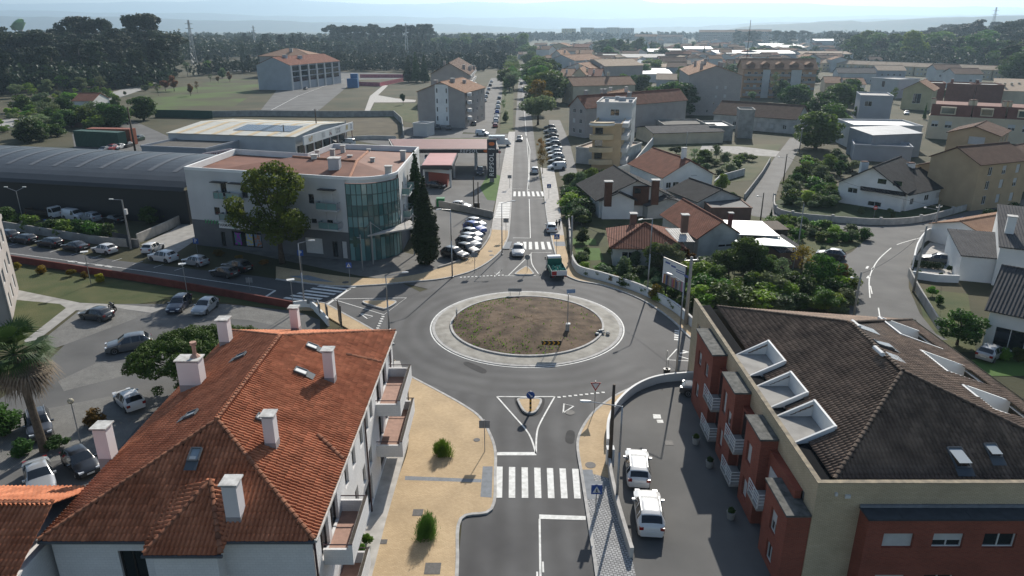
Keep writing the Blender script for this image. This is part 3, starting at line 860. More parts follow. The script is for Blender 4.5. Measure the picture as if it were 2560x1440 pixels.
# small hipped bay in front
bayE0, bayE1, bayAp = (-17.7, 27.75, 8.22), (-14.0, 27.75, 8.22), (-15.6, 31.2, 9.98)
planesA += [[bayE0, bayE1, bayAp], [bayE1, (-13.6, 30.9, 9.50), bayAp], [(-18.2, 30.9, 9.50), bayE0, bayAp]]
roofA = tiled_roof(HA, planesA, [M_TERRA], M_TERRAB)
for a, b in (((AX0, AY0, AZ), (AXR, AYA, ARZ)), ((AX1, AY0, AZ), (AXR, AYA, ARZ)), ((AX1, AY1, AZ), (AXR, AYB, ARZ)), ((AX0, AY1, AZ), (AXR, AYB, ARZ)), ((AXR, AYA, ARZ), (AXR, AYB, ARZ)), (bayE0, bayAp), (bayE1, bayAp)):
    ridge_tiles(roofA, Vector(a)+Vector((0, 0, .06)), Vector(b)+Vector((0, 0, .06)), M_RIDGE)
for a, b in (((-9.75, 47.9, 8.62), (-12.3, 47.0, 9.75)), ((-9.75, 35.2, 8.62), (-11.6, 36.6, 9.5))):
    ridge_tiles(roofA, a, b, M_RIDGE, .15)
def zA(x, y):
    return AZ+min((x-AX0)*.4478, (AX1-x)*.4444, (y-AY0)*.476, (AY1-y)*.3846)
# walls
wA = MB(); M_WA = pattern_mat('white_tile_cladding', (.68, .67, .66), (.72, .71, .70), (.56, .55, .55), .30, .15, .006, var=.07)
wx0, wx1, wy0, wy1 = AX0+.3, AX1-.25, AY0+.35, AY1-.4
def pxwin(A, B, Y, p):
    z1, z0 = ZA(p[1], Y), ZA(p[3], Y)
    return (XA(p[0], Y, z1)-A[0], XA(p[2], Y, z1)-A[0], z0, z1)
nA, nB = (wx0, wy0), (wx1, wy0)
facade(HA, nA, nB, 0, AZ, [(3.2, 4.5, 5.0, 7.6), (5.35, 7.15, 6.05, 7.35)], wA, .2, M_FRAMED)
wa = [(y-wy0-w/2, y-wy0+w/2, z, z+h) for y, w, z, h in ((36.2, .9, 6.1, 1.4), (38.2, .9, 6.1, 1.4), (40.6, .9, 6.1, 1.4), (42.4, .9, 6.1, 1.4), (44.0, .9, 6.1, 1.4), (52.6, .9, 6.1, 1.4), (36.2, .9, 3.1, 1.4), (38.2, .9, 3.1, 1.4), (40.6, .9, 3.1, 1.4), (42.8, .9, 3.1, 1.4), (37.5, 2.4, .4, 2.2), (41.5, 2.4, .4, 2.2), (30.9, 1.6, 5.65, 2.2), (33.0, 1.6, 5.65, 2.2), (47.0, 1.6, 5.65, 2.2), (49.6, 1.6, 5.65, 2.2), (47.0, 1.6, 2.65, 2.2), (49.6, 1.6, 2.65, 2.2), (48, 4, .3, 2.1))]
facade(HA, nB, (wx1, wy1), 0, AZ, wa, wA, .22, M_FRAMED)
wall_face(wA, (wx1, wy1), (wx0, wy1), 0, AZ); wall_face(wA, (wx0, wy1), (wx0, wy0), 0, AZ)
wA.poly([(wx0, wy0, AZ), (wx1, wy0, AZ), (wx1, wy1, AZ), (wx0, wy1, AZ)])
wA.box(-17.4, -14.3, 27.9, wy0+.01, 0, 8.2)
wA.build('wall', M_WA, HA)
gA = MB()
for p, q in (((AX0, AY0-.06), (-17.8, AY0-.06)), ((-13.9, AY0-.06), (AX1, AY0-.06))): gA.bar((*p, AZ-.05), (*q, AZ-.05), .14, .12)
gA.bar((-17.8, 27.69, 8.16), (-13.9, 27.69, 8.16), .14, .12)
gA.build('gutter', M_GUTTER, HA)
gA = MB(); gA.bar((AX1+.06, AY0, AZ-.05), (AX1+.06, AY1, AZ-.05), .16, .12); gA.bar((AX0-.06, AY0, AZ-.05), (AX0-.06, AY1, AZ-.05), .16, .12); gA.bar((AX0, AY1+.06, AZ-.05), (AX1, AY1+.06, AZ-.05), .14, .12); gA.build('gutter', M_CAPST, HA)
for y in (28.9, 41.6, 52.0):
    d = MB(); d.tube((wx1+.07, y, .1), (wx1+.07, y, AZ-.1), .06, n=8); d.build('downpipe', plain('maroon_pipe', (.06, .03, .035), .5), HA)
# balconies
def balconyA(y0, y1, x1, zf, pots=0):
    b = MB(); b.box(wx1+.003, x1, y0, y1, zf-.22, zf); o = b.build('balcony', M_WA, HA)
    b = MB(); b.box(x1-.22, x1, y0, y1, zf+.003, zf+1.0); b.box(wx1+.003, x1-.222, y0, y0+.15, zf+.003, zf+.75); b.box(wx1+.003, x1-.222, y1-.15, y1, zf+.003, zf+.75); b.build('parapet', M_WA, o)
    b = MB(); b.box(wx1+.01, x1-.23, y0+.16, y1-.16, zf+.002, zf+.012); b.build('floor_tiles', mat('pink_floor_tile', (.36, .22, .17), .7, .15, 3), o)
    b = MB(); b.box(x1-.20, x1-.02, y0+.05, y1-.05, zf+1.001, zf+1.03); b.build('planter_trough', mat('trough_soil', (.06, .05, .04), .95, .3, 5), o)
    b = MB(); b.tube((wx1, y0+.07, zf+1.02), (x1, y0+.07, zf+1.02), .035); b.tube((wx1, y1-.07, zf+1.02), (x1, y1-.07, zf+1.02), .035); b.build('rail', plain('maroon_pipe', (.06, .03, .035), .5), o)
    return o
balconyA(45.6, 51.6, -8.1, 5.6); balconyA(44.9, 51.6, -8.0, 2.6); balconyA(30.3, 34.6, -8.35, 5.6); balconyA(29.6, 34.0, -8.35, 2.4)
# chimneys and roof windows
for px, py, w, d, h in ((478,975,1.45,.9,2.0),(562,865,.78,.78,2.0),(738,830,.62,.62,1.9),(824,957,.64,.64,2.2),(677,1122,.6,.65,1.9),(265,1160,.75,.75,2.2),(585,1308,.72,.75,2.1)):
    x, y, z = on_roof(px, py, zA)
    c = chimney(roofA, x, y+d/2, z, w, d, h)
    if px == 478:
        f = MB(); f.tube((x+.35, y+.6, z+h+.18), (x+.35, y+.6, z+h+1.05), .13); f.tube((x+.35, y+.6, z+h+1.05), (x+.35, y+.6, z+h+1.25), .22); f.tube((x+.35, y+.6, z+h+.18), (x+.35, y+.6, z+h+.4), .35, .15); f.build('flue', mat('clay_flue', (.42, .26, .2), .8, .2, 5), c)
sl = math.sqrt(1+.4444**2)
for px, py, side, w, l in ((750,934,1,.62,.8),(778,871,1,.6,.75),(653,1051,1,.55,.6),(490,1141,0,.55,.75),(605,895,-1,.6,.7),(482,1042,-1,.6,.7)):
    x, y, z = on_roof(px, py, zA)
    if side == 0: e, s = Vector((1, 0, 0)), Vector((0, 1, .476)).normalized()
    elif side == 1: e, s = Vector((0, 1, 0)), Vector((-1, 0, .4444)).normalized()
    else: e, s = Vector((0, -1, 0)), Vector((1, 0, .4444)).normalized()
    skylight(roofA, (x, y, z), e, s, e.cross(s), w, l)

# neighbouring wing at the lower left corner
HW = thing('roof_wing', 'lower orange tiled wing at the left bottom corner beside the white house', 'house', (-30, 30, 0))
wingpl = [[(-40, 26.3, 7.9), (-23.15, 26.3, 7.9), (-23.15, 29.9, 9.5), (-40, 29.9, 9.5)], [(-23.15, 33.5, 7.9), (-40, 33.5, 7.9), (-40, 29.9, 9.5), (-23.15, 29.9, 9.5)]]
roofW = tiled_roof(HW, wingpl, [M_TERRA], M_TERRAB, singles=120)
ridge_tiles(roofW, (-32, 29.9, 9.56), (-23.2, 29.9, 9.56), M_RIDGE)
b = MB(); b.box(-39.8, -23.2, 26.7, 33.1, 0, 7.85); b.build('wall', M_WA, HW)
b = MB(); b.bar((-40, 26.22, 7.85), (-23.1, 26.22, 7.85), .15, .12); b.build('gutter', M_CAPST, HW)

# ================================================================ brick apartment block with brown tiled roof (foreground right)
M_CREAMB = pattern_mat('cream_brick', (.54, .43, .28), (.60, .49, .33), (.36, .29, .20), .25, .085, .012, var=.14)
M_REDB = pattern_mat('red_brick', (.235, .058, .036), (.29, .075, .046), (.22, .12, .09), .25, .085, .010, var=.15)
M_BROWNT = mat('brown_concrete_tile', (.092, .062, .046), .85, 0, .7, rgb2=(.215, .148, .106), isl=.25, detail=10, spec=.25)
M_BROWNB = mat('brown_tile_bed', (.02, .015, .013), .95, .2, 2)
M_BROWNR = mat('brown_ridge_tile', (.055, .040, .032), .9, 0, 2.5, rgb2=(.13, .095, .07), rnd=.2)
M_MOSS = mat('mossy_coping', (.055, .058, .055), .9, 0, 2.5, rgb2=(.15, .15, .14), bump=.3, detail=8)
HB = thing('brick_apartment_block', 'red and cream brick apartment block with brown hipped tile roof, in the foreground right', 'apartment block', (26, 48, 0))
BX0, BX1, BY0, BZ = 19.0, 36.2, 35.5, 7.0
FL, FR = (19.6, 63.2), (36.8, 60.6)
RA, RB = (26.0, 42.6, 10.5), (26.3, 51.0, 10.5)
ZL, ZR = 7.0, 6.7
E_nl, E_nr, E_fr, E_fl = (BX0, BY0, ZL), (BX1, BY0, ZL), (FR[0], FR[1], ZR), (FL[0], FL[1], ZL)
slopeL = 3.5/(26.1-19.2)
def zB(x, y):
    return min(ZL+(x-BX0-.02*(y-BY0))*slopeL, ZL+(y-BY0)*(3.5/7.1), ZR+(BX1+.02*(y-BY0)-x)*.365)
# roof terraces cut into the left slope
cuts = [(18.2, 20.8, 49.3, 52.9), (18.2, 20.6, 44.4, 47.4), (18.2, 20.6, 39.8, 43.0)]
cutsR = [(31.6, 35.2, 53.0, 56.5), (31.6, 35.2, 46.5, 49.8), (31.4, 35.0, 41.0, 44.2)]
def skipB(o): return any(c[0]-.1 < o.x < c[1] and c[2]-.2 < o.y < c[3] for c in cuts+cutsR)
planesB = [[E_nl, E_nr, RA], [E_nr, E_fr, RB, RA], [E_fr, E_fl, RB], [E_fl, E_nl, RA, RB]]
def tiled_with_cuts():
    return tiled_roof(HB, planesB, [M_BROWNT], M_BROWNB, pitch=.26, row=.36, rise=.06, skip=skipB, cut=cuts+cutsR)
roofB = tiled_with_cuts()
for a, b in ((E_nl, RA), (E_nr, RA), (RA, RB), (E_fl, RB), (E_fr, RB)):
    ridge_tiles(roofB, Vector(a)+Vector((0, 0, .07)), Vector(b)+Vector((0, 0, .07)), M_BROWNR, .15, .40)
wB = MB()
ox0 = 17.5
oy0 = 34.4
facade(HB, (ox0, 63.9), (ox0, oy0), 0, 7.55, [(27.2, 28.1, 4.6, 5.9), (26.6, 27.5, 1.6, 2.9), (2.0, 3.0, 4.6, 5.9)], wB, .18)
facade(HB, (ox0, oy0), (37.5, oy0), 0, 7.55, [], wB)
wall_face(wB, (37.5, oy0), (37.5, 61), 0, 6.45); wall_face(wB, (37.5, 61), (ox0, 63.9), 0, 6.6)
wB.build('wall', M_CREAMB, HB)
# parapet top, box gutter
pb = MB(); pb.box(ox0-.03, ox0+.28, oy0-.03, 63.9, 7.552, 7.60); pb.box(ox0+.281, 37.5, oy0-.03, oy0+.28, 7.552, 7.60); pb.build('coping', mat('stained_coping', (.16, .14, .11), .9, 0, 2, rgb2=(.36, .30, .21), detail=9), HB)
pb = MB(); pb.poly([(ox0+.281, oy0+.281, 6.75), (38, oy0+.281, 6.75), (38, BY0+.1, 6.9), (BX0+.1, BY0+.1, 6.9), (BX0+.1, 64, 6.9), (ox0+.281, 64, 6.75)])
pb.poly([(ox0+.282, oy0+.3, 6.7), (ox0+.282, 64, 6.7), (ox0+.282, 64, 7.55), (ox0+.282, oy0+.3, 7.55)]); pb.poly([(ox0+.3, oy0+.282, 7.55), (37.4, oy0+.282, 7.55), (37.4, oy0+.282, 6.7), (ox0+.3, oy0+.282, 6.7)])
pb.build('box_gutter', plain('black_bitumen', (.012, .013, .015), .95, 0, .05), HB)
# red brick bays: (x face, y0, y1, top)
def bay(x1, y0, y1, zt, wins=(), face='L'):
    b = MB()
    if face == 'L':
        facade(HB, (x1, y1), (x1, y0), 0, zt, wins, b, .2)
        wall_face(b, (x1, y0), (ox0-.002, y0), 0, zt); wall_face(b, (ox0-.002, y1), (x1, y1), 0, zt)
        o = b.build('brick_bay', M_REDB, HB)
        c = MB(); c.box(x1-.12, ox0-.045, y0-.12, y1+.12, zt+.002, zt+.14); c.build('bay_roof', M_MOSS, o)
    return o
q = MB(); wall_face(q, (17.0, 57.5), (17.0, 36), 0, 5.9); wall_face(q, (17.0, 36), (17.4, 36), 0, 5.9); q.poly([(17.0, 36, 5.9), (17.49, 36, 5.9), (17.49, 57.5, 5.9), (17.0, 57.5, 5.9)]); q.build('brick_infill', M_REDB, HB)
bay(16.35, 52.4, 57.6, 7.0, [(1.0, 2.0, 4.3, 5.6, 'half'), (3.2, 4.2, 4.3, 5.6), (1.0, 2.0, 1.2, 2.6, 'half')])
bay(16.35, 46.2, 49.4, 6.9, [(.5, 1.4, 4.0, 5.9, 'shut'), (1.9, 2.8, 3.7, 5.0, 'half'), (.5, 1.4, 1.0, 2.6, 'shut')])
bay(16.35, 40.4, 43.4, 6.6, [(.6, 1.6, 3.6, 5.2, 'shut'), (.6, 1.6, .8, 2.3, 'shut')])
bay(16.1, 34.5, 38.0, 5.2, [(1.2, 2.2, 2.6, 4.2, 'half'), (1.2, 2.2, .4, 1.8)])
b = MB()
facade(HB, (20.2, 33.3), (37.5, 33.3), 0, 5.9, [(1.0, 2.75, 3.95, 4.95, 'shut'), (3.85, 5.6, 3.95, 4.95, 'half', ), (6.75, 8.6, 3.95, 4.95, 'dark'), (1.0, 2.75, .9, 2.0, 'half'), (3.85, 5.6, .9, 2.0, 'dark')], b, .2)
wall_face(b, (20.2, oy0-.002), (20.2, 33.3), 0, 5.9)
o = b.build('brick_bay', M_REDB, HB)
for i in range(9):
    c = MB(); c.prism([(20.1+1.95*i, 33.18), (22.03+1.95*i, 33.18), (22.03+1.95*i, oy0-.045), (20.1+1.95*i, oy0-.045)], 5.902, 6.02); c.build('coping_slab', mat('dark_slab', (.045, .052, .06), .7, .2, 2), o)
c = MB(); c.prism([(20.1, oy0-.2), (37.5, oy0-.2), (37.5, oy0-.05), (20.1, oy0-.05)], 6.021, 6.16); c.build('flashing', M_SLATE, o)
for x, z, w in ((18.55, 6.75, .14), (19.15, 6.6, .3)):
    c = MB(); c.box(x, x+w, oy0-.12, oy0-.003, z, z+.2); c.build('vent_grille', M_FRAMEW, HB)
# terraces: white parapet boxes sunk in the slope
def terrace(c, zf, left, name='roof_terrace'):
    x0, x1, y0, y1 = c
    b = MB(); t = .16
    xr = x1 if left else x0
    b.box(x0, x1, y0, y1, zf-.1, zf)
    o = b.build(name, M_CONC, HB)
    b = MB()
    for (xa, xb, ya, yb) in ((x0, x1, y0-t, y0), (x0, x1, y1, y1+t)):
        pl = [(xa, ya), (xb, ya), (xb, yb), (xa, yb)]
        n = len(b.v)
        lf = .35 if left else .2; za, zb_ = zB(xa, (ya+yb)/2)+lf, zB(xb, (ya+yb)/2)+lf
        vs = [(xa, ya, zf-.1), (xb, ya, zf-.1), (xb, yb, zf-.1), (xa, yb, zf-.1), (xa, ya, za), (xb, ya, zb_), (xb, yb, zb_), (xa, yb, za)]
        b.add(vs, [[0,1,5,4],[1,2,6,5],[2,3,7,6],[3,0,4,7],[4,5,6,7]])
    zh = zB(xr, (y0+y1)/2)
    if left: b.box(x1+.001, x1+t, y0-t, y1+t, zf-.1, zh+.38)
    else: b.box(x0-t, x0-.001, y0-t, y1+t, zf-.1, zh+.22)
    b.build('parapet', M_WHITE, o)
    g = MB()
    if not left: g.bar((x1+.05, y0, zf+.5), (x1+.05, y1, zf+.5), .12, .10)
    if not left: g.build('rail', M_WHITE, o)
    return o
for c in cuts: terrace(c, 6.9, True)
for c in cutsR: terrace(c, 6.5, False)
# translucent tile patches and open roof windows
eL, sL = Vector((0, -1, 0)), Vector((1, 0, slopeL)).normalized()
eR, sR = Vector((0, 1, 0)), Vector((-1, 0, .365)).normalized()
eN, sN = Vector((1, 0, 0)), Vector((0, 1, 3.5/7.1)).normalized()
M_FIBRE = mat('translucent_sheet', (.42, .45, .47), .4, .15, 3)
for px, py in ((2165,825),(2225,893)):
    x, y, z = on_roof(px, py, zB); n = eR.cross(sR); p = MB()
    for k in range(6):
        q = Vector((x, y, z))+n*(.12+.01*(k % 2))+eR*(-.55+.19*k); p.poly([q-sR*.9, q-sR*.9+eR*.18, q+sR*1.0+eR*.18, q+sR*1.0])
    p.build('translucent_panel', M_FIBRE, roofB)
    b = MB(); b.tube(Vector((x, y, z))+sR*1.0-eR*.6+n*.15, Vector((x, y, z))+sR*1.0+eR*.6+n*.15, .16); b.build('ridge_flashing', M_WHITE, roofB)
x, y, z = on_roof(2205,868, zB); skylight(roofB, (x, y, z), eR, sR, eR.cross(sR), .8, 1.3, .1)
x, y, z = on_roof(2393,1148, zB); skylight(roofB, (x, y, z), eN, sN, eN.cross(sN), .85, 1.35, .28)
x, y, z = on_roof(2478,1130, zB); skylight(roofB, (x, y, z), eN, sN, eN.cross(sN), .7, .9, .25)
# balconies with white railings on the left face
for y0, y1, zf in ((49.6, 52.2, 3.6), (43.6, 46.0, 3.6), (43.6, 46.0, .9), (38.2, 40.2, 2.9), (49.6, 52.2, .9)):
    b = MB(); b.box(15.75, ox0-.003, y0, y1, zf-.18, zf); o = b.build('balcony', M_CONC, HB)
    r = MB()
    for k in range(4): r.bar((15.8, y0+.05, zf+.25+.25*k), (15.8, y1-.05, zf+.25+.25*k), .05)
    for k in range(4): r.bar((15.8, y0+.05, zf+.25+.25*k), (ox0-.05, y0+.05, zf+.25+.25*k), .05)
    for y in (y0+.05, (y0+y1)/2, y1-.05): r.bar((15.8, y, zf), (15.8, y, zf+1.02), .06)
    r.build('railing', M_FRAMEW, o)
    A, B = (ox0-.004, y1), (ox0-.004, y0)
    dm = MB(); dm.box(16.95, 16.99, y0+.3, y1-.3, zf+.05, zf+2.1); dm.build('balcony_door', M_GLASS if zf != 2.9 else M_SHUT, o)
# ---------------------------------------------------------------- vehicles
M_CGLASS = plain('car_glass', (.012, .015, .018), .05, 0, .9)
M_TYRE = plain('tyre_rubber', (.013, .013, .013), .8)
M_RIM = plain('alloy_rim', (.30, .30, .31), .35, .7)
M_HEAD = plain('headlamp_lens', (.55, .57, .60), .12, 0, .9)
M_TAIL = plain('tail_lamp_lens', (.22, .008, .008), .15, 0, .8)
M_PLATE = plain('number_plate', (.6, .6, .58), .5)
PAINT = {}
def paint(nm):
    rgb = {'white': (.60, .60, .59), 'silver': (.36, .37, .38), 'grey': (.11, .12, .13), 'dark grey': (.045, .047, .052), 'black': (.010, .010, .012), 'navy': (.010, .016, .040), 'blue': (.008, .055, .30), 'red': (.26, .012, .012), 'green': (.010, .055, .032), 'beige': (.45, .42, .36), 'blue-grey': (.07, .10, .15)}[nm]
    if nm not in PAINT: PAINT[nm] = mat('car_paint_'+nm.replace(' ', '_').replace('-', '_'), rgb, .32, 0, metal=.25 if nm in ('silver', 'grey', 'dark grey', 'blue-grey') else 0.0, spec=.5, coat=.8)
    return PAINT[nm]
# kind: length, width, top line (t from nose, z), glass ranges: screen, rear, side spans
CARS = {
 'hatchback': (4.05, 1.76, [(0,.58),(.03,.70),(.10,.80),(.24,.93),(.28,.97),(.46,1.42),(.58,1.47),(.76,1.45),(.83,1.38),(.945,1.0),(.98,.90),(1,.60)], (.29,.45), (.84,.94), [(.37,.56),(.58,.75),(.77,.82)], (.19,.82)),
 'suv': (4.5, 1.86, [(0,.68),(.03,.84),(.09,.96),(.24,1.06),(.28,1.10),(.44,1.58),(.56,1.66),(.77,1.63),(.845,1.54),(.945,1.14),(.98,1.02),(1,.66)], (.29,.43), (.855,.94), [(.36,.55),(.57,.74),(.76,.83)], (.19,.81)),
 'estate car': (4.6, 1.80, [(0,.56),(.03,.68),(.10,.79),(.25,.92),(.29,.95),(.45,1.40),(.57,1.46),(.80,1.43),(.87,1.36),(.955,1.0),(.985,.90),(1,.58)], (.30,.44), (.88,.95), [(.37,.55),(.57,.74),(.76,.86)], (.18,.79)),
 'saloon car': (4.6, 1.80, [(0,.56),(.03,.68),(.10,.78),(.26,.92),(.30,.94),(.46,1.38),(.57,1.43),(.70,1.38),(.84,1.05),(.96,1.0),(.985,.92),(1,.58)], (.31,.45), (.71,.83), [(.38,.55),(.57,.72)], (.18,.80)),
 'van': (4.5, 1.84, [(0,.62),(.03,.80),(.10,.98),(.18,1.10),(.22,1.16),(.34,1.72),(.44,1.84),(.94,1.84),(.97,1.75),(.99,1.0),(1,.62)], (.225,.335), (.972,.988), [(.27,.42)], (.17,.80)),
}
def interp(tab, t):
    for i in range(len(tab)-1):
        if tab[i][0] <= t <= tab[i+1][0]:
            a, b = tab[i], tab[i+1]; return a[1]+(b[1]-a[1])*(t-a[0])/((b[0]-a[0]) or 1e-9)
    return tab[-1][1]
CARMESH = {}
def car_meshes(kind):
    if kind in CARMESH: return CARMESH[kind]
    L, W, top, scr, rear, sides, (tw0, tw1) = CARS[kind]
    H = max(z for _, z in top); rw = .31 if H < 1.6 else .35; ra = rw+.06
    zb0 = .20
    belt = lambda t: (.86+.10*t)*(H/1.47 if kind != 'van' else 1.12)
    ts = {0, .012, 1, .99} | {t for t, _ in top} | set(scr) | set(rear) | {x for s in sides for x in s}
    for tw in (tw0, tw1):
        for k in (-1, -.8, -.4, 0, .4, .8, 1): ts.add(tw+k*ra/L)
    ts = sorted(t for t in ts if 0 <= t <= 1); t2 = [ts[0]]
    for t in ts[1:]:
        if t-t2[-1] > .004: t2.append(t)
    t2[-1] = 1.0
    rings = []
    for t in t2:
        x = L*(.5-t); zt = interp(top, t)
        e = max(0, (abs(t-.5)-.33)/.17); hw = W/2*(1-.22*e**2.2)
        zbt = belt(t)
        cab = zt > zbt+.06
        if cab: k = min(1, (zt-zbt)/(H-zbt)); wt = hw*(.93-.20*k-(.10*max(0, t-.62) if kind != 'van' else 0)); zB_ = zbt
        else: wt = hw*.90; zB_ = zt-.06
        crown = .035
        zs = zb0 if .03 < t < .97 else .30
        for tw in (tw0, tw1):
            dx = (t-tw)*L
            if abs(dx) < ra: zs = max(zs, rw+math.sqrt(ra*ra-dx*dx))
        zm = max(min(.62, zB_-.08), zs+.02)
        half = [(0, zt+crown), (wt*.6, zt+crown*.6), (wt*.93, zt-.01), (wt, zt-.045), (hw*.995, max(zB_, zs+.05)), (hw*1.01, zm), (hw*.965, zs)]
        rings.append([(x, -y, z) for y, z in half[::-1]]+[(x, y, z) for y, z in half[1:]])
    body, glass = MB(), {'windscreen': MB(), 'rear_window': MB(), 'side_window_l': MB(), 'side_window_r': MB()}
    n = len(rings[0])
    for i in range(len(t2)-1):
        tc = (t2[i]+t2[i+1])/2
        for j in range(n-1):
            f = [rings[i][j], rings[i][j+1], rings[i+1][j+1], rings[i+1][j]][::-1]
            dst = body
            if 3 <= j <= 8 and 4 <= j <= 7 and scr[0] <= tc <= scr[1]: dst = glass['windscreen']
            elif 4 <= j <= 7 and rear[0] <= tc <= rear[1]: dst = glass['rear_window']
            elif j in (2, 9) and any(a <= tc <= b for a, b in sides): dst = glass['side_window_r' if j == 2 else 'side_window_l']
            dst.poly(f)
    body.poly(rings[0]); body.poly(rings[-1][::-1])
    under = MB(); under.poly([(L*.48, -W*.42, .22), (L*.48, W*.42, .22), (-L*.48, W*.42, .22), (-L*.48, -W*.42, .22)][::-1])
    for tw in (tw0, tw1): under.box(L*(.5-tw)-ra, L*(.5-tw)+ra, -W/2+.05, W/2-.05, .2, rw+ra*.98)
    out = {'L': L, 'W': W, 'H': H, 'rw': rw}
    # merge close verts for smooth shading
    def fin(mb, nm, m, smooth=True):
        me = mb.mesh(nm, m, smooth=smooth)
        bm = bmesh.new(); bm.from_mesh(me); bmesh.ops.remove_doubles(bm, verts=bm.verts, dist=.0008); bm.to_mesh(me); bm.free()
        if smooth and hasattr(me, 'set_sharp_from_angle'): me.set_sharp_from_angle(angle=math.radians(42))
        return me
    out['body'] = fin(body, 'car_body', M_BLACK); out['under'] = fin(under, 'underbody', M_BLACK, False)
    for k, g in glass.items(): out[k] = fin(g, k[:11] if k.startswith('side') else k, M_CGLASS)
    ty = MB(); k = 16
    ty.loft([[(rw*rr*math.cos(2*math.pi*i/k), y, rw*rr*math.sin(2*math.pi*i/k)) for i in range(k)] for rr, y in ((.62, -.10), (.97, -.10), (1, -.06), (1, .06), (.97, .10), (.62, .10))], cap0=True, cap1=True)
    out['tyre'] = ty.mesh('tyre', M_TYRE, smooth=False)
    rm = MB(); rm.loft([[(rw*rr*math.cos(2*math.pi*i/k), y, rw*rr*math.sin(2*math.pi*i/k)) for i in range(k)] for rr, y in ((.64, -.107), (.60, -.112), (.52, -.09), (.16, -.085), (.1, -.11))], cap1=True)
    out['rim'] = rm.mesh('rim', M_RIM)
    hl = MB(); hl.box(-.16, .10, -.17, .17, -.06, .07); out['headlight'] = hl.mesh('headlight', M_HEAD)
    tl = MB(); tl.box(-.08, .07, -.14, .14, -.10, .12); out['taillight'] = tl.mesh('taillight', M_TAIL)
    mr = MB(); mr.box(-.06, .10, -.10, .10, -.07, .07); out['mirror'] = mr.mesh('mirror', M_BLACK)
    pl = MB(); pl.box(-.012, .012, -.26, .26, -.055, .055); out['plate'] = pl.mesh('number_plate', M_PLATE)
    gr = MB(); gr.box(-.04, .03, -W*.30, W*.30, -.08, .08); out['grille'] = gr.mesh('grille', M_BLACK)
    rl = MB(); rl.bar((L*.06, 0, 0), (-L*.30, 0, 0), .04, .05); out['rail'] = rl.mesh('roof_rail', M_METAL)
    # all-in-one mesh for distant copies
    al = MB()
    al.add(body.v, body.f, 0)
    for g in glass.values(): al.add(g.v, g.f, 1)
    al.add(under.v, under.f, 2)
    for tw in (tw0, tw1):
        for s in (-1, 1): al.tube((L*(.5-tw), s*(W/2-.20), rw), (L*(.5-tw), s*(W/2+.005), rw), rw, n=10, mi=2)
    out['simple'] = fin2 = al.mesh('parked_car', [M_BLACK, M_CGLASS, M_BLACK], smooth=False)
    CARMESH[kind] = out
    return out

def part(name, me, parent, loc=(0, 0, 0), m=None, rot=None):
    o = bpy.data.objects.new(name, me); COL.objects.link(o); o.parent = parent; o.location = loc
    if rot: o.rotation_euler = rot
    if m:
        o.material_slots[0].link = 'OBJECT'; o.material_slots[0].material = m
    return o

NCAR = [0]
def car(kind, colour, px, py, hx, hy, label, group='parked cars', simple=False, name=None, z=0.03, rails=False):
    """car standing with its middle at photo point (px,py), nose towards (hx,hy)"""
    c, h = G(px, py), G(hx, hy)
    a = math.atan2(h[1]-c[1], h[0]-c[0])
    return car_at(kind, colour, c, a, label, group, simple, name, z, rails)
def car_at(kind, colour, c, a, label, group='parked cars', simple=False, name=None, z=0.03, rails=False):
    D = car_meshes(kind); L, W, H, rw = D['L'], D['W'], D['H'], D['rw']
    top, (tw0, tw1) = CARS[kind][2], CARS[kind][6]
    name = name or ('delivery_van' if kind == 'van' else 'parked_car')
    cat = 'van' if kind == 'van' else 'car'
    if simple:
        o = bpy.data.objects.new(name, D['simple']); COL.objects.link(o)
        o.location = (c[0], c[1], z); o.rotation_euler = (0, 0, a)
        o.material_slots[0].link = 'OBJECT'; o.material_slots[0].material = paint(colour)
        return tag(o, label, cat, group)
    r = thing(name, label, cat, (c[0], c[1], z), group); r.rotation_euler = (0, 0, a)
    pm = paint(colour)
    part('body', D['body'], r, m=pm); part('underbody', D['under'], r)
    part('windscreen', D['windscreen'], r); part('rear_window', D['rear_window'], r)
    part('side_window', D['side_window_l'], r); part('side_window', D['side_window_r'], r)
    for tw in (tw0, tw1):
        for s in (-1, 1):
            w = part('wheel', D['tyre'], r, (L*(.5-tw), s*(W/2-.115), rw), rot=(0, 0, 0 if s < 0 else math.pi))
            part('rim', D['rim'], w)
    zh = interp(top, .03)-.02
    for s in (-1, 1):
        part('headlight', D['headlight'], r, (L*.468, s*W*.335, zh-.03))
        part('taillight', D['taillight'], r, (-L*.475, s*W*.37, interp(top, .985)-.06))
        part('mirror', D['mirror'], r, (L*(.5-CARS[kind][5][0][0])+.05, s*(W/2+.08), (.93)*(H/1.47 if kind != 'van' else 1.12)), m=pm)
    part('grille', D['grille'], r, (L*.492, 0, .44)); part('number_plate', D['plate'], r, (L*.507, 0, .46)); part('number_plate', D['plate'], r, (-L*.503, 0, .62))
    if rails:
        for s in (-1, 1): part('roof_rail', D['rail'], r, (0, s*W*.35, H+.02))
    return r

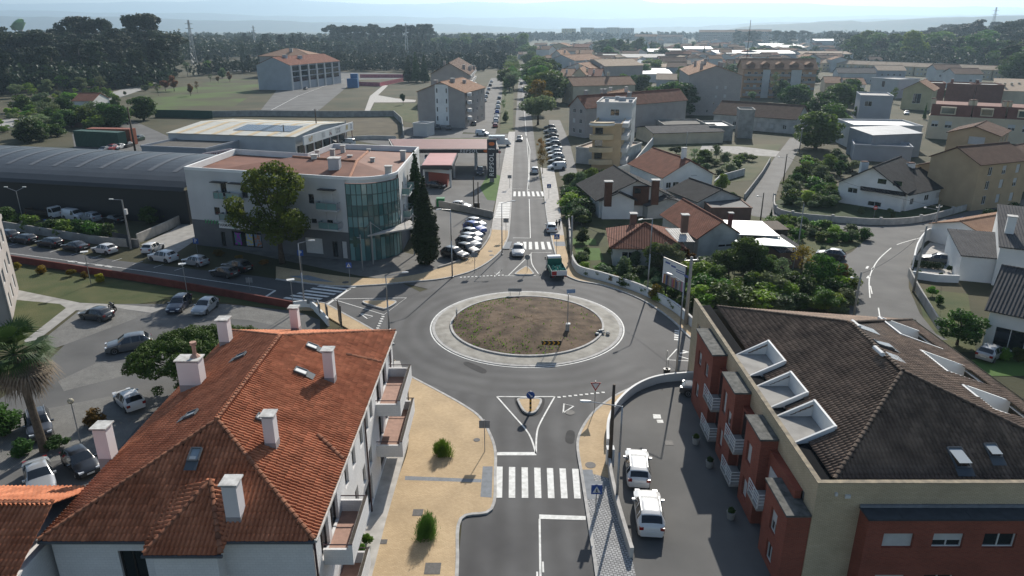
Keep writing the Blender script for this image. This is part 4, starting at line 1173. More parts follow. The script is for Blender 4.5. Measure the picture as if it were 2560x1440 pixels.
# ---------------------------------------------------------------- plants
def leafcloud(mb, blobs, n, size, rng, flatten=0.0, shell=.55, aspect=1.6, mi=0):
    """n leaf-clump faces spread through the outer part of the blobs (cx,cy,cz,rx,ry,rz)"""
    wts = [b[3]*b[4]+b[4]*b[5]+b[3]*b[5] for b in blobs]; tot = sum(wts)
    for b, w in zip(blobs, wts):
        for _ in range(max(3, int(n*w/tot))):
            while True:
                x, y, z = rng.gauss(0, 1), rng.gauss(0, 1), rng.gauss(0, 1)
                l = math.sqrt(x*x+y*y+z*z)
                if l > .1: break
            q = (shell+(1-shell)*rng.random()**.6)*(1+rng.gauss(0, .06))/l
            p = Vector((b[0]+x*q*b[3], b[1]+y*q*b[4], b[2]+z*q*b[5]))
            nrm = Vector((x/l+rng.gauss(0, .55), y/l+rng.gauss(0, .55), z/l+rng.gauss(0, .55)+flatten)).normalized()
            a = nrm.orthogonal().normalized(); a.rotate(Matrix.Rotation(rng.uniform(0, 6.28), 3, nrm)); c = nrm.cross(a)
            s = size*rng.uniform(.55, 1.3); a *= s*aspect*.5; c *= s*.5
            bend = nrm*(-s*.22)
            mb.add([p-a+bend, p-c, p+a+bend, p+c], [[0, 1, 2, 3]], mi)
    return mb

def blobs_crown(rng, n, cx, cy, z0, z1, r, rb, power=1.0):
    out = []
    for i in range(n):
        t = rng.random(); z = z0+(z1-z0)*t
        rr = r*math.sin(math.pi*min(.98, max(.06, .12+.80*t)))**power*math.sqrt(rng.random())
        a = rng.uniform(0, 6.28); b = rb*rng.uniform(.6, 1.15)
        out.append((cx+rr*math.cos(a), cy+rr*math.sin(a), z, b, b, b*rng.uniform(.65, .9)))
    return out

L_DARK = leaf_mat('dark_foliage', (0.037, 0.068, 0.019), (0.083, 0.142, 0.035))
L_MID = leaf_mat('mid_foliage', (0.061, 0.113, 0.023), (0.141, 0.217, 0.047))
L_BRIGHT = leaf_mat('bright_foliage', (0.114, 0.206, 0.031), (0.238, 0.354, 0.062))
L_OLIVE = leaf_mat('olive_grey_foliage', (0.093, 0.126, 0.062), (0.197, 0.252, 0.121))
L_EUCA = leaf_mat('eucalyptus_foliage', (0.019, 0.030, 0.016), (0.043, 0.061, 0.028), trans=.25)
L_AUT = leaf_mat('autumn_foliage', (0.155, 0.113, 0.027), (0.248, 0.137, 0.035))
L_CYP = leaf_mat('cypress_foliage', (0.019, 0.041, 0.012), (0.041, 0.082, 0.022), trans=.12, scale=2.5)
L_PINE = leaf_mat('pine_needles', (0.046, 0.082, 0.016), (0.124, 0.194, 0.031), trans=.2, scale=1.6)
L_YEL = leaf_mat('yellow_foliage', (.20, .16, .02), (.30, .22, .03))
L_PALM = leaf_mat('palm_frond', (.030, .050, .014), (.070, .095, .030), trans=.2)
L_DEAD = mat('dead_frond', (.17, .135, .095), .9, .3, 3, coords='obj')
L_RED = leaf_mat('russet_foliage', (0.124, 0.068, 0.035), (0.207, 0.126, 0.043))
M_BARK = mat('bark', (.070, .052, .038), .95, .3, 4, coords='obj', bump=.5)
M_BARKP = mat('pale_bark', (.16, .135, .11), .9, .3, 3, coords='obj')

PROTO = {}
def proto(key, name, cat, leafm, seed, h, crown, trunk_r, nleaf, lsize, bark=None, limbs=4, flatten=0.0, shell=.55, trunk_top=.75, aspect=1.6):
    """tree prototype of height h: parts trunk, crown. Kept off stage as data only; plant() copies it"""
    rng = random.Random(seed)
    bl = crown(rng)
    mb = MB(); leafcloud(mb, bl, nleaf, lsize, rng, flatten, shell, aspect)
    cm = mb.mesh('crown', leafm)
    tb_ = MB(); pts = [(0, 0, -.1)]; rs = [trunk_r*1.25]
    for k in range(1, 6):
        pts.append((rng.gauss(0, .012)*h*k/5, rng.gauss(0, .012)*h*k/5, h*trunk_top*k/5)); rs.append(trunk_r*(1-.8*k/5))
    tb_.chain(pts, rs)
    for b in sorted(bl, key=lambda q: rng.random())[:limbs]:
        k = rng.choice([2, 3, 4]); p = Vector(pts[k]); q = Vector(b[:3]); m_ = (p+q)/2+Vector((0, 0, -.04*h))
        tb_.chain([p, m_, q], [rs[k]*.55, rs[k]*.35, rs[k]*.1], 5)
    tm = tb_.mesh('trunk', bark or M_BARK, smooth=True)
    PROTO[key] = (name, cat, cm, tm, h)

def plant(key, px, py, h, label, group=None, at=None, squash=1.0, rot=None, leafm=None):
    name, cat, cm, tm, ph = PROTO[key]
    c = at if at else G(px, py)
    r = thing(name, label, cat, (c[0], c[1], 0), group)
    s = h/ph; r.scale = (s*squash, s*squash, s); r.rotation_euler = (0, 0, R.uniform(0, 6.28) if rot is None else rot)
    part('trunk', tm, r); o = part('crown', cm, r, m=leafm)
    return r

for i in range(3):
    proto('broad%d' % i, 'broadleaf_tree', 'tree', L_MID, 11+i, 8, lambda g: blobs_crown(g, 16, 0, 0, 3.0, 7.2, 2.3, 1.35), .20, 3000, .34)
    proto('round%d' % i, 'round_crowned_tree', 'tree', L_DARK, 21+i, 6, lambda g: blobs_crown(g, 20, 0, 0, 1.2, 5.2, 2.3, 1.2), .18, 3200, .30)
    proto('bush%d' % i, 'garden_bush', 'bush', L_MID, 31+i, 2, lambda g: blobs_crown(g, 10, 0, 0, .45, 1.55, .8, .55), .05, 1300, .16, shell=.4)
    def eu(g):
        out = []
        for k in range(18):
            t = g.random(); a = g.uniform(0, 6.28); r = g.uniform(.6, 3.6)*(1-.35*t)
            z = 5+15.5*t; b = g.uniform(1.3, 2.2)
            out.append((r*math.cos(a), r*math.sin(a), z, b, b, b*.62))
        out.append((0, 0, 20.6, 1.7, 1.7, 1.1))
        return out
    proto('euca%d' % i, 'eucalyptus_tree', 'tree', L_EUCA, 41+i, 22, eu, .28, 1900, .62, M_BARKP, 7, flatten=.3, trunk_top=.9)
    def umb(g):
        out = []
        for k in range(11):
            a = g.uniform(0, 6.28); r = 4.6*math.sqrt(g.random())
            out.append((r*math.cos(a), r*math.sin(a), 18.5-.13*r*r+g.uniform(-.8, .8), 1.9, 1.9, 1.25))
        for k in range(10):
            a = g.uniform(0, 6.28); r = 3.5*g.random(); out.append((r*math.cos(a), r*math.sin(a), g.uniform(6, 15), 1.6, 1.6, 1.1))
        return out
    proto('umbra%d' % i, 'umbrella_pine', 'tree', L_EUCA, 51+i, 20.5, umb, .32, 2000, .62, M_BARK, 8, flatten=.3, trunk_top=.85)
    proto('slim%d' % i, 'slim_forest_tree', 'tree', L_EUCA, 61+i, 13, lambda g: [(g.gauss(0, .55)*(1-t*.6), g.gauss(0, .55)*(1-t*.6), 1.6+10.4*t, 1.55*(1-.62*t)+.2, 1.55*(1-.62*t)+.2, 1.25) for t in [k/10 for k in range(11)]], .14, 1500, .50, M_BARK, 2)
proto('cypress', 'cypress_tree', 'tree', L_CYP, 71, 14, lambda g: [(g.gauss(0, .10), g.gauss(0, .10), .9+12.4*t, 1.45*max(.10, (1-t**2.1)*(.62+.38*min(1, t*5))), 1.45*max(.10, (1-t**2.1)*(.62+.38*min(1, t*5))), .95) for t in [k/22 for k in range(23)]], .22, 9000, .20, shell=.72, limbs=0, aspect=2.2)
proto('conifer', 'dark_conifer', 'tree', L_CYP, 72, 14, lambda g: [(g.gauss(0, .2), g.gauss(0, .2), 1.2+12*t, 2.6*(1-t)+.25, 2.6*(1-t)+.25, .9) for t in [k/14 for k in range(15)]], .22, 2600, .45, limbs=0)
proto('open', 'thin_open_tree', 'tree', L_OLIVE, 73, 6, lambda g: blobs_crown(g, 14, 0, 0, 2.2, 5.6, 2.0, .9), .10, 700, .22, limbs=12)
proto('big', 'spreading_acacia_tree', 'tree', leaf_mat('acacia_foliage', (.055, .078, .014), (.13, .15, .028)), 75, 11.5, lambda g: blobs_crown(g, 34, 0, 0, 3.4, 10.8, 4.7, 1.25), .32, 8000, .24, limbs=12, flatten=.2)
# ---------------------------------------------------------------- lamps, poles, signs
M_CPOLE = mat('concrete_pole', (.30, .29, .27), .9, .15, 2, coords='obj')
def lamp(px, py, top, arm, label, h=None, head=(.55, .55, .54)):
    """galvanised street lamp; base at photo point, arm = vector of its outreach (metres)"""
    x, y = G(px, py); h = h or ZA(top, y)
    r = thing('street_lamp', label, 'street lamp', (x, y, .1), 'tall street lamps')
    b = MB(); b.tube((x, y, 0), (x, y, h*.55), .10, .08, 10); b.tube((x, y, h*.55), (x, y, h), .08, .05, 10); b.tube((x, y, .1), (x, y, .18), .2, .16, 10); b.build('pole', M_METAL, r, smooth=True)
    e = (x+arm[0], y+arm[1], h+.25)
    b = MB(); b.tube((x, y, h-.02), e, .04, .035, 8); b.build('arm', M_METAL, r)
    d = Vector((arm[0], arm[1], 0)).normalized(); s = Vector((-d.y, d.x, 0)); c = Vector(e); b = MB()
    b.loft([[c+d*t+s*(w*k)+Vector((0, 0, zz)) for k, zz in ((-1, 0), (-.6, .09), (.6, .09), (1, 0), (.6, -.05), (-.6, -.05))] for t, w in ((-.1, .07), (.15, .14), (.5, .15), (.65, .06))], cap0=True, cap1=True); b.build('lamp_head', M_FRAMEW, r)
    return r
lamp(762,768,608,(1.3,.2),'tall street lamp at the crossing before the pharmacy, beside the blue parking sign')
lamp(973,826,690,(1.8,.4),'tall street lamp rising behind the orange roof, beside the left splitter island')
lamp(1131,694,524,(-1.2,-.8),'tall street lamp in front of the row of parked cars beside the dark cypresses')
lamp(1255,637,508,(1.4,.3),'tall street lamp on the ochre kerb nearest the grey pavement going away')
lamp(1618,738,547,(-1.5,-1.2),'tall street lamp behind the curved white wall, left of the billboard')
lamp(1690,936,706,(-.9,1.4),'tall street lamp on the white wall at the right-hand exit, beside the bucket signs')
lamp(1541,1262,1016,(-2.2,.2),'tall street lamp nearest the camera, in front of the two white parked cars')
def utility_pole(px, py, top, label, m=None, r0=.16, xarms=1, ang=0.3, lampside=None):
    x, y = G(px, py); h = ZA(top, y)
    r = thing('utility_pole', label, 'utility pole', (x, y, 0), 'utility poles')
    b = MB(); b.tube((x, y, 0), (x, y, h), r0, r0*.65, 8); b.build('pole', m or M_WOOD, r, smooth=True)
    for k in range(xarms):
        b = MB(); dx, dy = math.cos(ang)*.8, math.sin(ang)*.8; b.bar((x-dx, y-dy, h-.4-.7*k), (x+dx, y+dy, h-.4-.7*k), .09); b.build('crossarm', M_METAL, r)
        for s in (-1, 1):
            q = MB(); q.tube((x+s*dx*.9, y+s*dy*.9, h-.35-.7*k), (x+s*dx*.9, y+s*dy*.9, h-.18-.7*k), .05); q.build('insulator', M_FRAMEW, r)
    if lampside:
        b = MB(); b.tube((x, y, h*.86), (x+lampside[0], y+lampside[1], h*.9), .03); b.build('lamp_arm', M_METAL, r)
        b = MB(); b.sphere((x+lampside[0], y+lampside[1], h*.9), .22, sz=.5); b.build('lamp_head', M_FRAMEW, r)
    return (x, y, h)
UP = {}
for k, px, py, top, lab, m, r0, xa, an, ls in (
    ('near', 1524,1168,962,'dark wooden pole with cable coil beside the near ochre pavement', M_WOOD, .17, 0, 0, None),
    ('bill', 1714,812,642,'thick concrete pole behind the billboard at the white wall', M_CPOLE, .24, 1, .2, None),
    ('bend', 1427,658,540,'weathered pole at the bend of the white wall beside the green truck', M_CPOLE, .18, 0, 0, None),
    ('street', 2134,790,680,'leaning pole with lamp above the right street, behind the brown roof', M_CPOLE, .15, 0, 0, (-1.2, -.4)),
    ('corner', 2330,602,512,'concrete pole with cable bundle at the street corner by the white garage', M_CPOLE, .2, 1, .5, (-1.8, .6)),
    ('wall', 2283,730,565,'tall leaning pole rising behind the white garage wall', M_CPOLE, .16, 0, 0, None),
    ('garden', 1990,650,510,'thin pole in the overgrown verge beside the turquoise roof', M_CPOLE, .12, 0, 0, None),
    ('lane', 1900,560,482,'lamp pole beside the lane running uphill right of the bungalows', M_WOOD, .13, 0, 0, (-1.0, 0)),
    ('laneb', 1958,458,385,'lamp pole at the bend of the lane above the white bungalow', M_WOOD, .15, 0, 0, (-1.6, .2)),
    ('lanec', 1998,380,318,'pole at the top of the lane under the round trees', M_CPOLE, .16, 1, .8, None),
    ('field', 1712,412,330,'thin pole standing in the overgrown vacant field', M_CPOLE, .12, 0, 0, None),
    ('stationa', 1185,532,442,'left one of two dark poles beside the white hatchback on the forecourt', M_WOOD, .14, 0, 0, None),
    ('stationb', 1196,530,455,'right one of two dark poles beside the white hatchback on the forecourt', M_WOOD, .14, 0, 0, None),
    ('whouse', 796,368,272,'wooden pole in front of the striped hall with the long sign', M_WOOD, .22, 1, .2, None),
    ('whouseb', 716,388,312,'shorter wooden pole at the white wall of the striped hall', M_WOOD, .2, 1, .2, None),
    ('yard', 340,388,268,'leaning pole beside the shipping containers', M_WOOD, .3, 0, 0, None),
    ('station2', 868,360,300,'concrete pole before the brown earth plot', M_CPOLE, .2, 0, 0, None),
    ('town', 1862,190,50,'very tall thin mast rising over the far grey roofs', M_WOOD, .3, 0, 0, None),
    ('tr1', 2100,178,128,'power pole behind the long row of beige terraced houses, left one', M_WOOD, .25, 1, 0, None),
    ('tr2', 2326,200,128,'power pole behind the long row of beige terraced houses, right one', M_WOOD, .3, 1, 0, None)):
    UP[k] = utility_pole(px, py, top, lab, m, r0, xa, an, ls)
# overhead wires, each run one object
def wire(a, b, sag, label):
    a, b = Vector(a), Vector(b); pts = [a.lerp(b, t/10)+Vector((0, 0, -4*sag*(t/10)*(1-t/10))) for t in range(11)]
    m = MB(); m.chain(pts, [.022]*11, 4); tag(m.build('overhead_cable', M_BLACK), label, 'cable', 'overhead cables')
tp = lambda k, d=.3: (UP[k][0], UP[k][1], UP[k][2]-d)
wire(tp('corner'), tp('laneb', .5), 1.2, 'sagging cable from the street corner pole across the white bungalow garden')
wire(tp('corner', .8), tp('wall'), .6, 'cable bundle between the corner pole and the pole by the garage')
wire(tp('wall', .5), tp('street', .2), .8, 'cable over the right street towards the leaning lamp pole')
wire(tp('laneb'), tp('lanec'), .8, 'cable along the lane under the round trees')
wire(tp('bill', .5), tp('bend', .5), .7, 'cable along the curved white wall behind the billboard')

M_SIGNB = plain('sign_blue', (.012, .07, .28), .4); M_SIGNW = plain('sign_white', (.62, .62, .62), .45); M_SIGNR = plain('sign_red', (.35, .015, .02), .4)
M_SIGNK = plain('sign_black', (.01, .01, .01), .5); M_SIGNY = plain('sign_yellow', (.55, .27, .01), .45); M_SIGNG = mat('sign_back_grey', (.22, .23, .24), .6, .1, 4, coords='obj')
def text(parent, s, loc, size, m, rot=(math.pi/2, 0, 0), depth=.01, shear=0.0, align='CENTER', name='lettering', space=1.0, bold=0.0):
    c = bpy.data.curves.new(name, 'FONT'); c.body = s; c.size = size; c.extrude = depth; c.align_x = align; c.align_y = 'CENTER'; c.shear = shear; c.space_character = space; c.offset = bold; c.resolution_u = 2
    c.materials.append(m)
    tmp = bpy.data.objects.new(name, c); me = bpy.data.meshes.new_from_object(tmp); me.name = name
    bpy.data.objects.remove(tmp); bpy.data.curves.remove(c)
    o = bpy.data.objects.new(name, me); COL.objects.link(o); o.parent = parent
    rl = root_loc(parent); o.location = (loc[0]-rl[0], loc[1]-rl[1], loc[2]-rl[2]); o.rotation_euler = rot
    return o
def sign(px, py, top, kind, label, w=.75, faceang=0.0):
    """post with a panel facing -Y (towards the camera) turned by faceang"""
    x, y = G(px, py); zt = ZA(top, y); r = thing('road_sign', label, 'road sign', (x, y, .1), None)
    b = MB(); b.tube((x, y, 0), (x, y, zt+.02), .035, n=8); b.build('post', M_METAL, r)
    ca, sa = math.cos(faceang), math.sin(faceang)
    def P(u, v, d): return (x+ca*u+sa*d, y+sa*u-ca*d, zt-w/2+v)
    def panel(name, pts, d, m, par): 
        q = MB(); n = len(pts); f = [P(u, v, d) for u, v in pts]; k = [P(u, v, d-.02) for u, v in pts]
        q.add(f+k, [list(range(n)), list(range(2*n-1, n-1, -1))]+[[i, n+i, n+(i+1) % n, (i+1) % n] for i in range(n)]); return q.build(name, m, par)
    sq = lambda k, ky=None: [(-w/2*k, -(ky or k)*w/2), (w/2*k, -(ky or k)*w/2), (w/2*k, (ky or k)*w/2), (-w/2*k, (ky or k)*w/2)]
    rd = lambda k: [(w/2*k*math.cos(2*math.pi*i/20), w/2*k*math.sin(2*math.pi*i/20)) for i in range(20)]
    if kind == 'ped':
        p = panel('panel', sq(1), .06, M_SIGNB, r); t = panel('triangle', [(-w*.36, -w*.32), (w*.36, -w*.32), (0, w*.36)], .085, M_SIGNW, p)
        panel('pictogram', [(-w*.05, -w*.2), (-w*.12, -w*.28), (-w*.07, -w*.28), (0, -w*.2), (w*.08, -w*.28), (w*.13, -w*.28), (w*.04, -w*.1), (w*.05, w*.06), (0, w*.14), (-w*.05, w*.06)], .11, M_SIGNK, p)
    elif kind == 'yield':
        p = panel('panel', [(-w*.5, w*.4), (0, -w*.5), (w*.5, w*.4)], .06, M_SIGNR, r); panel('white_field', [(-w*.33, w*.3), (0, -w*.29), (w*.33, w*.3)], .085, M_SIGNW, p)
    elif kind == 'arrow':
        p = panel('panel', rd(1), .06, M_SIGNB, r)
        panel('arrow', [(-w*.30, w*.26), (-w*.25, w*.31), (w*.12, -w*.05), (w*.19, w*.06), (w*.25, -w*.26), (-w*.08, -w*.18), (w*.03, -w*.12)], .085, M_SIGNW, p)
    elif kind == 'noentry':
        p = panel('panel', rd(1), .06, M_SIGNR, r); panel('bar', [(-w*.34, -w*.09), (w*.34, -w*.09), (w*.34, w*.09), (-w*.34, w*.09)], .085, M_SIGNW, p)
    elif kind == 'P':
        p = panel('panel', sq(1), .06, M_SIGNB, r); text(r, 'P', P(0, 0, .09), w*.95, M_SIGNW, (math.pi/2, 0, faceang), bold=.015)
    elif kind == 'back':
        panel('panel', sq(1, .8), -.045, M_SIGNG, r)
    elif kind == 'backround':
        panel('panel', rd(1), -.045, M_SIGNG, r)
    return r
sign(1488,1296,1211,'ped','blue zebra-crossing sign on the grey sett pavement by the white cars')
sign(876,713,656,'ped','blue zebra-crossing sign on the pavement before the pharmacy')
sign(1391,641,585,'ped','blue zebra-crossing sign beside the green truck, nearer of two up the road', .8)
sign(1372,497,460,'ped','blue zebra-crossing sign at the farther crossing up the road', .8)
sign(1486,1028,953,'yield','red and white give-way triangle on the ochre corner by the near crossing', .95)
IS = sign(1326,1031,978,'arrow','round blue keep-right arrow on a yellow and black post on the near island')
ix, iy = G(1326, 1031)
for k in range(6):
    b = MB(); b.tube((ix, iy, .2+.22*k), (ix, iy, .42+.22*k), .10, n=10); b.build('post_band', M_SIGNY if k % 2 == 0 else M_SIGNK, IS)
sign(757,690,625,'P','blue parking sign at the pavement edge before the pharmacy tree', .8)
sign(494,632,596,'P','blue parking sign beside the lane left of the pharmacy', .8)
sign(122,575,548,'P','blue parking sign in the hedge before the dark warehouse', .9)
sign(2184,545,514,'noentry','red no-entry sign in the garden of the white bungalow', .75)
sign(2402,560,542,'P','small blue sign beside the dark round bushes at the right street', .8)
sign(1249,420,376,'noentry','red no-entry sign at the filling-station exit', .7)
for px, py, tp_, lab in ((1212,1132,1050,'back of a rectangular sign on the kerb of the ochre plaza'), (626,728,693,'back of a rectangular sign by the red wall on the left road'), (1265,597,545,'back of a rectangular sign on the grey pavement beside the parked row'), (1274,472,437,'back of a rectangular sign near the farther crossing'), (1187,682,630,'back of a small sign by the bicycle at the parked cars'), (777,772,745,'back of a double sign at the left crossing')):
    sign(px, py, tp_, 'back', lab, .85)
sign(1318,682,637,'backround','back of a round sign on the far splitter island', .75)
# chevron board on the island
cx_, cy_ = G(1378, 890); r = thing('chevron_board', 'black board with orange chevrons on two legs on the roundabout island', 'road sign', (cx_, cy_, .3))
zc = 1.35
a_ = -.10
for s in (-.6, .6): b = MB(); b.tube((cx_+s, cy_, .2), (cx_+s, cy_, zc+.3), .03); b.build('leg', M_METAL, r)
b = MB(); b.box(cx_-1.0, cx_+1.0, cy_-.05, cy_-.02, zc-.1, zc+.42); b.build('panel', M_SIGNK, r)
for k in range(4):
    b = MB(); x0 = cx_-.92+.48*k; y_ = cy_-.056; b.poly([(x0, y_, zc-.06), (x0+.17, y_, zc-.06), (x0+.36, y_, zc+.16), (x0+.17, y_, zc+.38), (x0, y_, zc+.38), (x0+.19, y_, zc+.16)]); b.build('chevron', M_SIGNY, r)
# direction board seen from behind on the far rim of the island, and a small one on the left rim
x, y = G(1287, 742); r = thing('direction_board', 'grey back of a wide low board on the far rim of the island', 'road sign', (x, y, .2))
b = MB(); b.box(x-.62, x-.56, y, y+.05, .15, 1.0); b.box(x+.56, x+.62, y, y+.05, .15, 1.0); b.build('leg', M_METAL, r)
b = MB(); b.box(x-.85, x+.85, y-.04, y-.01, .72, 1.15); b.build('panel', M_SIGNG, r)
x, y = G(1141, 800); r = thing('direction_board', 'dark board seen edge-on at the left rim of the island', 'road sign', (x, y, .2))
b = MB(); b.box(x, x+.05, y-.5, y+.5, .75, 1.4); b.build('panel', M_SIGNG, r); b = MB(); b.box(x+.051, x+.1, y-.4, y-.35, .15, 1.2); b.box(x+.051, x+.1, y+.35, y+.4, .15, 1.2); b.build('leg', M_METAL, r)
# lamp-like solar beacon, cabinet and rubble on the island
x, y = G(1418, 838); r = thing('solar_beacon', 'thin post with a tilted solar panel on the island earth', 'beacon', (x, y, .3))
b = MB(); b.tube((x, y, .2), (x, y, 4.9), .05); b.build('post', M_METAL, r)
b = MB(); b.add([(x-.2, y-.35, 5.05), (x+.75, y-.1, 5.05), (x+.75, y+.25, 5.35), (x-.2, y+.1, 5.35)], [[0, 1, 2, 3]]); b.build('solar_panel', plain('solar_cell', (.25, .3, .36), .1, .3), r)
b = MB(); b.box(x-.2, x+.2, y-.2, y+.2, .25, 1.35); b.build('cabinet', M_CONC, r); b = MB(); b.box(x-.1, x+.3, y-.22, y+.22, 1.352, 1.42); b.build('cabinet_lid', M_WHITE, r)
x, y = G(1495, 838); 
for k in range(7):
    b = MB(); b.sphere((x+R.uniform(-.5, 1.6), y+R.uniform(-.6, .6), .3+R.uniform(0, .15)), R.uniform(.12, .3), 6, 4, 1, R.uniform(.6, 1.2), .6)
    tag(b.build('rubble_lump', M_CONC if k % 2 else mat('rubbish_bag', (.16, .20, .22), .5, .3, 5)), ['pale lump of rubble','greenish rubbish bag','small broken block','crumpled grey sack','flat slab fragment','wet looking bag','rough concrete chunk'][k]+' in the heap on the right rim of the island', 'rubble', 'rubble heap')
# splitter islands with ochre paving
def splitter(pts, label=None):
    pl = smooth_line(Gs(pts), 5, True)
    o = slab('splitter_island', pl, 0, .17, M_YEL)
    k = MB(); strip(k, pl+[pl[0]], .2, .0, .19); k.build('kerb', M_KERB, o)
splitter([(1300,1000),(1345,1000),(1352,1008),(1340,1030),(1325,1036),(1310,1030),(1297,1008)])
splitter([(1310,671),(1318,669),(1331,682),(1330,688),(1292,688),(1292,683)])
splitter([(918,754),(980,754),(988,760),(965,773),(955,773),(912,760)])
# bucket signs at the right-hand exit
for px, lab in ((1664,'black bucket holding a thin stake, left one at the right-hand exit kerb'), (1669,'black bucket with pale rim holding a post, right one at the right-hand exit kerb')):
    x, y = G(px, 932); r = thing('weighted_stake', lab, 'stake', (x, y, 0)); b = MB(); b.tube((x, y, .02), (x, y, .45), .2, .26, 10); b.build('bucket', M_BLACK, r); b = MB(); b.tube((x, y, .3), (x, y, 2.4 if px == 1664 else 1.5), .03); b.build('stake', M_METAL, r)

# walls and fences along the roundabout
def wall(name, pts, h, t, m, label, cat='wall', z=0.0, k=5, cap=None, piers=0):
    ln = smooth_line(Gs(pts), k) if k > 1 else Gs(pts)
    b = MB(); strip(b, ln, t, z-.05, h); o = b.build(name, m); tag(o, label, cat)
    if cap:
        c = MB(); strip(c, ln, t+.06, h+.002, h+.06); c.build('coping', cap, o)
    if piers:
        for i in range(piers+1):
            q = ln[int(i*(len(ln)-1)/piers)]; c = MB(); c.obox(q, t+.2, t+.2, h+.25, 0); c.build('pier', m, o)
    return o
wall('curved_garden_wall', [(1428,652),(1436,672),(1452,687),(1510,703),(1600,733),(1680,776),(1735,823),(1765,842)], 1.15, .22, M_WHITE, 'white curved garden wall along the far right of the roundabout', cap=M_CAPST)
wall('curved_car_park_wall', [(1800,946),(1745,948),(1650,957),(1590,980),(1545,1020),(1521,1068),(1519,1120)], .85, .22, M_WHITE, 'low white curved wall between ochre pavement and car park')
wall('low_wall', [(1521,1150),(1527,1205),(1545,1285),(1578,1398)], .9, .25, M_CONCL, 'long low concrete wall beside the two white parked cars', k=3)
b = MB(); c = G(1524,1160); b.obox(c, .6, .6, 1.5, 0); tag(b.build('gate_pier', M_WHITE), 'white pier ending the low wall by the wooden pole', 'pier')
wall('red_wall', [(735,772),(560,740),(380,708),(200,680),(50,657),(-200,618)], .95, .22, mat('oxide_red_render', (.135, .036, .028), .85, .22, .9, detail=8), 'long red wall along the left road', k=3)
wall('white_wall_end', [(735,772),(775,770),(800,790),(822,815)], .95, .2, M_WHITE, 'short white curved wall ending the red wall', k=4)
wall('boundary_wall', [(350,618),(260,612),(120,590),(0,570),(-200,540)], 1.3, .2, M_CONC, 'stained grey wall behind the dark cars on the left road', k=2)
wall('boundary_wall', [(480,545),(420,575),(345,608)], 1.5, .2, M_CONCL, 'pale wall of the sloping lane left of the pharmacy', k=2)
b = MB(); A_, B_ = G(285, 610), G(332, 620); (e, L_) = unit(A_, B_); b.add([(A_[0], A_[1], .05), (B_[0], B_[1], .05), (B_[0], B_[1], 2.0), (A_[0], A_[1], 2.0)], [[0,1,2,3]]); o = b.build('yard_gate', plain('gate_navy', (.015, .022, .035), .5)); tag(o, 'dark blue sheet gate in the stained grey wall', 'gate')
wall('car_park_wall', [(1090,515),(1150,527),(1233,545)], 1.2, .25, M_CONC, 'grey wall between the parked row and the filling station', k=2)
wall('fence_base', [(1228,576),(1222,598),(1195,632),(1140,658),(1095,672)], .35, .25, M_CONC, 'low kerb wall round the parked row', k=4)
wall('house_wall', [(1935,500),(1938,530),(1980,545),(2080,555),(2200,562),(2300,555),(2380,535),(2450,515)], 1.1, .22, M_CONCL, 'long curved pale wall round the white bungalow garden', k=4, piers=7)
wall('lane_wall', [(1860,500),(1905,440),(1925,405)], 1.2, .2, M_CONC, 'grey wall beside the uphill lane', k=2)
wall('street_wall', [(2270,690),(2290,730),(2330,800),(2350,830)], 1.2, .2, M_CONC, 'dark stained wall along the right street beside the lawn', k=3)
wall('garden_front_wall', [(1410,480),(1420,540),(1424,590),(1428,652)], 1.1, .2, M_CONCL, 'pale front wall of the gardens on the right of the road', k=3, piers=6)
# pots and bins
for px, py, lab in ((1739,1110,'round concrete flower pot nearest the balcony shade'), (1773,1168,'second round concrete flower pot along the brick wall'), (1826,1297,'third round concrete flower pot along the brick wall')):
    x, y = G(px, py); r = thing('flower_pot', lab, 'flower pot', (x, y, 0), None); b = MB(); b.tube((x, y, .03), (x, y, .6), .24, .33, 12); b.build('pot', M_CONC, r); b = MB(); leafcloud(b, [(x, y, .7, .25, .25, .2)], 120, .14, R); b.build('plant', L_DARK, r)
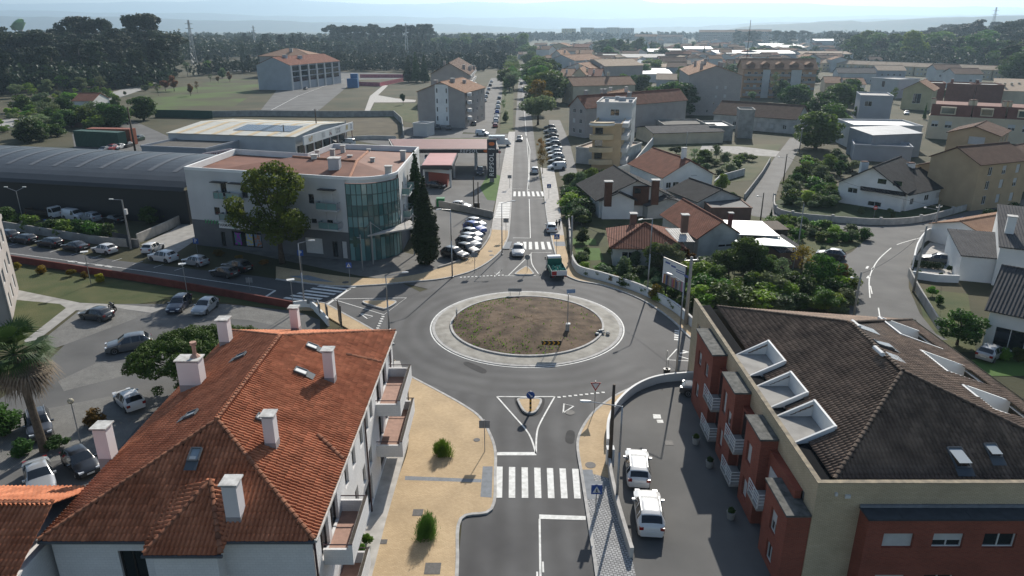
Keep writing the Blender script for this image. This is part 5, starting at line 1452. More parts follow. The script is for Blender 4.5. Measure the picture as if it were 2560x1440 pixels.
# ---------------------------------------------------------------- generic building
def rtile(c, ang):
    cs = {'red': ((.135, .052, .032), (.225, .092, .058)), 'tan': ((.22, .125, .078), (.32, .19, .12)), 'brown': ((.085, .048, .034), (.14, .082, .056)), 'black': ((.018, .018, .019), (.040, .040, .042)), 'slate': ((.05, .05, .054), (.09, .088, .09)), 'pale': ((.36, .27, .19), (.46, .36, .27))}[c]
    a = round(ang/.15)*.15
    return tile_mat('roof_%s_%d' % (c, int(round(a*100))), cs[0], cs[1], ang=a)
def bld(name, label, cat, L, Rr, depth, h, wallm, roof='gable_x', roofc='tan', rise=2.5, over=.35, front=(), right=(), left=(), floors=(), nf=0, nr=0, nl=0, ww=1.2, wh=1.3, group=None, chim=(), flatm=None, frame=None, zref=0.0, skew=0.0, simple=True, parapet=.5, gut=True):
    """L, Rr: photo points (or world with 'w') of the near wall's foot; depth away from the camera"""
    A = G(L[0], L[1], zref) if len(L) == 2 else (L[0], L[1]); B = G(Rr[0], Rr[1], zref) if len(Rr) == 2 else (Rr[0], Rr[1])
    (ex, ey), W = unit(A, B); nx, ny = -ey, ex
    nx, ny = nx+ex*skew, ny+ey*skew
    C = (B[0]+nx*depth, B[1]+ny*depth); D = (A[0]+nx*depth, A[1]+ny*depth)
    o = thing(name, label, cat, ((A[0]+C[0])/2, (A[1]+C[1])/2, 0), group)
    w = MB()
    def ws(L_, n, given, side):
        out = list(given)
        if n: out += grid_wins(L_, floors, n, ww, wh, m=min(1.2, L_*.1))
        return [q for q in out if q[0] > .05 and q[1] < L_-.05]
    facade(o, A, B, -.2, h, ws(W, nf, front, 0), w, .14, frame, simple)
    facade(o, B, C, -.2, h, ws(depth, nr, right, 1), w, .14, frame, simple)
    wall_face(w, C, D, -.2, h)
    facade(o, D, A, -.2, h, ws(depth, nl, left, 2), w, .14, frame, simple)
    P = lambda u, v, z: (A[0]+ex*u+nx*v, A[1]+ey*u+ny*v, z)
    ang = math.atan2(ey, ex)
    if roof == 'flat':
        w.poly([P(0, 0, h-.01), P(W, 0, h-.01), P(W, depth, h-.01), P(0, depth, h-.01)])
        w.build('wall', wallm, o)
        r = MB(); r.poly([P(.2, .2, h+.02), P(W-.2, .2, h+.02), P(W-.2, depth-.2, h+.02), P(.2, depth-.2, h+.02)]); ro = r.build('roof', flatm or M_CONC, o)
        c = MB()
        for a_, b_ in ((P(0, 0, 0), P(W, 0, 0)), (P(W, 0, 0), P(W, depth, 0)), (P(W, depth, 0), P(0, depth, 0)), (P(0, depth, 0), P(0, 0, 0))):
            a_, b_ = Vector(a_), Vector(b_); d_ = (b_-a_).normalized()*.13; c.bar((a_.x-d_.x, a_.y-d_.y, h+parapet/2), (b_.x-d_.x, b_.y-d_.y, h+parapet/2), .26, parapet)
        c.build('parapet', wallm, o)
    else:
        t = .18
        ov = over
        sl = []
        if roof == 'gable_x':
            k = rise/(depth/2); zr = h+rise; ze = h-ov*k
            pl = [[P(-ov, -ov, ze), P(W+ov, -ov, ze), P(W+ov, depth/2, zr), P(-ov, depth/2, zr)], [P(W+ov, depth+ov, ze), P(-ov, depth+ov, ze), P(-ov, depth/2, zr), P(W+ov, depth/2, zr)]]
            w.poly([P(W, 0, h), P(W, depth, h), P(W, depth/2, zr-.05)]); w.poly([P(0, depth, h), P(0, 0, h), P(0, depth/2, zr-.05)])
            rid = [(pl[0][3], pl[0][2])]; ra = ang
        elif roof == 'gable_y':
            k = rise/(W/2); zr = h+rise; ze = h-ov*k
            pl = [[P(-ov, depth+ov, ze), P(-ov, -ov, ze), P(W/2, -ov, zr), P(W/2, depth+ov, zr)], [P(W+ov, -ov, ze), P(W+ov, depth+ov, ze), P(W/2, depth+ov, zr), P(W/2, -ov, zr)]]
            w.poly([P(0, 0, h), P(W, 0, h), P(W/2, 0, zr-.05)]); w.poly([P(W, depth, h), P(0, depth, h), P(W/2, depth, zr-.05)])
            rid = [(pl[0][2], pl[0][3])]; ra = ang+math.pi/2
        elif roof == 'hip':
            m_ = min(W, depth)/2; k = rise/m_; zr = h+rise; ze = h-ov*k
            if W >= depth: r1, r2 = P(m_, depth/2, zr), P(W-m_, depth/2, zr)
            else: r1, r2 = P(W/2, m_, zr), P(W/2, depth-m_, zr)
            e = [P(-ov, -ov, ze), P(W+ov, -ov, ze), P(W+ov, depth+ov, ze), P(-ov, depth+ov, ze)]
            if W >= depth: pl = [[e[0], e[1], r2, r1], [e[1], e[2], r2], [e[2], e[3], r1, r2], [e[3], e[0], r1]]
            else: pl = [[e[0], e[1], r1], [e[1], e[2], r2, r1], [e[2], e[3], r2], [e[3], e[0], r1, r2]]
            rid = [(r1, r2), (e[0], r1), (e[1], r2 if W >= depth else r1)]; ra = ang if W >= depth else ang+math.pi/2
        elif roof == 'shed':
            zr = h+rise; k = rise/depth; pl = [[P(-ov, -ov, h-ov*k), P(W+ov, -ov, h-ov*k), P(W+ov, depth+ov, zr+ov*k), P(-ov, depth+ov, zr+ov*k)]]
            w.poly([P(W, 0, h), P(W, depth, h), P(W, depth, zr)]); w.poly([P(0, depth, h), P(0, 0, h), P(0, depth, zr)]); w.poly([P(W, depth, h), P(0, depth, h), P(0, depth, zr), P(W, depth, zr)])
            rid = []; ra = ang
        w.build('wall', wallm, o)
        r = MB()
        for p in pl:
            nv = (Vector(p[1])-Vector(p[0])).cross(Vector(p[2])-Vector(p[1])).normalized(); n_ = len(p)
            top = [Vector(q)+nv*t for q in p]; bot = [Vector(q)+nv*.03 for q in p]
            r.add(top+bot, [list(range(n_))]+[[i, n_+i, n_+(i+1) % n_, (i+1) % n_][::-1] for i in range(n_)]+[[n_+i for i in range(n_)][::-1]])
        m_ = roofc if not isinstance(roofc, str) else rtile(roofc, ra)
        ro = r.build('roof', m_, o)
        if rid and isinstance(roofc, str):
            q = MB()
            for a_, b_ in rid: q.tube(Vector(a_)+Vector((0, 0, t)), Vector(b_)+Vector((0, 0, t)), .16, n=6)
            q.build('ridge_capping', m_, ro)
    for (u, v, cw, ch) in chim:
        zz = h+(rise*(1-abs(2*v/depth-1)) if roof == 'gable_x' else rise*(1-abs(2*u/W-1)) if roof == 'gable_y' else (rise*.6 if roof == 'hip' else 0))
        q = MB(); x, y, _ = P(u, v, 0); q.obox((x, y), cw, cw, ch+.8, zz-.8, ang); cc = q.build('chimney', wallm, o)
        q = MB(); q.obox((x, y), cw+.2, cw+.2, .12, zz+ch+.003, ang); q.build('chimney_cap', M_CAPST, cc)
    o['w'] = W
    return o, P, W, h

M_W1 = mat('grey_white_render', (.52, .52, .51), .85, .10, .25, detail=7)
M_W2 = mat('blue_grey_render', (.34, .36, .39), .85, .08, .3)
M_W3 = mat('warm_grey_render', (.34, .31, .29), .85, .1, .3)
M_W4 = mat('ochre_render', (.44, .325, .20), .85, .1, .4)
M_W5 = mat('cream_render', (.56, .48, .35), .85, .1, .4)
M_W6 = mat('brown_brick_wall', (.17, .10, .075), .9, .2, .6)
M_W7 = mat('orange_render', (.44, .27, .17), .85, .1, .4)
M_W8 = mat('stained_white_render', (.46, .45, .42), .9, .25, .5, detail=9)
M_ZINC = mat('zinc_sheet', (.26, .275, .29), .62, .12, .5, metal=.1)
M_RUSTR = mat('rust_red_sheet_roof', (.135, .052, .031), .7, 0, .35, rgb2=(.215, .092, .056), detail=9)

# ================================================================ pharmacy building with curved glass corner
PZ = 11.9
PF = [(-49.6, 107.3), (-23.6, 99.2)]
arc = []
cc_, rr_ = (-22.0, 104.6), 5.4
for i in range(13):
    t = math.radians(-107+ (107-10)*i/12); arc.append((cc_[0]+rr_*math.cos(t), cc_[1]+rr_*math.sin(t)))
foot = [PF[0]]+arc+[(-16.4, 126.5), (-32.4, 130.5), (-34.2, 119.4), (-48.2, 124.2)]
PH = thing('pharmacy_building', 'white three storey corner building with curved green glass corner and rust red roof', 'building', (-32, 112, 0))
w = MB()
A, B = PF[0], arc[0]
_, PL = unit(A, B)
upx = lambda px: max(.2, ((XA(px, 103.5, 6)-A[0])/(B[0]-A[0]))*PL)
wins = [(upx(555)-.5, upx(555)+.5, 8.2, 10.2), (upx(613)-.5, upx(613)+.5, 8.2, 10.2), (upx(519), upx(519)+1.0, 5.2, 6.4), (upx(560)-.5, upx(560)+.5, 4.95, 7.0), (upx(598)-.5, upx(598)+.5, 4.95, 7.0),
        (upx(690), upx(690)+.9, 7.9, 9.0), (upx(786), upx(786)+.9, 8.1, 9.5), (upx(752), upx(752)+.8, 5.2, 6.0), (upx(788), upx(788)+.9, 5.2, 6.6, 'half'), (upx(823), upx(823)+1.0, 7.6, 9.8, 'shut'), (upx(850), upx(850)+1.0, 7.6, 9.8, 'shut'), (upx(829), upx(829)+1.0, 4.9, 7.0, 'half'), (upx(855), upx(855)+1.0, 4.9, 7.0, 'shut'), (upx(640), upx(640)+.9, 5.0, 6.3)]
facade(PH, A, B, 4.2, PZ, wins, w, .18, M_FRAMED)
for i in range(len(foot)):
    a, b = foot[i], foot[(i+1) % len(foot)]
    if i == 0 or a in arc[:-1]: continue
    if a == arc[-1]:
        facade(PH, a, b, 4.2, PZ, [(3+5*k, 4.1+5*k, z, z+1.7, 'dark') for k in range(4) for z in (4.9, 8.4)], w, .2, M_FRAMED)
    else: wall_face(w, a, b, 0, PZ)
w.build('wall', M_W1, PH)
g0 = MB()
facade(PH, A, B, 0, 4.196, [(upx(560), upx(645), .5, 2.9), (upx(528), upx(540), .2, 2.6), (upx(765), upx(812), .5, 2.9, 'shut'), (upx(838), upx(852), .3, 2.7), (upx(863), upx(876), .2, 2.8, 'shut')], g0, .2, M_FRAMED)
wall_face(g0, arc[-1], foot[14], 0, 4.196)
g0.build('ground_floor_wall', mat('dark_grey_cladding', (.11, .115, .12), .7, .15, .5), PH)
# glass drum: individual panes between mullions
M_CGL = plain('green_curtain_glass', (.05, .13, .125), .08, 0, .9); M_CGL2 = plain('pale_green_glass', (.16, .29, .28), .12, 0, .8); M_MUL = plain('green_grey_mullion', (.06, .095, .095), .4, .4)
dr = MB(); lev = [0, 3.4, 5.0, 6.6, 8.2, 9.8, 11.35]
cw = MB(); gl = cw
for i in range(len(arc)): cw.tube((*arc[i], 0), (*arc[i], 11.4), .06, n=6)
for z in lev[1:]: 
    for i in range(len(arc)-1): cw.bar((*arc[i], z), (*arc[i+1], z), .10, .10)
CW = cw.build('curtain_wall_frame', M_MUL, PH)
for i in range(len(arc)-1):
    for k in range(len(lev)-1):
        a, b = arc[i], arc[i+1]; q = MB(); q.poly([(a[0], a[1], lev[k]), (b[0], b[1], lev[k]), (b[0], b[1], lev[k+1]), (a[0], a[1], lev[k+1])])
        q.build('pane', M_CGL2 if (R.random() < .55 and k in (2, 4, 5)) or k == 5 or (k == 0 and R.random() < .6) else M_CGL, CW)
q = MB(); q.prism([(cc_[0]+(x-cc_[0])*.9, cc_[1]+(y-cc_[1])*.9) for x, y in arc]+[cc_], 0, 11.3); q.build('core_wall', M_CONC, PH)
# roof sheets and parapet
r = MB(); rp = [(x*.988-.4, y*.999+.25) for x, y in foot]
ctr = (-26, 112)
r.poly([(p[0], p[1], PZ-.55) for p in foot]); r.poly([(-47.6,107.8,PZ-.5),(-23,100.6,PZ-.5),(-24,110,PZ+.75),(-35,114,PZ+.75)]); r.poly([(-23,100.6,PZ-.5),(-17.3,105,PZ-.5),(-17.2,125.5,PZ-.5),(-24,119,PZ+.75),(-24,110,PZ+.75)]); r.poly([(-17.2,125.5,PZ-.5),(-31.6,129.4,PZ-.5),(-33.6,118.8,PZ-.5),(-35,114,PZ+.75),(-24,110,PZ+.75),(-24,119,PZ+.75)]); r.poly([(-33.6,118.8,PZ-.5),(-47.6,123.2,PZ-.5),(-47.6,107.8,PZ-.5),(-35,114,PZ+.75)])
RO = r.build('roof', M_RUSTR, PH)
q = MB()
for a, b in (((-23.4,100.8,PZ-.4),(-24,110,PZ+.8)), ((-24,110,PZ+.8),(-24,119,PZ+.8)), ((-24,110,PZ+.8),(-35,114,PZ+.8))): q.tube(a, b, .2, n=6)
q.build('ridge_capping', mat('terracotta_ridge', (.36,.17,.10), .8, .2, 1), RO)
p = MB(); lw = foot+[foot[0]]
pi = [(x+(cc_[0]-7-x)*.02, y+(113-y)*.02) for x, y in lw]
p.loft([[(*lw[i], PZ), (*lw[i], PZ+.42), (*pi[i], PZ+.42), (*pi[i], PZ-.5)] for i in range(len(lw))], closed=False)
p.build('parapet', M_WHITE, PH)
for px, py, s, h_ in ((838,425,1.6,1.5),(788,408,.9,1.0),(795,398,.6,1.1),(1008,396,.8,.9),(972,438,.9,1.0),(932,410,.6,.6),(922,384,.5,.4),(858,382,.7,.9),(875,400,.7,.4),(832,392,.7,.9)):
    x, y = G(px, py, PZ); q = MB(); q.obox((x, y), s, s, h_+.8, PZ-.5); oo = q.build('roof_vent', M_W2 if s > 1.2 else M_W8, RO); q = MB(); q.obox((x, y), s+.2, s+.2, .1, PZ+h_+.303); q.build('vent_cap', M_CAPST, oo)
# balconies (slab, glass front, rail)
def glass_balcony(u0, u1, zf, A=A, B=B, out=1.1):
    (ex, ey), L_ = unit(A, B); nx, ny = ey, -ex
    pt = lambda u, d, z: (A[0]+ex*u+nx*d, A[1]+ey*u+ny*d, z)
    b = MB(); v = [pt(u0, .003, zf-.2), pt(u1, .003, zf-.2), pt(u1, out, zf-.2), pt(u0, out, zf-.2), pt(u0, .003, zf), pt(u1, .003, zf), pt(u1, out, zf), pt(u0, out, zf)]
    b.add(v, [[3,2,1,0][::-1],[4,5,6,7][::-1],[0,1,5,4],[1,2,6,5],[2,3,7,6],[3,0,4,7]]); o = b.build('balcony', M_W1, PH)
    g = MB(); g.poly([pt(u0, out-.04, zf+.05), pt(u1, out-.04, zf+.05), pt(u1, out-.04, zf+.95), pt(u0, out-.04, zf+.95)]); g.poly([pt(u0+.03, 0, zf+.05), pt(u0+.03, out, zf+.05), pt(u0+.03, out, zf+.95), pt(u0+.03, 0, zf+.95)]); g.build('glass_front', M_CGL2, o)
    g = MB(); g.bar(pt(u0, out, zf+1), pt(u1, out, zf+1), .06); g.bar(pt(u0, 0, zf+1), pt(u0, out, zf+1), .06); g.bar(pt(u1, 0, zf+1), pt(u1, out, zf+1), .06)
    for u in (u0, (u0+u1)/2, u1): g.bar(pt(u, out, zf), pt(u, out, zf+1), .05)
    g.build('rail', M_METAL, o)
for u0, u1, zf in ((upx(537), upx(565), 8.0), (upx(572), upx(610), 8.0), (upx(545), upx(580), 4.75), (upx(585), upx(620), 4.75), (upx(815), upx(868), 7.6), (upx(817), upx(868), 4.75)): glass_balcony(u0, u1, zf)
for u0, u1 in ((2.6, 5.4), (7.6, 10.4)):
    for zf in (4.75, 8.2): glass_balcony(u0, u1, zf, arc[-1], foot[14])
for u in (upx(548), upx(600), upx(840)):
    q = MB(); (ex, ey), _ = unit(A, B); c = (A[0]+ex*u+ey*.45, A[1]+ey*u-ex*.45); q.obox(c, 2.6, .9, .12, 10.35, math.atan2(ey, ex)); q.build('window_hood', M_DARKM, PH)
# entrance canopy on posts
q = MB(); cp_ = [G(935,592,4.6), G(985,570,4.6), G(1022,578,4.6), G(985,590,4.6)]
q.prism([(-20.4, 97.0), (-13.6, 101.5), (-15.6, 105.6), (-17.6, 101.0)], 4.3, 4.5); CN = q.build('entrance_canopy', M_CONCL, PH)
for x, y in ((-20.0, 97.6), (-14.6, 102.0)): q = MB(); q.tube((x, y, 0), (x, y, 6.3), .12); q.build('canopy_post', M_METAL, PH); q = MB(); q.tube((x, y, 6.2), (x-1.6, y+2.2, 4.5), .04); q.tube((x, y, 6.2), (x+1.4, y+1.6, 4.5), .04); q.build('stay_rod', M_METAL, PH)
# pharmacy sign board and green arrow sign
(ex, ey), _ = unit(A, B); fang = math.atan2(ey, ex)
def onf(u, d, z): return (A[0]+ex*u+ey*d, A[1]+ey*u-ex*d, z)
SB = thing('shop_sign', 'white sign board reading FARMACIA ALAGOAS over the pharmacy window', 'shop sign', onf(upx(580), .3, 3.2))
q = MB(); c0 = onf((upx(537)+upx(623))/2, .7, 0); q.obox((c0[0], c0[1]), upx(623)-upx(537), .25, .95, 3.45, fang); q.build('board', M_WHITE, SB)
tm = plain('sign_dark_text', (.06, .065, .07), .5)
text(SB, 'FARMÁCIA', onf(upx(560), .835, 3.92), .62, tm, (math.pi/2, 0, fang), bold=.01); text(SB, 'ALAGOAS', onf(upx(602), .835, 3.92), .62, tm, (math.pi/2, 0, fang), bold=.01)
gm = plain('pharmacy_green', (.03, .30, .09), .4)
q = MB(); x, y, z = onf(upx(581.5), .84, 3.92); q.sphere((x, y, z), .3, 12, 6, 1, .1, 1); q.build('emblem', gm, SB)
AR = thing('arrow_sign', 'green chevron arrows beside the FARMACIA ALAGOAS sign', 'shop sign', onf(upx(500), .3, 3.7))
for k in range(5):
    q = MB(); u = upx(492)+.55*k; q.poly([onf(u, .5, 3.9), onf(u+.2, .5, 3.9), onf(u+.45, .5, 4.2), onf(u+.2, .5, 4.5), onf(u, .5, 4.5), onf(u+.25, .5, 4.2)]); q.build('chevron', gm, AR)
# posters in the pharmacy window
for k, (c, u) in enumerate((((.05, .2, .17), upx(575)), ((.45, .40, .12), upx(608)), ((.30, .12, .05), upx(632)))):
    q = MB(); q.poly([onf(u-.6, -.13, .7), onf(u+.6, -.13, .7), onf(u+.6, -.13, 2.6), onf(u-.6, -.13, 2.6)]); q.build('window_poster', mat('poster_%d' % k, c, .5, 0, 3, rgb2=(c[2]+.1, c[0]*.7, c[1]+.15), contrast=(.45, .55)), PH)
# cross sign on a post
x, y = G(907, 678); CS = thing('pharmacy_cross', 'dark green pharmacy cross sign on a post before the glass corner', 'shop sign', (x, y, 0))
q = MB(); q.tube((x, y, 0), (x, y, 5.3), .07); q.tube((x, y, 4.9), (x-.9, y, 4.9), .05); q.build('post', M_METAL, CS)
q = MB(); zc = 4.3; xx = x-.75
for a0, a1, b0, b1 in ((-.26, .26, -.75, .75), (-.75, -.262, -.26, .26), (.262, .75, -.26, .26)): q.box(xx+a0, xx+a1, y-.08, y+.08, zc+b0, zc+b1)
q.build('cross', plain('unlit_green_led', (.012, .05, .035), .5), CS)

# ================================================================ dark arched warehouse
WA0, WA1 = G(-330, 508), G(476, 562)
(ex, ey), WL = unit(WA0, WA1); wn_ = (-ey, ex)
WH = thing('arched_warehouse', 'long black warehouse with barrel-vaulted grey sheet roof on the left', 'warehouse', (*WA0, 0))
PW = lambda u, v, z: (WA0[0]+ex*u+wn_[0]*v, WA0[1]+ey*u+wn_[1]*v, z)
HWH, DW = 6.0, 27.0
q = MB(); nb = 14
for k in range(nb):
    u0, u1 = WL*k/nb, WL*(k+1)/nb
    b = MB(); b.poly([PW(u0+.03, 0, 0), PW(u1-.03, 0, 0), PW(u1-.03, 0, HWH), PW(u0+.03, 0, HWH)]); b.build('wall_panel', plain('black_cladding', (.012, .014, .018), .5), WH)
q = MB(); q.poly([PW(0, .05, 0), PW(WL, .05, 0), PW(WL, .05, HWH), PW(0, .05, HWH)]); q.poly([PW(WL, 0, 0), PW(WL, DW, 0), PW(WL, DW, HWH), PW(WL, 0, HWH)])
prof = [(-.5, HWH-.1)]+[(DW*t, HWH+.5+2.7*math.sin(math.pi*t)**.75) for t in [i/18 for i in range(19)]]
q.poly([PW(WL, v, z) for v, z in prof[1:]]); q.build('wall', plain('black_cladding', (.012, .014, .018), .5), WH)
M_VAULT = mat('dark_sheet_vault', (.052, .051, .050), .38, .10, .3, metal=.35)
q = MB(); q.loft([[PW(u, v, z) for v, z in prof] for u in [WL*i/60 for i in range(61)]], closed=False); RV = q.build('roof', M_VAULT, WH)
M_TRL = mat('translucent_rooflight', (.11, .112, .115), .45, .1, 1)
for k in range(1, 14):
    u = WL*k/14; b = MB(); b.loft([[PW(uu, v, z+.04) for v, z in prof[4:14]] for uu in (u-.5, u+.5)], closed=False); b.build('rooflight', M_TRL, RV)

# ================================================================ striped hall with long sign
HS, PS, WS, hs_ = bld('hall', 'white industrial hall with striped cream roof and solar panels', 'hall', (428, 386), (742, 398), 31, 5.6, M_W1, 'gable_x', mat('cream_sheet', (.52, .50, .43), .5, .10, .3), 1.2, .3)
ro = [c for c in HS.children if c.name.startswith('roof')][0]
for k in range(7):
    q = MB(); u = WS*(k+.6)/7
    for v0, v1, z0, z1 in ((-.2, 15.4, 5.8, 7.03), (15.6, 31.2, 7.03, 5.8)): q.poly([PS(u-.7, v0, z0+.0), PS(u+.7, v0, z0), PS(u+.7, v1, z1), PS(u-.7, v1, z1)])
    q.build('translucent_strip', mat('aged_strip', (.55, .42, .24), .5, .15, 1), ro)
for k in range(2):
    for i in range(8):
        u0 = WS*(.44+.21*k)+i*1.15; q = MB(); q.poly([PS(u0, 5.0, 6.28), PS(u0+1.1, 5.0, 6.28), PS(u0+1.1, 12.5, 6.86), PS(u0, 12.5, 6.86)]); q.build('solar_panel', plain('dark_solar_cell', (.012, .018, .035), .15, .2), ro)
# end wall fascia sign and dark porch
FS = thing('fascia_sign', 'long pale sign band along the end of the striped hall', 'sign', PS(WS+1.5, 15, 5))
q = MB(); a, b = PS(WS+2.2, 0, 0), PS(WS+2.2, 31, 0); q.add([(a[0], a[1], 3.6), (b[0], b[1], 3.6), (b[0], b[1], 5.9), (a[0], a[1], 5.9), (a[0]+.3, a[1], 3.6), (b[0]+.3, b[1], 3.6), (b[0]+.3, b[1], 5.9), (a[0]+.3, a[1], 5.9)], [[0,3,2,1],[4,5,6,7],[3,7,6,2],[0,4,7,3],[0,1,5,4]]); q.build('board', M_WHITE, FS)
fa = math.atan2(b[1]-a[1], b[0]-a[0])
for k, (t, c, wd) in enumerate(((.12, (.5, .36, .2), 2.4), (.36, (.45, .45, .45), 2.0), (.50, (.2, .1, .1), 1.5), (.66, (.35, .35, .36), 3.2), (.85, (.5, .4, .2), 1.6), (.95, (.4, .42, .46), 1.2))):
    x, y = a[0]+(b[0]-a[0])*t, a[1]+(b[1]-a[1])*t; q = MB(); d = ((b[0]-a[0])/31*wd/2, (b[1]-a[1])/31*wd/2); q.poly([(x-d[0]+.31, y-d[1], 4.1), (x+d[0]+.31, y+d[1], 4.1), (x+d[0]+.31, y+d[1], 5.5), (x-d[0]+.31, y-d[1], 5.5)]); q.build('sign_graphic', mat('graphic_%d' % k, c, .5, 0, 1.2, rgb2=(.6, .58, .55), contrast=(.48, .55)), FS)
for i in range(7): x, y, _ = PS(WS+2.2, i*5+.4, 0); q = MB(); q.box(x-.1, x+.1, y-.1, y+.1, 0, 3.6); q.build('porch_post', plain('maroon_steel', (.10, .02, .025), .5), HS)
for i in range(6):
    q = MB(); c, d = PS(WS+.02, i*5+.8, 0), PS(WS+.02, i*5+4.6, 0); q.poly([(c[0]+.02, c[1], .5), (d[0]+.02, d[1], .5), (d[0]+.02, d[1], 3.2), (c[0]+.02, c[1], 3.2)]); q.build('glazing', M_GLASS, HS)
# car wash
CWH, PC, WC, hc = bld('car_wash', 'low grey car wash building beside the pharmacy roof', 'car wash', (360, 408), (520, 416), 22, 4.0, M_W2, 'flat', flatm=mat('brown_felt_roof', (.10, .092, .08), .9, .2, .3))
CSG = thing('car_wash_sign', 'pink and white sign reading LAVAGEM AUTO e 4x4', 'shop sign', PC(WC, 0, 5))
a = Vector((*G(508, 398, 4.4), 0)); b = Vector((*G(582, 385, 4.4), 0)); d = (b-a); fa = math.atan2(d.y, d.x); m = (a+b)/2
q = MB(); q.obox((m.x, m.y), d.length, .2, 1.5, 4.2, fa); q.build('board', mat('pinkish_white', (.62, .50, .50), .6, .08, 1), CSG)
text(CSG, 'LAVAGEM AUTO e 4x4', (m.x+math.sin(fa)*.13, m.y-math.cos(fa)*.13, 4.95), 1.05, plain('maroon_text', (.17, .012, .02), .5), (math.pi/2, 0, fa), bold=.012)
for t in (.05, .35, .65, .95): x, y = a.x+d.x*t, a.y+d.y*t; q = MB(); q.box(x-.15, x+.15, y-.15, y+.15, 0, 4.2); q.build('post', plain('orange_post', (.4, .12, .03), .5), CSG)

# ================================================================ filling station
FSn = thing('station_canopy', 'long red filling station canopy with black REPSOL fascia', 'canopy', (-15, 175, 0))
z0, z1 = 4.6, 5.6
c1, c2, c3, c4 = G(985, 372, z1), G(1246, 372, z1), G(1238, 347, z1), G(972, 347, z1)
q = MB(); q.prism([c1, c2, c3, c4], z0, z1-.15); q.build('fascia', plain('station_black', (.010, .012, .018), .4), FSn)
M_STR = mat('station_red_roof', (.19, .085, .075), .6, .1, .3)
q = MB(); q.prism([(c1[0]+.3, c1[1]+.3), (c2[0]-.3, c2[1]+.3), (c3[0]-.3, c3[1]-.3), (c4[0]+.3, c4[1]-.3)], z1-.148, z1-.02); q.build('roof', M_STR, FSn)
q = MB()
for a_, b_ in ((c1, c2), (c2, c3), (c4, c3), (c1, c4)): q.bar((*a_, z1-.1), (*b_, z1-.1), .25, .1)
q.build('roof_edge', M_CONCL, FSn)
for px in (1010, 1080, 1190):
    x = XA(px, c1[1]+4, 2); q = MB(); q.box(x-.35, x+.35, c1[1]+3.6, c1[1]+4.4, 0, z0-.002); q.build('column', M_W1, FSn)
text(FSn, 'REPSOL', (XA(1172, c1[1]-.1, 5), c1[1]-.03, 5.03), 1.05, M_SIGNW, shear=.12, bold=.02, space=1.25)
q = MB(); x = XA(1215, c1[1]-.1, 5); q.sphere((x, c1[1]-.02, 5.15), .55, 12, 6, 1.1, .08, .8); q.build('emblem', plain('repsol_orange', (.55, .12, .02), .4), FSn)
x0, x1 = XA(1063, 158, 4.6), XA(1138, 158, 4.6)
LK = thing('link_canopy', 'small pink-roofed canopy in front of the long station canopy', 'canopy', (x0, 160, 0))
q = MB(); q.box(x0, x1, 150, 166.0, 3.9, 4.7); q.build('fascia', plain('station_black', (.010, .012, .018), .4), LK); q = MB(); q.box(x0+.2, x1-.2, 150.2, 165.8, 4.702, 4.82); q.build('roof', mat('pink_sheet_roof', (.42, .20, .19), .6, .1, .3), LK)
for x in (x0+.5, x1-.5):
    for y in (150.4, 160.4): q = MB(); q.box(x-.2, x+.2, y, y+.4, 0, 3.9); q.build('column', M_W1, LK)
SP = thing('station_shop', 'low station shop with dark red flat roof and red walls', 'shop', (-10, 138, 0))
s1, s2 = G(1060, 424, 3.4), G(1126, 430, 3.4); s3, s4 = G(1140, 392, 3.4), G(1062, 390, 3.4)
q = MB(); q.prism([s1, s2, s3, s4], 3.0, 3.7); q.build('fascia', M_W1, SP); q = MB(); q.prism([(s1[0]+.3, s1[1]+.3), (s2[0]-.3, s2[1]+.3), (s3[0]-.3, s3[1]-.3), (s4[0]+.3, s4[1]-.3)], 3.702, 3.78); q.build('roof', mat('shop_red_roof', (.15, .045, .042), .7, .12, .3), SP)
q = MB(); q.prism([(s1[0]+.8, s1[1]+1), (s2[0]-.8, s2[1]+1), (s3[0]-1.2, s3[1]-1), (s4[0]+1, s4[1]-1)], 0, 2.998); q.build('wall', mat('brick_red_panel', (.26, .06, .04), .7, .1, .5), SP)
q = MB(); q.box(s1[0]+1.2, s1[0]+3.6, s1[1]+.9, s1[1]+.96, .3, 2.5); q.build('shop_window', plain('greenish_glass', (.05, .075, .065), .1, 0, .8), SP)
q = MB(); x = s2[0]-1.6; q.box(x-.5, x+.4, s1[1]+.55, s1[1]+.85, .1, 2.6); q.build('vending_machine', plain('bright_red_panel', (.5, .06, .02), .4), SP)
x, y = G(1230, 455); TT = thing('totem_sign', 'tall dark totem sign reading REPSOL at the filling station', 'totem sign', (x, y, 0))
q = MB(); q.box(x-1.0, x+1.0, y-.25, y+.25, .9, 9.4); q.build('panel', plain('station_navy', (.012, .016, .03), .4), TT)
q = MB(); q.box(x-.5, x+.5, y-.15, y+.15, 0, .898); q.build('base', M_CONC, TT)
text(TT, 'REPSOL', (x, y-.27, 3.8), 1.35, M_SIGNW, (math.pi/2, -math.pi/2, 0), bold=.02, space=1.15, shear=.1); text(TT, 'REPSOL', (x, y-.27, 7.3), .42, M_SIGNW, shear=.1, bold=.01)
q = MB(); q.sphere((x, y-.26, 8.4), .6, 12, 6, 1.1, .06, .7); q.build('emblem', plain('repsol_orange', (.55, .12, .02), .4), TT)
x, y = G(1102, 515); q = MB(); q.obox((x, y), 1.5, 1.2, 1.5, 0); q.obox((x, y), 1.56, 1.26, .1, 1.502); tag(q.build('recycling_bin', plain('bin_green', (.01, .16, .05), .5)), 'green container at the wall of the filling station', 'container')
x, y = G(1192, 522); q = MB(); q.obox((x, y), 1.1, .9, 1.2, 0); tag(q.build('rubbish_bin', M_DARKM), 'dark wheeled bin beside the two dark poles', 'bin')
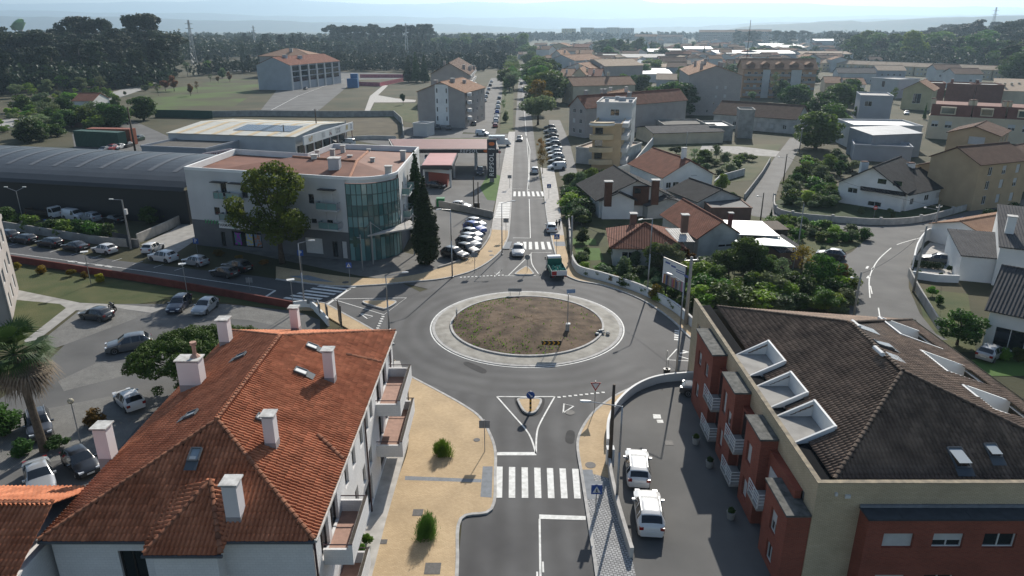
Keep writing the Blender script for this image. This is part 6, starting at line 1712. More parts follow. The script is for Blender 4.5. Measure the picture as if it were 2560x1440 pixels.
# ---------------------------------------------------------------- houses on the right
def rail_balc(o, P, u0, u1, v, zf, out=1.0, m=None, solid=None, dirv=-1):
    """balcony on the near face (dirv=-1) of a building"""
    b = MB(); a, c = P(u0, v+dirv*.003, 0), P(u1, v+dirv*.003, 0); d, e = P(u1, v+dirv*out, 0), P(u0, v+dirv*out, 0)
    b.prism([a[:2], c[:2], d[:2], e[:2]], zf-.18, zf); q = b.build('balcony', m or M_CONC, o)
    b = MB(); b.bar((*e[:2], zf+(.5 if solid else 1.0)), (*d[:2], zf+(.5 if solid else 1.0)), .1, 1.0 if solid else .06)
    for s_, t_ in ((a, e), (c, d)): b.bar((*s_[:2], zf+(.5 if solid else 1.0)), (*t_[:2], zf+(.5 if solid else 1.0)), .1, 1.0 if solid else .06)
    if not solid:
        n = max(3, int((u1-u0)/.35))
        for i in range(n+1): x, y, _ = P(u0+(u1-u0)*i/n, v+dirv*out, 0); b.bar((x, y, zf), (x, y, zf+1.0), .04)
    b.build('railing', solid or M_DARKM, q)

# red hipped house by the white wall: two wings
h1, P1, W1, _ = bld('hip_roof_house', 'low white house with old red hipped tile roof behind the curved white wall', 'house', (1532,664), (1700,668), 9.5, 2.9, M_W8, 'hip', 'red', 2.1, .6, front=[(1.2, 3.0, .9, 2.1), (5, 6, .9, 2.1)], left=[(2, 3.2, .8, 2.2), (5, 6.4, .1, 2.2)], simple=False)
h2, P2, W2, _ = bld('gable_wing_house', 'white gable wing with red tiles and dark chimney, joined right of the hipped house', 'house', (1742,646), (1848,640), 14, 3.2, M_W8, 'gable_y', 'red', 2.2, .4, front=[(3.2, 5.6, 1.5, 2.4, 'half')], simple=False)
for o, P, u, v, z, s, hh, m in ((h1, P1, 3.2, 7.2, 3.6, .9, 2.0, M_W6), (h1, P1, 10.4, 4.6, 4.2, .9, 2.0, M_W6), (h2, P2, W2-.6, 2.8, 3.2, .55, 2.4, mat('dark_red_flue', (.10, .03, .03), .7, .2, 2))):
    x, y, _ = P(u, v, 0); q = MB(); q.obox((x, y), s, s, hh+.6, z-.3); c = q.build('chimney', m, o); q = MB(); q.obox((x, y), s+.25, s+.25, .12, z+hh+.303); q.build('chimney_cap', M_CAPST, c)
# corrugated pale canopy between the wings
CR = thing('corrugated_canopy', 'pale corrugated sheet canopy between the two red roofs', 'canopy', (*G(1700, 640), 0))
ca, cb, cc, cd = [(*G(*p), z) for p, z in (((1694,605,3.2), 3.2), ((1736,605,3.2), 3.2), ((1712,571,3.9), 3.9), ((1662,571,3.9), 3.9))]
q = MB(); n = 16; rows = []
for i in range(n+1):
    t = i/n; z = .06*(i % 2); rows.append([Vector(ca).lerp(Vector(cb), t)+Vector((0, 0, z)), Vector(cd).lerp(Vector(cc), t)+Vector((0, 0, z))])
q.loft(rows, closed=False); q.build('sheet', mat('fibre_cement_sheet', (.50, .48, .44), .7, .2, 1), CR)
for c in (ca, cb): q = MB(); q.tube((c[0], c[1]+.2, 0), (c[0], c[1]+.2, 3.2), .07); q.build('post', M_METAL, CR)
# turquoise-white shed roofs
for i, (pts, lab) in enumerate((([(1846,586,3.6),(1790,549,3.6),(1905,553,4.0),(1950,590,3.8)], 'large white sheet roof of the open shed behind the red wing'), ([(1842,608,3.2),(1838,600,3.4),(1950,592,3.5),(1990,618,3.2)], 'turquoise weathered sheet roof at the front of the open shed'))):
    r = thing('shed_roof', lab, 'shed', (*G(1880, 640), 0)); q = MB(); v = [Vector((*G(*p), p[2])) for p in pts]; q.add(v+[p-Vector((0, 0, .12)) for p in v], [[0,1,2,3][::-1],[4,5,6,7],[0,1,5,4],[1,2,6,5],[2,3,7,6],[3,0,4,7]]); q.build('roof', mat('white_sheet_%d' % i, (.50, .52, .52) if i == 0 else (.40, .50, .47), .45, .14, .5), r)
    for p in v: q = MB(); q.tube((p.x, p.y, 0), (p.x, p.y, p.z-.1), .08); q.build('post', M_METAL, r)
q_ = thing('open_shed', 'dark open shed under the white sheet roofs', 'shed', (*G(1890, 620), 0)); q = MB(); c = G(1900, 622); q.obox((c[0], c[1]+4), 9, 5, 2.6, 0); q.build('wall', mat('shed_boards', (.06, .05, .04), .9, .2, 1), q_); q = MB(); q.obox((c[0], c[1]+4), 9.4, 5.4, .1, 2.602); q.build('ceiling', M_WOOD, q_)
bld('lean_to', 'small ribbed grey lean-to roof beside the thin bare tree', 'shed', (1945,672), (2005,668), 6, 2.4, M_W6, 'shed', 'slate', .5, .3)
# dark chalet
bld('dark_roof_chalet', 'white chalet with wide black gable roof and two brown chimneys', 'house', (1497,545), (1672,538), 13, 3.6, M_WHITE, 'gable_y', 'black', 3.0, .9, front=[(8.6, 10.2, .6, 1.7)], simple=False)
ch, Pc, Wc, _ = bld('chalet_porch', 'projecting white gable front of the black-roofed chalet', 'house', (1504,548), (1583,548), 3.0, 3.5, M_WHITE, 'gable_y', 'black', 1.3, .5)
q_ = thing('timber_panel_bay', 'brown timber clad bay in the gable of the black-roofed chalet', 'house', (*G(1595, 540), 0)); x, y = G(1598, 542); q = MB(); q.box(x-1.4, x+1.4, y-.5, y+.8, 2.2, 5.6); q.build('cladding', mat('brown_timber', (.09, .04, .025), .8, .2, 2), q_)
q = MB(); q.box(x-1.2, x-.1, y-.56, y-.502, 4.4, 5.3); q.build('window', M_GLASS, q_)
for px, py in ((1520, 492), (1637, 488)):
    x, y = G(px, py, 5); q_ = thing('brown_chimney', 'square brown chimney on the black roof, %s one' % ('left' if px < 1600 else 'right'), 'chimney', (x, y, 4)); q = MB(); q.obox((x, y), 1.2, 1.0, 4.2, 3.4); q.build('stack', mat('brown_timber', (.09, .04, .025), .8, .2, 2), q_); q = MB(); q.obox((x, y), 1.5, 1.3, .14, 7.602); q.build('chimney_cap', M_CAPST, q_)
bld('garage_roof_house', 'low grey annex with pale ridge in front of the chalet', 'house', (1618,548), (1712,542), 8, 2.4, M_W8, 'gable_y', 'slate', 1.2, .4)
bld('red_roof_cottage', 'white cottage with plain red gable roof and white chimney behind the chalet', 'house', (1656,486), (1778,478), 16, 3.6, M_WHITE, 'gable_y', 'red', 3.0, .5, front=[(6.2, 7.6, 3.4, 4.4, 'shut'), (.7, 1.8, 1.2, 2.4), (2.2, 3.6, 1.2, 2.4)], chim=[(5.6, 2.6, .8, 2.2)], simple=False)
bld('dark_roof_shed', 'stained grey shed with black gable roof right of the chalet', 'house', (1742,545), (1848,535), 10, 3.0, M_W8, 'gable_y', 'black', 1.8, .4, left=[(3, 4, 1, 2)])
bld('flat_shed', 'flat dark roofed outbuilding behind the red gable wing', 'shed', (1775,560), (1875,560), 8, 2.8, M_W6, 'flat', flatm=mat('grey_felt', (.09, .09, .092), .8, .2, .5), parapet=.15)
# white bungalow
bw, Pw, Ww, _ = bld('white_bungalow', 'white bungalow with broad black gable roof and black awning strip', 'bungalow', (2090,505), (2250,530), 15, 3.9, M_WHITE, 'gable_y', 'black', 3.6, .7, front=[(1.8, 3.6, 2.2, 3.2), (5.8, 8.2, .3, 1.2), (12, 14, .4, 1.1)], simple=False)
q = MB(); q.poly([Pw(4.4, -.9, 3.2), Pw(Ww+.6, -.9, 3.2), Pw(Ww+.6, .0, 3.75), Pw(4.0, .0, 3.75)]); q.poly([Pw(4.4, -.9, 3.15), Pw(4.0, -.002, 3.15), Pw(Ww+.6, -.002, 3.15), Pw(Ww+.6, -.9, 3.15)]); q.build('awning_strip', rtile('black', 0), bw)
for u in (6.9, 9.6): q = MB(); q.poly([Pw(u, -.03, 4.7), Pw(u+1.5, -.03, 4.7), Pw(u+1.5, -.03, 5.6), Pw(u, -.03, 5.6)]); f = q.build('window', M_GLASS, bw)
for u, v in ((1.2, 9), (8.3, 14)): x, y, _ = Pw(u, v, 0); q = MB(); q.obox((x, y), 1.4, .9, 3.0, 3.8); c = q.build('chimney', M_WHITE, bw); q = MB(); q.obox((x, y), 1.2, .7, .2, 6.802); q.build('chimney_cap', M_W6, c)
bld('bungalow_side_wing', 'right wing of the white bungalow with black roof', 'bungalow', (2262,528), (2362,505), 12, 3.2, M_WHITE, 'gable_x', 'black', 2.4, .5, front=[(1.2, 2.4, 1.0, 2.2), (6.0, 7.6, 1.2, 2.3), (10, 12, 1.2, 2.3, 'shut')], simple=False)
# ochre apartment house
oh, Po, Wo, _ = bld('ochre_house', 'ochre three storey house with brown roof and balconies on its right face', 'house', (2306,500), (2425,528), 14, 8.6, M_W4, 'gable_y', 'brown', 2.4, .3, right=grid_wins(14, (1.0, 3.8, 6.4), 3, 1.1, 1.6), simple=False)
bld('ochre_terrace', 'row of ochre houses with balconies continuing right of the three storey house', 'house', (2432,516), (2640,455), 12, 6.0, M_W4, 'gable_x', 'brown', 2.0, .4, floors=(.8, 3.6), nf=7, wh=1.6)
bld('ochre_upper_house', 'upper ochre block with brown roof and pale shutter behind the ochre house', 'house', (2345,455), (2470,470), 12, 10.8, M_W4, 'gable_y', 'brown', 1.6, .3, front=[(4, 7, 8.8, 10.4, 'shut')], right=[(3, 4.4, 8.6, 10, 'shut'), (8, 9.4, 8.6, 10)])
# modern white houses on the right
bld('grey_annex', 'pale grey flat annex with sloping wall below the modern white house', 'house', (2130,400), (2275,408), 8, 3.6, M_W2, 'flat', flatm=M_ZINC)
bld('modern_white_house', 'modern white flat-roofed house with large corner window', 'house', (2125,372), (2295,375), 14, 6.2, M_W1, 'flat', flatm=mat('bright_roof_sheet', (.5, .5, .5), .5, .1, .5), front=[(1, 6, 1.2, 5.0), (12, 13.4, 3.2, 5)], simple=False)
bld('zinc_wedge_house', 'grey zinc-clad wedge-shaped house in front of the modern white house', 'house', (2172,398), (2296,392), 9, 6.0, M_ZINC, 'shed', M_ZINC, .9, .1)
bld('grey_cube_house', 'grey two storey cube house with white parapet edge', 'house', (2142,305), (2222,308), 16, 9.0, M_W2, 'flat', flatm=M_CONCL, front=[(1.6, 4, 5.6, 7.4), (9, 12.5, 5.6, 7.6)], simple=False)
bld('white_box_house', 'white box house on a dark base with sloping parapet', 'house', (2172,240), (2238,246), 16, 8.4, M_W1, 'flat', flatm=M_CONCL, front=[(6, 7.6, 4.8, 7.6)])
bld('yellow_villa', 'yellow villa with brown gable roof and maroon panel', 'house', (2250,272), (2322,276), 18, 8.0, mat('yellow_render', (.48, .42, .25), .85, .1, .4), 'gable_y', 'tan', 3.2, .7, front=[(4, 7, 2.5, 6.5)])
# cream terraces with brown mansards
for i, (a, b, lab) in enumerate((((2312,345),(2415,352),'left'), ((2415,352),(2500,357),'middle'), ((2500,357),(2610,364),'right'))):
    o, P, W, _ = bld('mansard_terrace', 'cream terraced house with brown brick mansard and chimneys, %s of three' % lab, 'house', a, b, 12, 6.4, M_W5, 'flat', flatm=M_CONC, front=[(1.0, 2.8, 3.6, 5.4, 'half'), (4.6, 6.4, 3.4, 5.4, 'half')], group='cream mansard terraces', simple=False)
    q = MB(); q.poly([P(.2, -.05, 6.5), P(W-.2, -.05, 6.5), P(W-.2, 1.6, 10.2), P(.2, 1.6, 10.2)]); q.poly([P(.2, 1.6, 10.2), P(W-.2, 1.6, 10.2), P(W-.2, 11, 10.4), P(.2, 11, 10.4)]); q.poly([P(W-.2, -.05, 6.5), P(W-.2, 11, 6.5), P(W-.2, 11, 10.4), P(W-.2, 1.6, 10.2)]); q.poly([P(.2, 11, 6.5), P(.2, -.05, 6.5), P(.2, 1.6, 10.2), P(.2, 11, 10.4)]); q.build('mansard_roof', mat('brick_mansard', (.16, .06, .042), .85, .15, .8), o)
    q = MB(); x0, y0, _ = P(W*.25, -.1, 0); x1, y1, _ = P(W*.62, -.1, 0); q.prism([(x0, y0), (x1, y1), P(W*.62, 1.5, 0)[:2], P(W*.25, 1.5, 0)[:2]], 7.4, 9.6); dd = q.build('dormer', M_W5, o)
    q = MB(); q.poly([P(W*.28, -.14, 7.7), P(W*.59, -.14, 7.7), P(W*.59, -.14, 9.3), P(W*.28, -.14, 9.3)]); q.build('dormer_window', plain('teal_glass', (.03, .07, .065), .1, 0, .8), dd)
    for u in (.4, W-.8): q = MB(); x, y, _ = P(u, 2.4, 0); q.obox((x, y), .8, 1.2, 4.0, 7.6); c = q.build('chimney', M_W5, o); q = MB(); q.obox((x, y), .9, 1.3, .25, 11.602); q.build('chimney_cap', M_W6, c)
for i, (a, b) in enumerate((((2300,258),(2355,260)), ((2358,260),(2430,264)), ((2432,264),(2500,266)))):
    bld('brown_terrace', 'brown brick terrace back wall, %s of three behind the cream terraces' % ('left', 'middle', 'right')[i], 'house', a, b, 14, 8.5, mat('brick_mansard', (.16, .06, .042), .85, .15, .8), 'flat', chim=[(1, 5, 1.0, 2.0)], group='brown terraces')
bld('white_wall_house', 'pale sloping-roofed terrace with four red chimneys at the right edge', 'house', (2485,262), (2640,268), 20, 6.0, M_W5, 'shed', 'pale', 4, .2, chim=[(1, 4, .9, 3), (3, 6, .9, 3), (6, 10, .9, 3), (9, 12, .9, 3)])
# houses at the right edge below the street
bld('slate_roof_garage', 'white garage with dark slate shed roof behind the white parapet wall', 'house', (2392,700), (2520,712), 9, 3.4, M_WHITE, 'shed', 'slate', 1.2, .2)
bld('slate_roof_house', 'white house with slate roof and tall white chimney at the right edge', 'house', (2478,712), (2640,735), 14, 5.2, M_WHITE, 'shed', 'slate', 2.6, .2, chim=[(1.0, 4.6, 1.0, 3.2)])
bld('tan_roof_house', 'white house with tan tiled roof and blue trim at the right edge', 'house', (2462,640), (2660,600), 9, 2.8, M_WHITE, 'gable_x', 'tan', 1.4, .4)
bld('brown_roof_house', 'white house with dark ribbed roof and open black garage door at the right edge', 'house', (2455,862), (2640,905), 12, 4.2, M_WHITE, 'gable_x', 'slate', 3.0, .5, front=[(.8, 3.6, .05, 2.4)])
PTI = wall('courtyard_wall', [(2280,672),(2288,640),(2310,606),(2330,601),(2390,606)], 2.0, .2, M_WHITE, 'white courtyard wall with curved top round the parked grey estate car', k=2)
sheet('courtyard', Gs([(2282,690),(2290,640),(2325,606),(2392,610),(2396,700)]), .02, M_CONCL)
wall('terrace_wall', [(2278,695),(2340,704),(2395,706)], 1.0, .25, M_WHITE, 'white terrace wall with potted plants before the courtyard', k=1)
# long red-white hedge is with the plants; ruin and sheds mid right
bld('ruin_yard', 'roofless concrete ruin with open window holes left of the brown barn', 'ruin', (1662,345), (1770,345), 16, 3.4, M_CONC, 'flat', flatm=mat('ruin_floor', (.10, .095, .085), .9, .2, .4), front=[(3, 5, 1, 2.4), (8, 9.5, 1, 2.4)])
bld('concrete_shed', 'grey concrete shed with pale sheet roof beside the ruin', 'shed', (1772,352), (1830,352), 12, 4.0, M_CONC, 'flat', flatm=M_ZINC)
bld('brown_barn', 'long barn with dark brown tiled roof and concrete tower', 'barn', (1782,318), (1985,335), 14, 4.6, M_W8, 'gable_x', 'brown', 3.6, .4, floors=(1.2,), nf=6)
bld('concrete_tower', 'square concrete tower house in front of the brown barn', 'tower', (1842,345), (1880,346), 7, 8.2, M_CONC, 'flat')
bld('tin_hut', 'small white garden hut beyond the cream apartment block', 'hut', (1608,300), (1640,300), 6, 5, M_W1, 'flat')
bld('long_low_shed', 'low shed with brown roof behind the cream apartment block', 'shed', (1590,345), (1632,362), 22, 3.2, M_W5, 'gable_y', 'slate', 1.2, .3)
wall('field_wall', [(1860,438),(1800,455),(1785,470)], 1.6, .25, M_W8, 'white wall below the vacant field by the lane', k=1)

# ---------------------------------------------------------------- cream curved apartment block
cb, Pcb, Wcb, _ = bld('cream_apartment_block', 'cream apartment block with rounded balconies and white roof storey on the right of the road', 'apartment block', (1478,425), (1548,428), 26, 10.6, mat('tan_cladding', (.47, .34, .20), .8, .08, .6), 'flat', flatm=M_CONCL, front=[(6.3, 7.0, 1.5, 3), (6.3, 7.0, 5, 6.4)], right=grid_wins(26, (1.2, 4.4, 7.6), 5, 1.4, 1.6), left=grid_wins(26, (1.2, 4.4, 7.6), 5, 1.4, 1.6), simple=False)
for k in range(4):
    zf = 2.2+2.9*k-.6; q = MB(); x, y, _ = Pcb(2.2, -.02, 0)
    pts = [(x+2.9*math.cos(t), y+1.7*math.sin(t)) for t in [math.pi+math.pi*i/12 for i in range(13)]]
    q.prism(pts, zf, zf+1.1); q.build('curved_balcony', mat('cream_cladding', (.52, .41, .26), .8, .08, .6), cb)
    if k < 3: q = MB(); q.poly([(x-1.6, y-.03, zf+1.2), (x+1.6, y-.03, zf+1.2), (x+1.6, y-.03, zf+2.7), (x-1.6, y-.03, zf+2.7)]); q.build('balcony_door', M_GLASS, cb)
q = MB(); q.prism([(x+3.1*math.cos(t), y+1.9*math.sin(t)) for t in [math.pi+math.pi*i/12 for i in range(13)]], 10.7, 11.1); q.build('eaves_slab', M_WHITE, cb)
pt_, Ppt, Wpt, _ = bld('roof_storey', 'white set-back roof storey on top of the cream apartment block', 'penthouse', Pcb(-.5, 11, 0)[:2]+(0,), Pcb(Wcb+1.5, 11, 0)[:2]+(0,), 14, 14.4, M_W1, 'flat', flatm=M_CONCL, front=[(3.4, 5.6, 11.6, 13.2)], simple=False)
for u, v, s in ((2, 4, .9), (5.5, 9, 1.6), (8, 3, .9), (4, 11, 1.1)): x, y, _ = Ppt(u, v, 0); q = MB(); q.obox((x, y), s, s, 1.0, 14.35); q.build('roof_vent', M_W2, pt_)
for k in range(4):
    for v in (1, 9, 17): 
        a, b, c, d = Pcb(Wcb+.003, v, 0), Pcb(Wcb+1.5, v, 0), Pcb(Wcb+1.5, v+6, 0), Pcb(Wcb+.003, v+6, 0); q = MB(); q.prism([a[:2], b[:2], c[:2], d[:2]], 1.4+2.9*k, 2.4+2.9*k); q.build('side_balcony', M_W1, cb)
wall('patio_wall', [(1545,440),(1578,432),(1635,358)], 2.2, .25, M_W1, 'long white wall running back beside the cream apartment block', k=1)
bld('patio_extension', 'flat white extension with red tiled lean-to beside the cream block', 'house', (1552,418), (1602,395), 12, 3.6, M_W8, 'flat', flatm=mat('terrace_tiles', (.34, .25, .18), .8, .15, .5))
# brown-brick row behind it along the road
for i, (a, b, d, h, rc, lab, wm) in enumerate((
    ((1422,338),(1462,345),46,9.0,'red','long apartment row with terracotta gable roof behind the cream block', M_W3),
    ((1470,318),(1530,322),24,8.0,'tan','low gabled houses with terracotta roofs right of the long apartment row', M_W8),
    ((1405,255),(1432,262),30,8.0,'tan','small pinkish house with tan roof beside the road trees', M_W5),
    ((1404,222),(1482,225),26,10.5,'tan','white gabled house with brown slope facing the road', M_W1),
    ((1372,196),(1435,200),30,12,'tan','farther white gabled house along the road', M_W1),
    ((1455,215),(1510,222),26,12,'pale','grey gabled block right of the white gabled houses', M_W3))):
    bld('road_row_house', lab, 'house', a, b, d, h, wm, 'gable_y', rc, 3.2, .3, floors=(1.2, 4.2, 7.2), nl=7, nf=2, chim=[(3, 4, 1.0, 2.2), (3, 12, 1.0, 2.2), (6, 20, 1.0, 2.2)])
# big grey gabled block and its orange neighbour
gb, Pg, Wg, _ = bld('grey_gable_block', 'large grey gabled apartment block with blank end wall', 'apartment block', (1715,288), (1845,290), 44, 15.0, pattern_mat('grey_tile_cladding', (.36, .33, .315), (.38, .35, .33), (.29, .27, .255), 1.2, .6, .03, var=.06), 'gable_y', 'tan', 3.4, .3, front=[(10.3, 11.2, 10, 11.2, 'shut'), (13.5, 14.4, 10, 11.2, 'shut'), (13.5, 14.4, 6.8, 8, 'shut'), (10.3, 11, 6.8, 7.6, 'shut'), (9.8, 10.4, 4.2, 5), (13.3, 14.3, 4, 5, 'shut'), (7.5, 8.1, 1.2, 2.2), (10.8, 11.4, 1.2, 2.2), (13.8, 14.4, 1.2, 2.2)], left=grid_wins(44, (1.5, 4.4, 7.3, 10.2), 8, 1.5, 1.6), simple=True, chim=[(5, 6, 1, 2.4), (6, 14, 1, 2.4), (8, 22, 1, 2.4), (5, 30, 1, 2.4), (13, 10, 1, 2), (14, 24, 1, 2)])
ob, Pob, Wob, _ = bld('orange_apartment_block', 'orange and grey apartment block with balcony bands and dormers', 'apartment block', (1852,244), (2032,246), 16, 13.6, M_W7, 'gable_x', 'tan', 4.2, .8, floors=(1.3, 4.4, 7.4, 10.4), nf=10, ww=1.5, wh=1.7)
for k in range(4):
    for (u0, u1) in ((.02, .26), (.38, .64), (.82, .99)): rail_balc(ob, Pob, Wob*u0, Wob*u1, 0, 1.0+3.05*k+.1, 1.2, M_W3, M_W3)
for u0, u1 in ((.27, .37), (.66, .80)): q = MB(); a, b = Pob(Wob*u0, -.3, 0), Pob(Wob*u1, -.3, 0); q.prism([a[:2], b[:2], Pob(Wob*u1, -.003, 0)[:2], Pob(Wob*u0, -.003, 0)[:2]], 0, 13.3); q.build('pale_bay', M_W1, ob)
for u in (.1, .3, .5, .7, .9): 
    x, y, _ = Pob(Wob*u, 2.2, 0); q = MB(); q.obox((x, y), 3.4, 3.2, 1.6, 13.9); dd = q.build('dormer', M_W6, ob); q = MB(); q.add([(x-2, y-1.8, 15.5), (x+2, y-1.8, 15.5), (x, y-1.8, 16.8), (x-2, y+3, 15.5), (x+2, y+3, 15.5), (x, y+3, 16.8)], [[0,1,2],[1,4,5,2],[3,0,2,5]]); q.build('dormer_roof', rtile('tan', 0), dd)

# ---------------------------------------------------------------- houses on the left
gh, Pgh, Wgh, _ = bld('gable_apartment_house', 'grey gabled apartment house with white centre strip and slit windows', 'apartment house', (1047,316), (1163,320), 24, 11.6, M_W3, 'gable_y', 'tan', 3.2, .4, right=grid_wins(24, (1.2, 4.2, 7.2, 9.6), 4, 1.2, 1.3), chim=[(5, 5, 1.2, 1.6), (10, 8, 1.4, 1.4), (12, 15, 1.0, 1.2)])
q = MB(); q.prism([Pgh(Wgh*.38, -.06, 0)[:2], Pgh(Wgh*.66, -.06, 0)[:2], Pgh(Wgh*.66, -.003, 0)[:2], Pgh(Wgh*.38, -.003, 0)[:2]], .8, 14.1); st = q.build('white_strip', M_WHITE, gh)
for u in (.42, .62):
    for z in (2.2, 5.2, 8.0, 11.4): q = MB(); a, b = Pgh(Wgh*u-.2, -.08, 0), Pgh(Wgh*u+.2, -.08, 0); q.poly([(*a[:2], z), (*b[:2], z), (*b[:2], z+1.5), (*a[:2], z+1.5)]); q.build('slit_window', M_GLASS, st)
for k in range(4):
    x, y, _ = Pgh(Wgh+.02, 3, 0); q = MB(); q.prism([(x+1.5*math.cos(t), y+2.2*math.sin(t)) for t in [-math.pi/2+math.pi*i/10 for i in range(11)]], 2.6+2.6*k, 3.6+2.6*k); q.build('round_balcony', M_W1, gh)
g2, Pg2, Wg2, _ = bld('long_apartment_house', 'long pinkish apartment house with brown hipped end roof along the frontage road', 'apartment house', (1079,262), (1172,262), 60, 13.0, mat('pinkish_render', (.42, .36, .33), .85, .08, .3), 'gable_y', 'brown', 4.6, .8, front=[(10, 12, 9.5, 11.2), (17, 20, 9.3, 11.4, 'half')], right=grid_wins(60, (1.3, 4.4, 7.5, 10.4), 10, 1.6, 1.7), chim=[(6, 3, 1, 2), (14, 10, 1.2, 2), (16, 20, 1.2, 2), (16, 30, 1.2, 2), (17, 40, 1.2, 2)])
q = MB(); n = 0
for v in (2, 12, 22, 32, 42):
    for k in range(4): q = MB(); a, b, c, d = Pg2(Wg2+.003, v, 0), Pg2(Wg2+1.3, v, 0), Pg2(Wg2+1.3, v+6, 0), Pg2(Wg2+.003, v+6, 0); q.prism([a[:2], b[:2], c[:2], d[:2]], 2.4+3*k, 3.4+3*k); q.build('side_balcony', M_W1, g2)
bld('kiosk', 'small white hut with slab roof in front of the grey gabled house', 'hut', (1034,340), (1068,342), 5, 3.6, M_W1, 'flat')
ul, Pul, Wul, _ = bld('white_flats', 'white and blue-grey flats with dark balconies, front block on the estate road', 'flats', (648,224), (731,226), 56, 13.0, M_W2, 'gable_y', 'red', 4.0, .3, chim=[(12, 10, 2, 1.6), (14, 22, 2, 1.6)])
for i in range(6):
    for k in range(3):
        v = 2+9*i; q = MB(); a, b = Pul(Wul+.05, v, 0), Pul(Wul+.05, v+6.6, 0); q.poly([(*a[:2], 4.3+2.9*k), (*b[:2], 4.3+2.9*k), (*b[:2], 6.6+2.9*k), (*a[:2], 6.6+2.9*k)]); q.build('loggia_glazing', M_GLASS, ul)
    q = MB(); a, b = Pul(Wul+.03, 9*i-.3, 0), Pul(Wul+.6, 9*i+.9, 0); q.prism([a[:2], Pul(Wul+.6, 9*i-.3, 0)[:2], b[:2], Pul(Wul+.03, 9*i+.9, 0)[:2]], 0, 13); q.build('pilaster', M_W1, ul)
bld('hip_roof_flats', 'grey flats with brown hipped roof behind the white and blue-grey flats', 'flats', (654,193), (782,193), 30, 14.0, M_W3, 'hip', 'tan', 4.5, .8, floors=(4, 7, 10), nf=6, chim=[(20, 8, 2, 2)])
bld('farm_shed', 'white farm shed with red tiled roof among the bushes', 'shed', (188,285), (238,285), 12, 5.0, M_W1, 'gable_x', 'red', 2.4, .3)
bld('small_store', 'small dark shed with white roof among the bushes', 'shed', (174,318), (206,318), 8, 3.0, M_W6, 'flat')
# green and rust shipping containers
for nm, a, b, c, lab in (('g', (190,366), (300,372), (.03, .075, .055), 'dark green shipping container beside the leaning pole'), ('r', (222,362), (330,364), (.24, .07, .035), 'rust red shipping container behind the green one')):
    A, B = G(*a), G(*b); (ex, ey), L_ = unit(A, B); r = thing('shipping_container', lab, 'container', (*A, 0))
    m = mat('container_'+nm, c, .6, .12, .5); q = MB(); hh = 4.6 if nm == 'r' else 4.4; n = 60
    rows = [[(A[0]+ex*L_*i/n+ey*.12*(i % 2), A[1]+ey*L_*i/n-ex*.12*(i % 2), z) for z in (.2, hh)] for i in range(n+1)]
    q.loft(rows, closed=False); q.build('corrugated_side', m, r)
    q = MB(); q.prism([A, B, (B[0]-ey*3, B[1]+ex*3), (A[0]-ey*3, A[1]+ex*3)], .1, hh+.05); q.build('body', m, r)
# blue site cabin and pink mesh fence
r = thing('site_cabin', 'blue site containers beside the pink mesh fence', 'cabin', (*G(885, 218), 0)); x, y = G(883, 219)
q = MB(); q.obox((x, y), 6, 3, 5.0, 0); q.build('lower_cabin', mat('site_blue', (.05, .14, .30), .6, .1, 1), r); q = MB(); q.obox((x+.5, y+3), 4, 3, 7.5, 0); q.build('tall_tank', mat('site_blue', (.05, .14, .30), .6, .1, 1), r)
wall('mesh_fence', [(890,214),(950,216),(1010,203),(1012,194),(900,194)], 2.2, .1, mat('pink_mesh', (.45, .13, .16), .8, .2, 1), 'pink mesh fence round the building plot', cat='fence', k=1)
wall('plot_wall', [(530,292),(640,290),(830,292),(985,291),(1005,310),(1010,345)], 2.2, .3, M_CONC, 'long dark grey plot wall behind the striped hall', k=1)
wall('green_fence', [(388,293),(460,294),(532,296)], 2.8, .15, mat('green_sheet', (.02, .07, .05), .7, .15, 1), 'dark green sheet fence below the meadow', cat='fence', k=1)
wall('earth_plot_wall', [(850,352),(930,348),(990,350)], 1.2, .3, M_W8, 'pale stained wall at the near edge of the earth plot', k=1)
# billboard with a printed crowd, seen from the front left
A, B = G(1652,742), G(1708,770); (ex, ey), L_ = unit(A, B); nrm = (ey, -ex)
BB = thing('billboard', 'billboard with a white printed poster of a crowd behind the curved wall', 'billboard', (*A, 0)); zb0, zb1 = 1.9, 5.3
def bp(u, z, d): return (A[0]+ex*u+nrm[0]*d, A[1]+ey*u+nrm[1]*d, z)
q = MB()
for u in (.6, L_-.6): q.tube(bp(u, 0, -.2), bp(u, 5.0, -.2), .09)
q.build('leg', M_DARKM, BB)
q = MB(); q.prism([bp(0, 0, -.08)[:2], bp(L_, 0, -.08)[:2], bp(L_, 0, .08)[:2], bp(0, 0, .08)[:2]], zb0, zb1); q.build('frame', M_DARKM, BB)
q = MB(); q.poly([bp(.1, zb0+.1, .085), bp(L_-.1, zb0+.1, .085), bp(L_-.1, zb1-.1, .085), bp(.1, zb1-.1, .085)]); PO = q.build('poster', M_WHITE, BB)
cols = [(.5, .1, .08), (.55, .4, .1), (.1, .12, .3), (.08, .07, .07), (.45, .3, .25), (.5, .5, .5), (.2, .3, .2), (.5, .2, .3)]
for i in range(16):
    u = .5+(L_-1)*i/15; hgt = .9+.5*R.random(); q = MB(); z0 = zb0+.12
    q.poly([bp(u-.2, z0, .10), bp(u+.2, z0, .10), bp(u+.16, z0+hgt, .10), bp(u-.16, z0+hgt, .10)]); q.build('printed_figure', plain('print_%d' % (i % 8), cols[i % 8], .6), PO)
    q = MB(); q.sphere(bp(u, z0+hgt+.12, .10), .12, 8, 5, 1, .2, 1); q.build('printed_head', plain('print_skin', (.42, .25, .18), .6), PO)
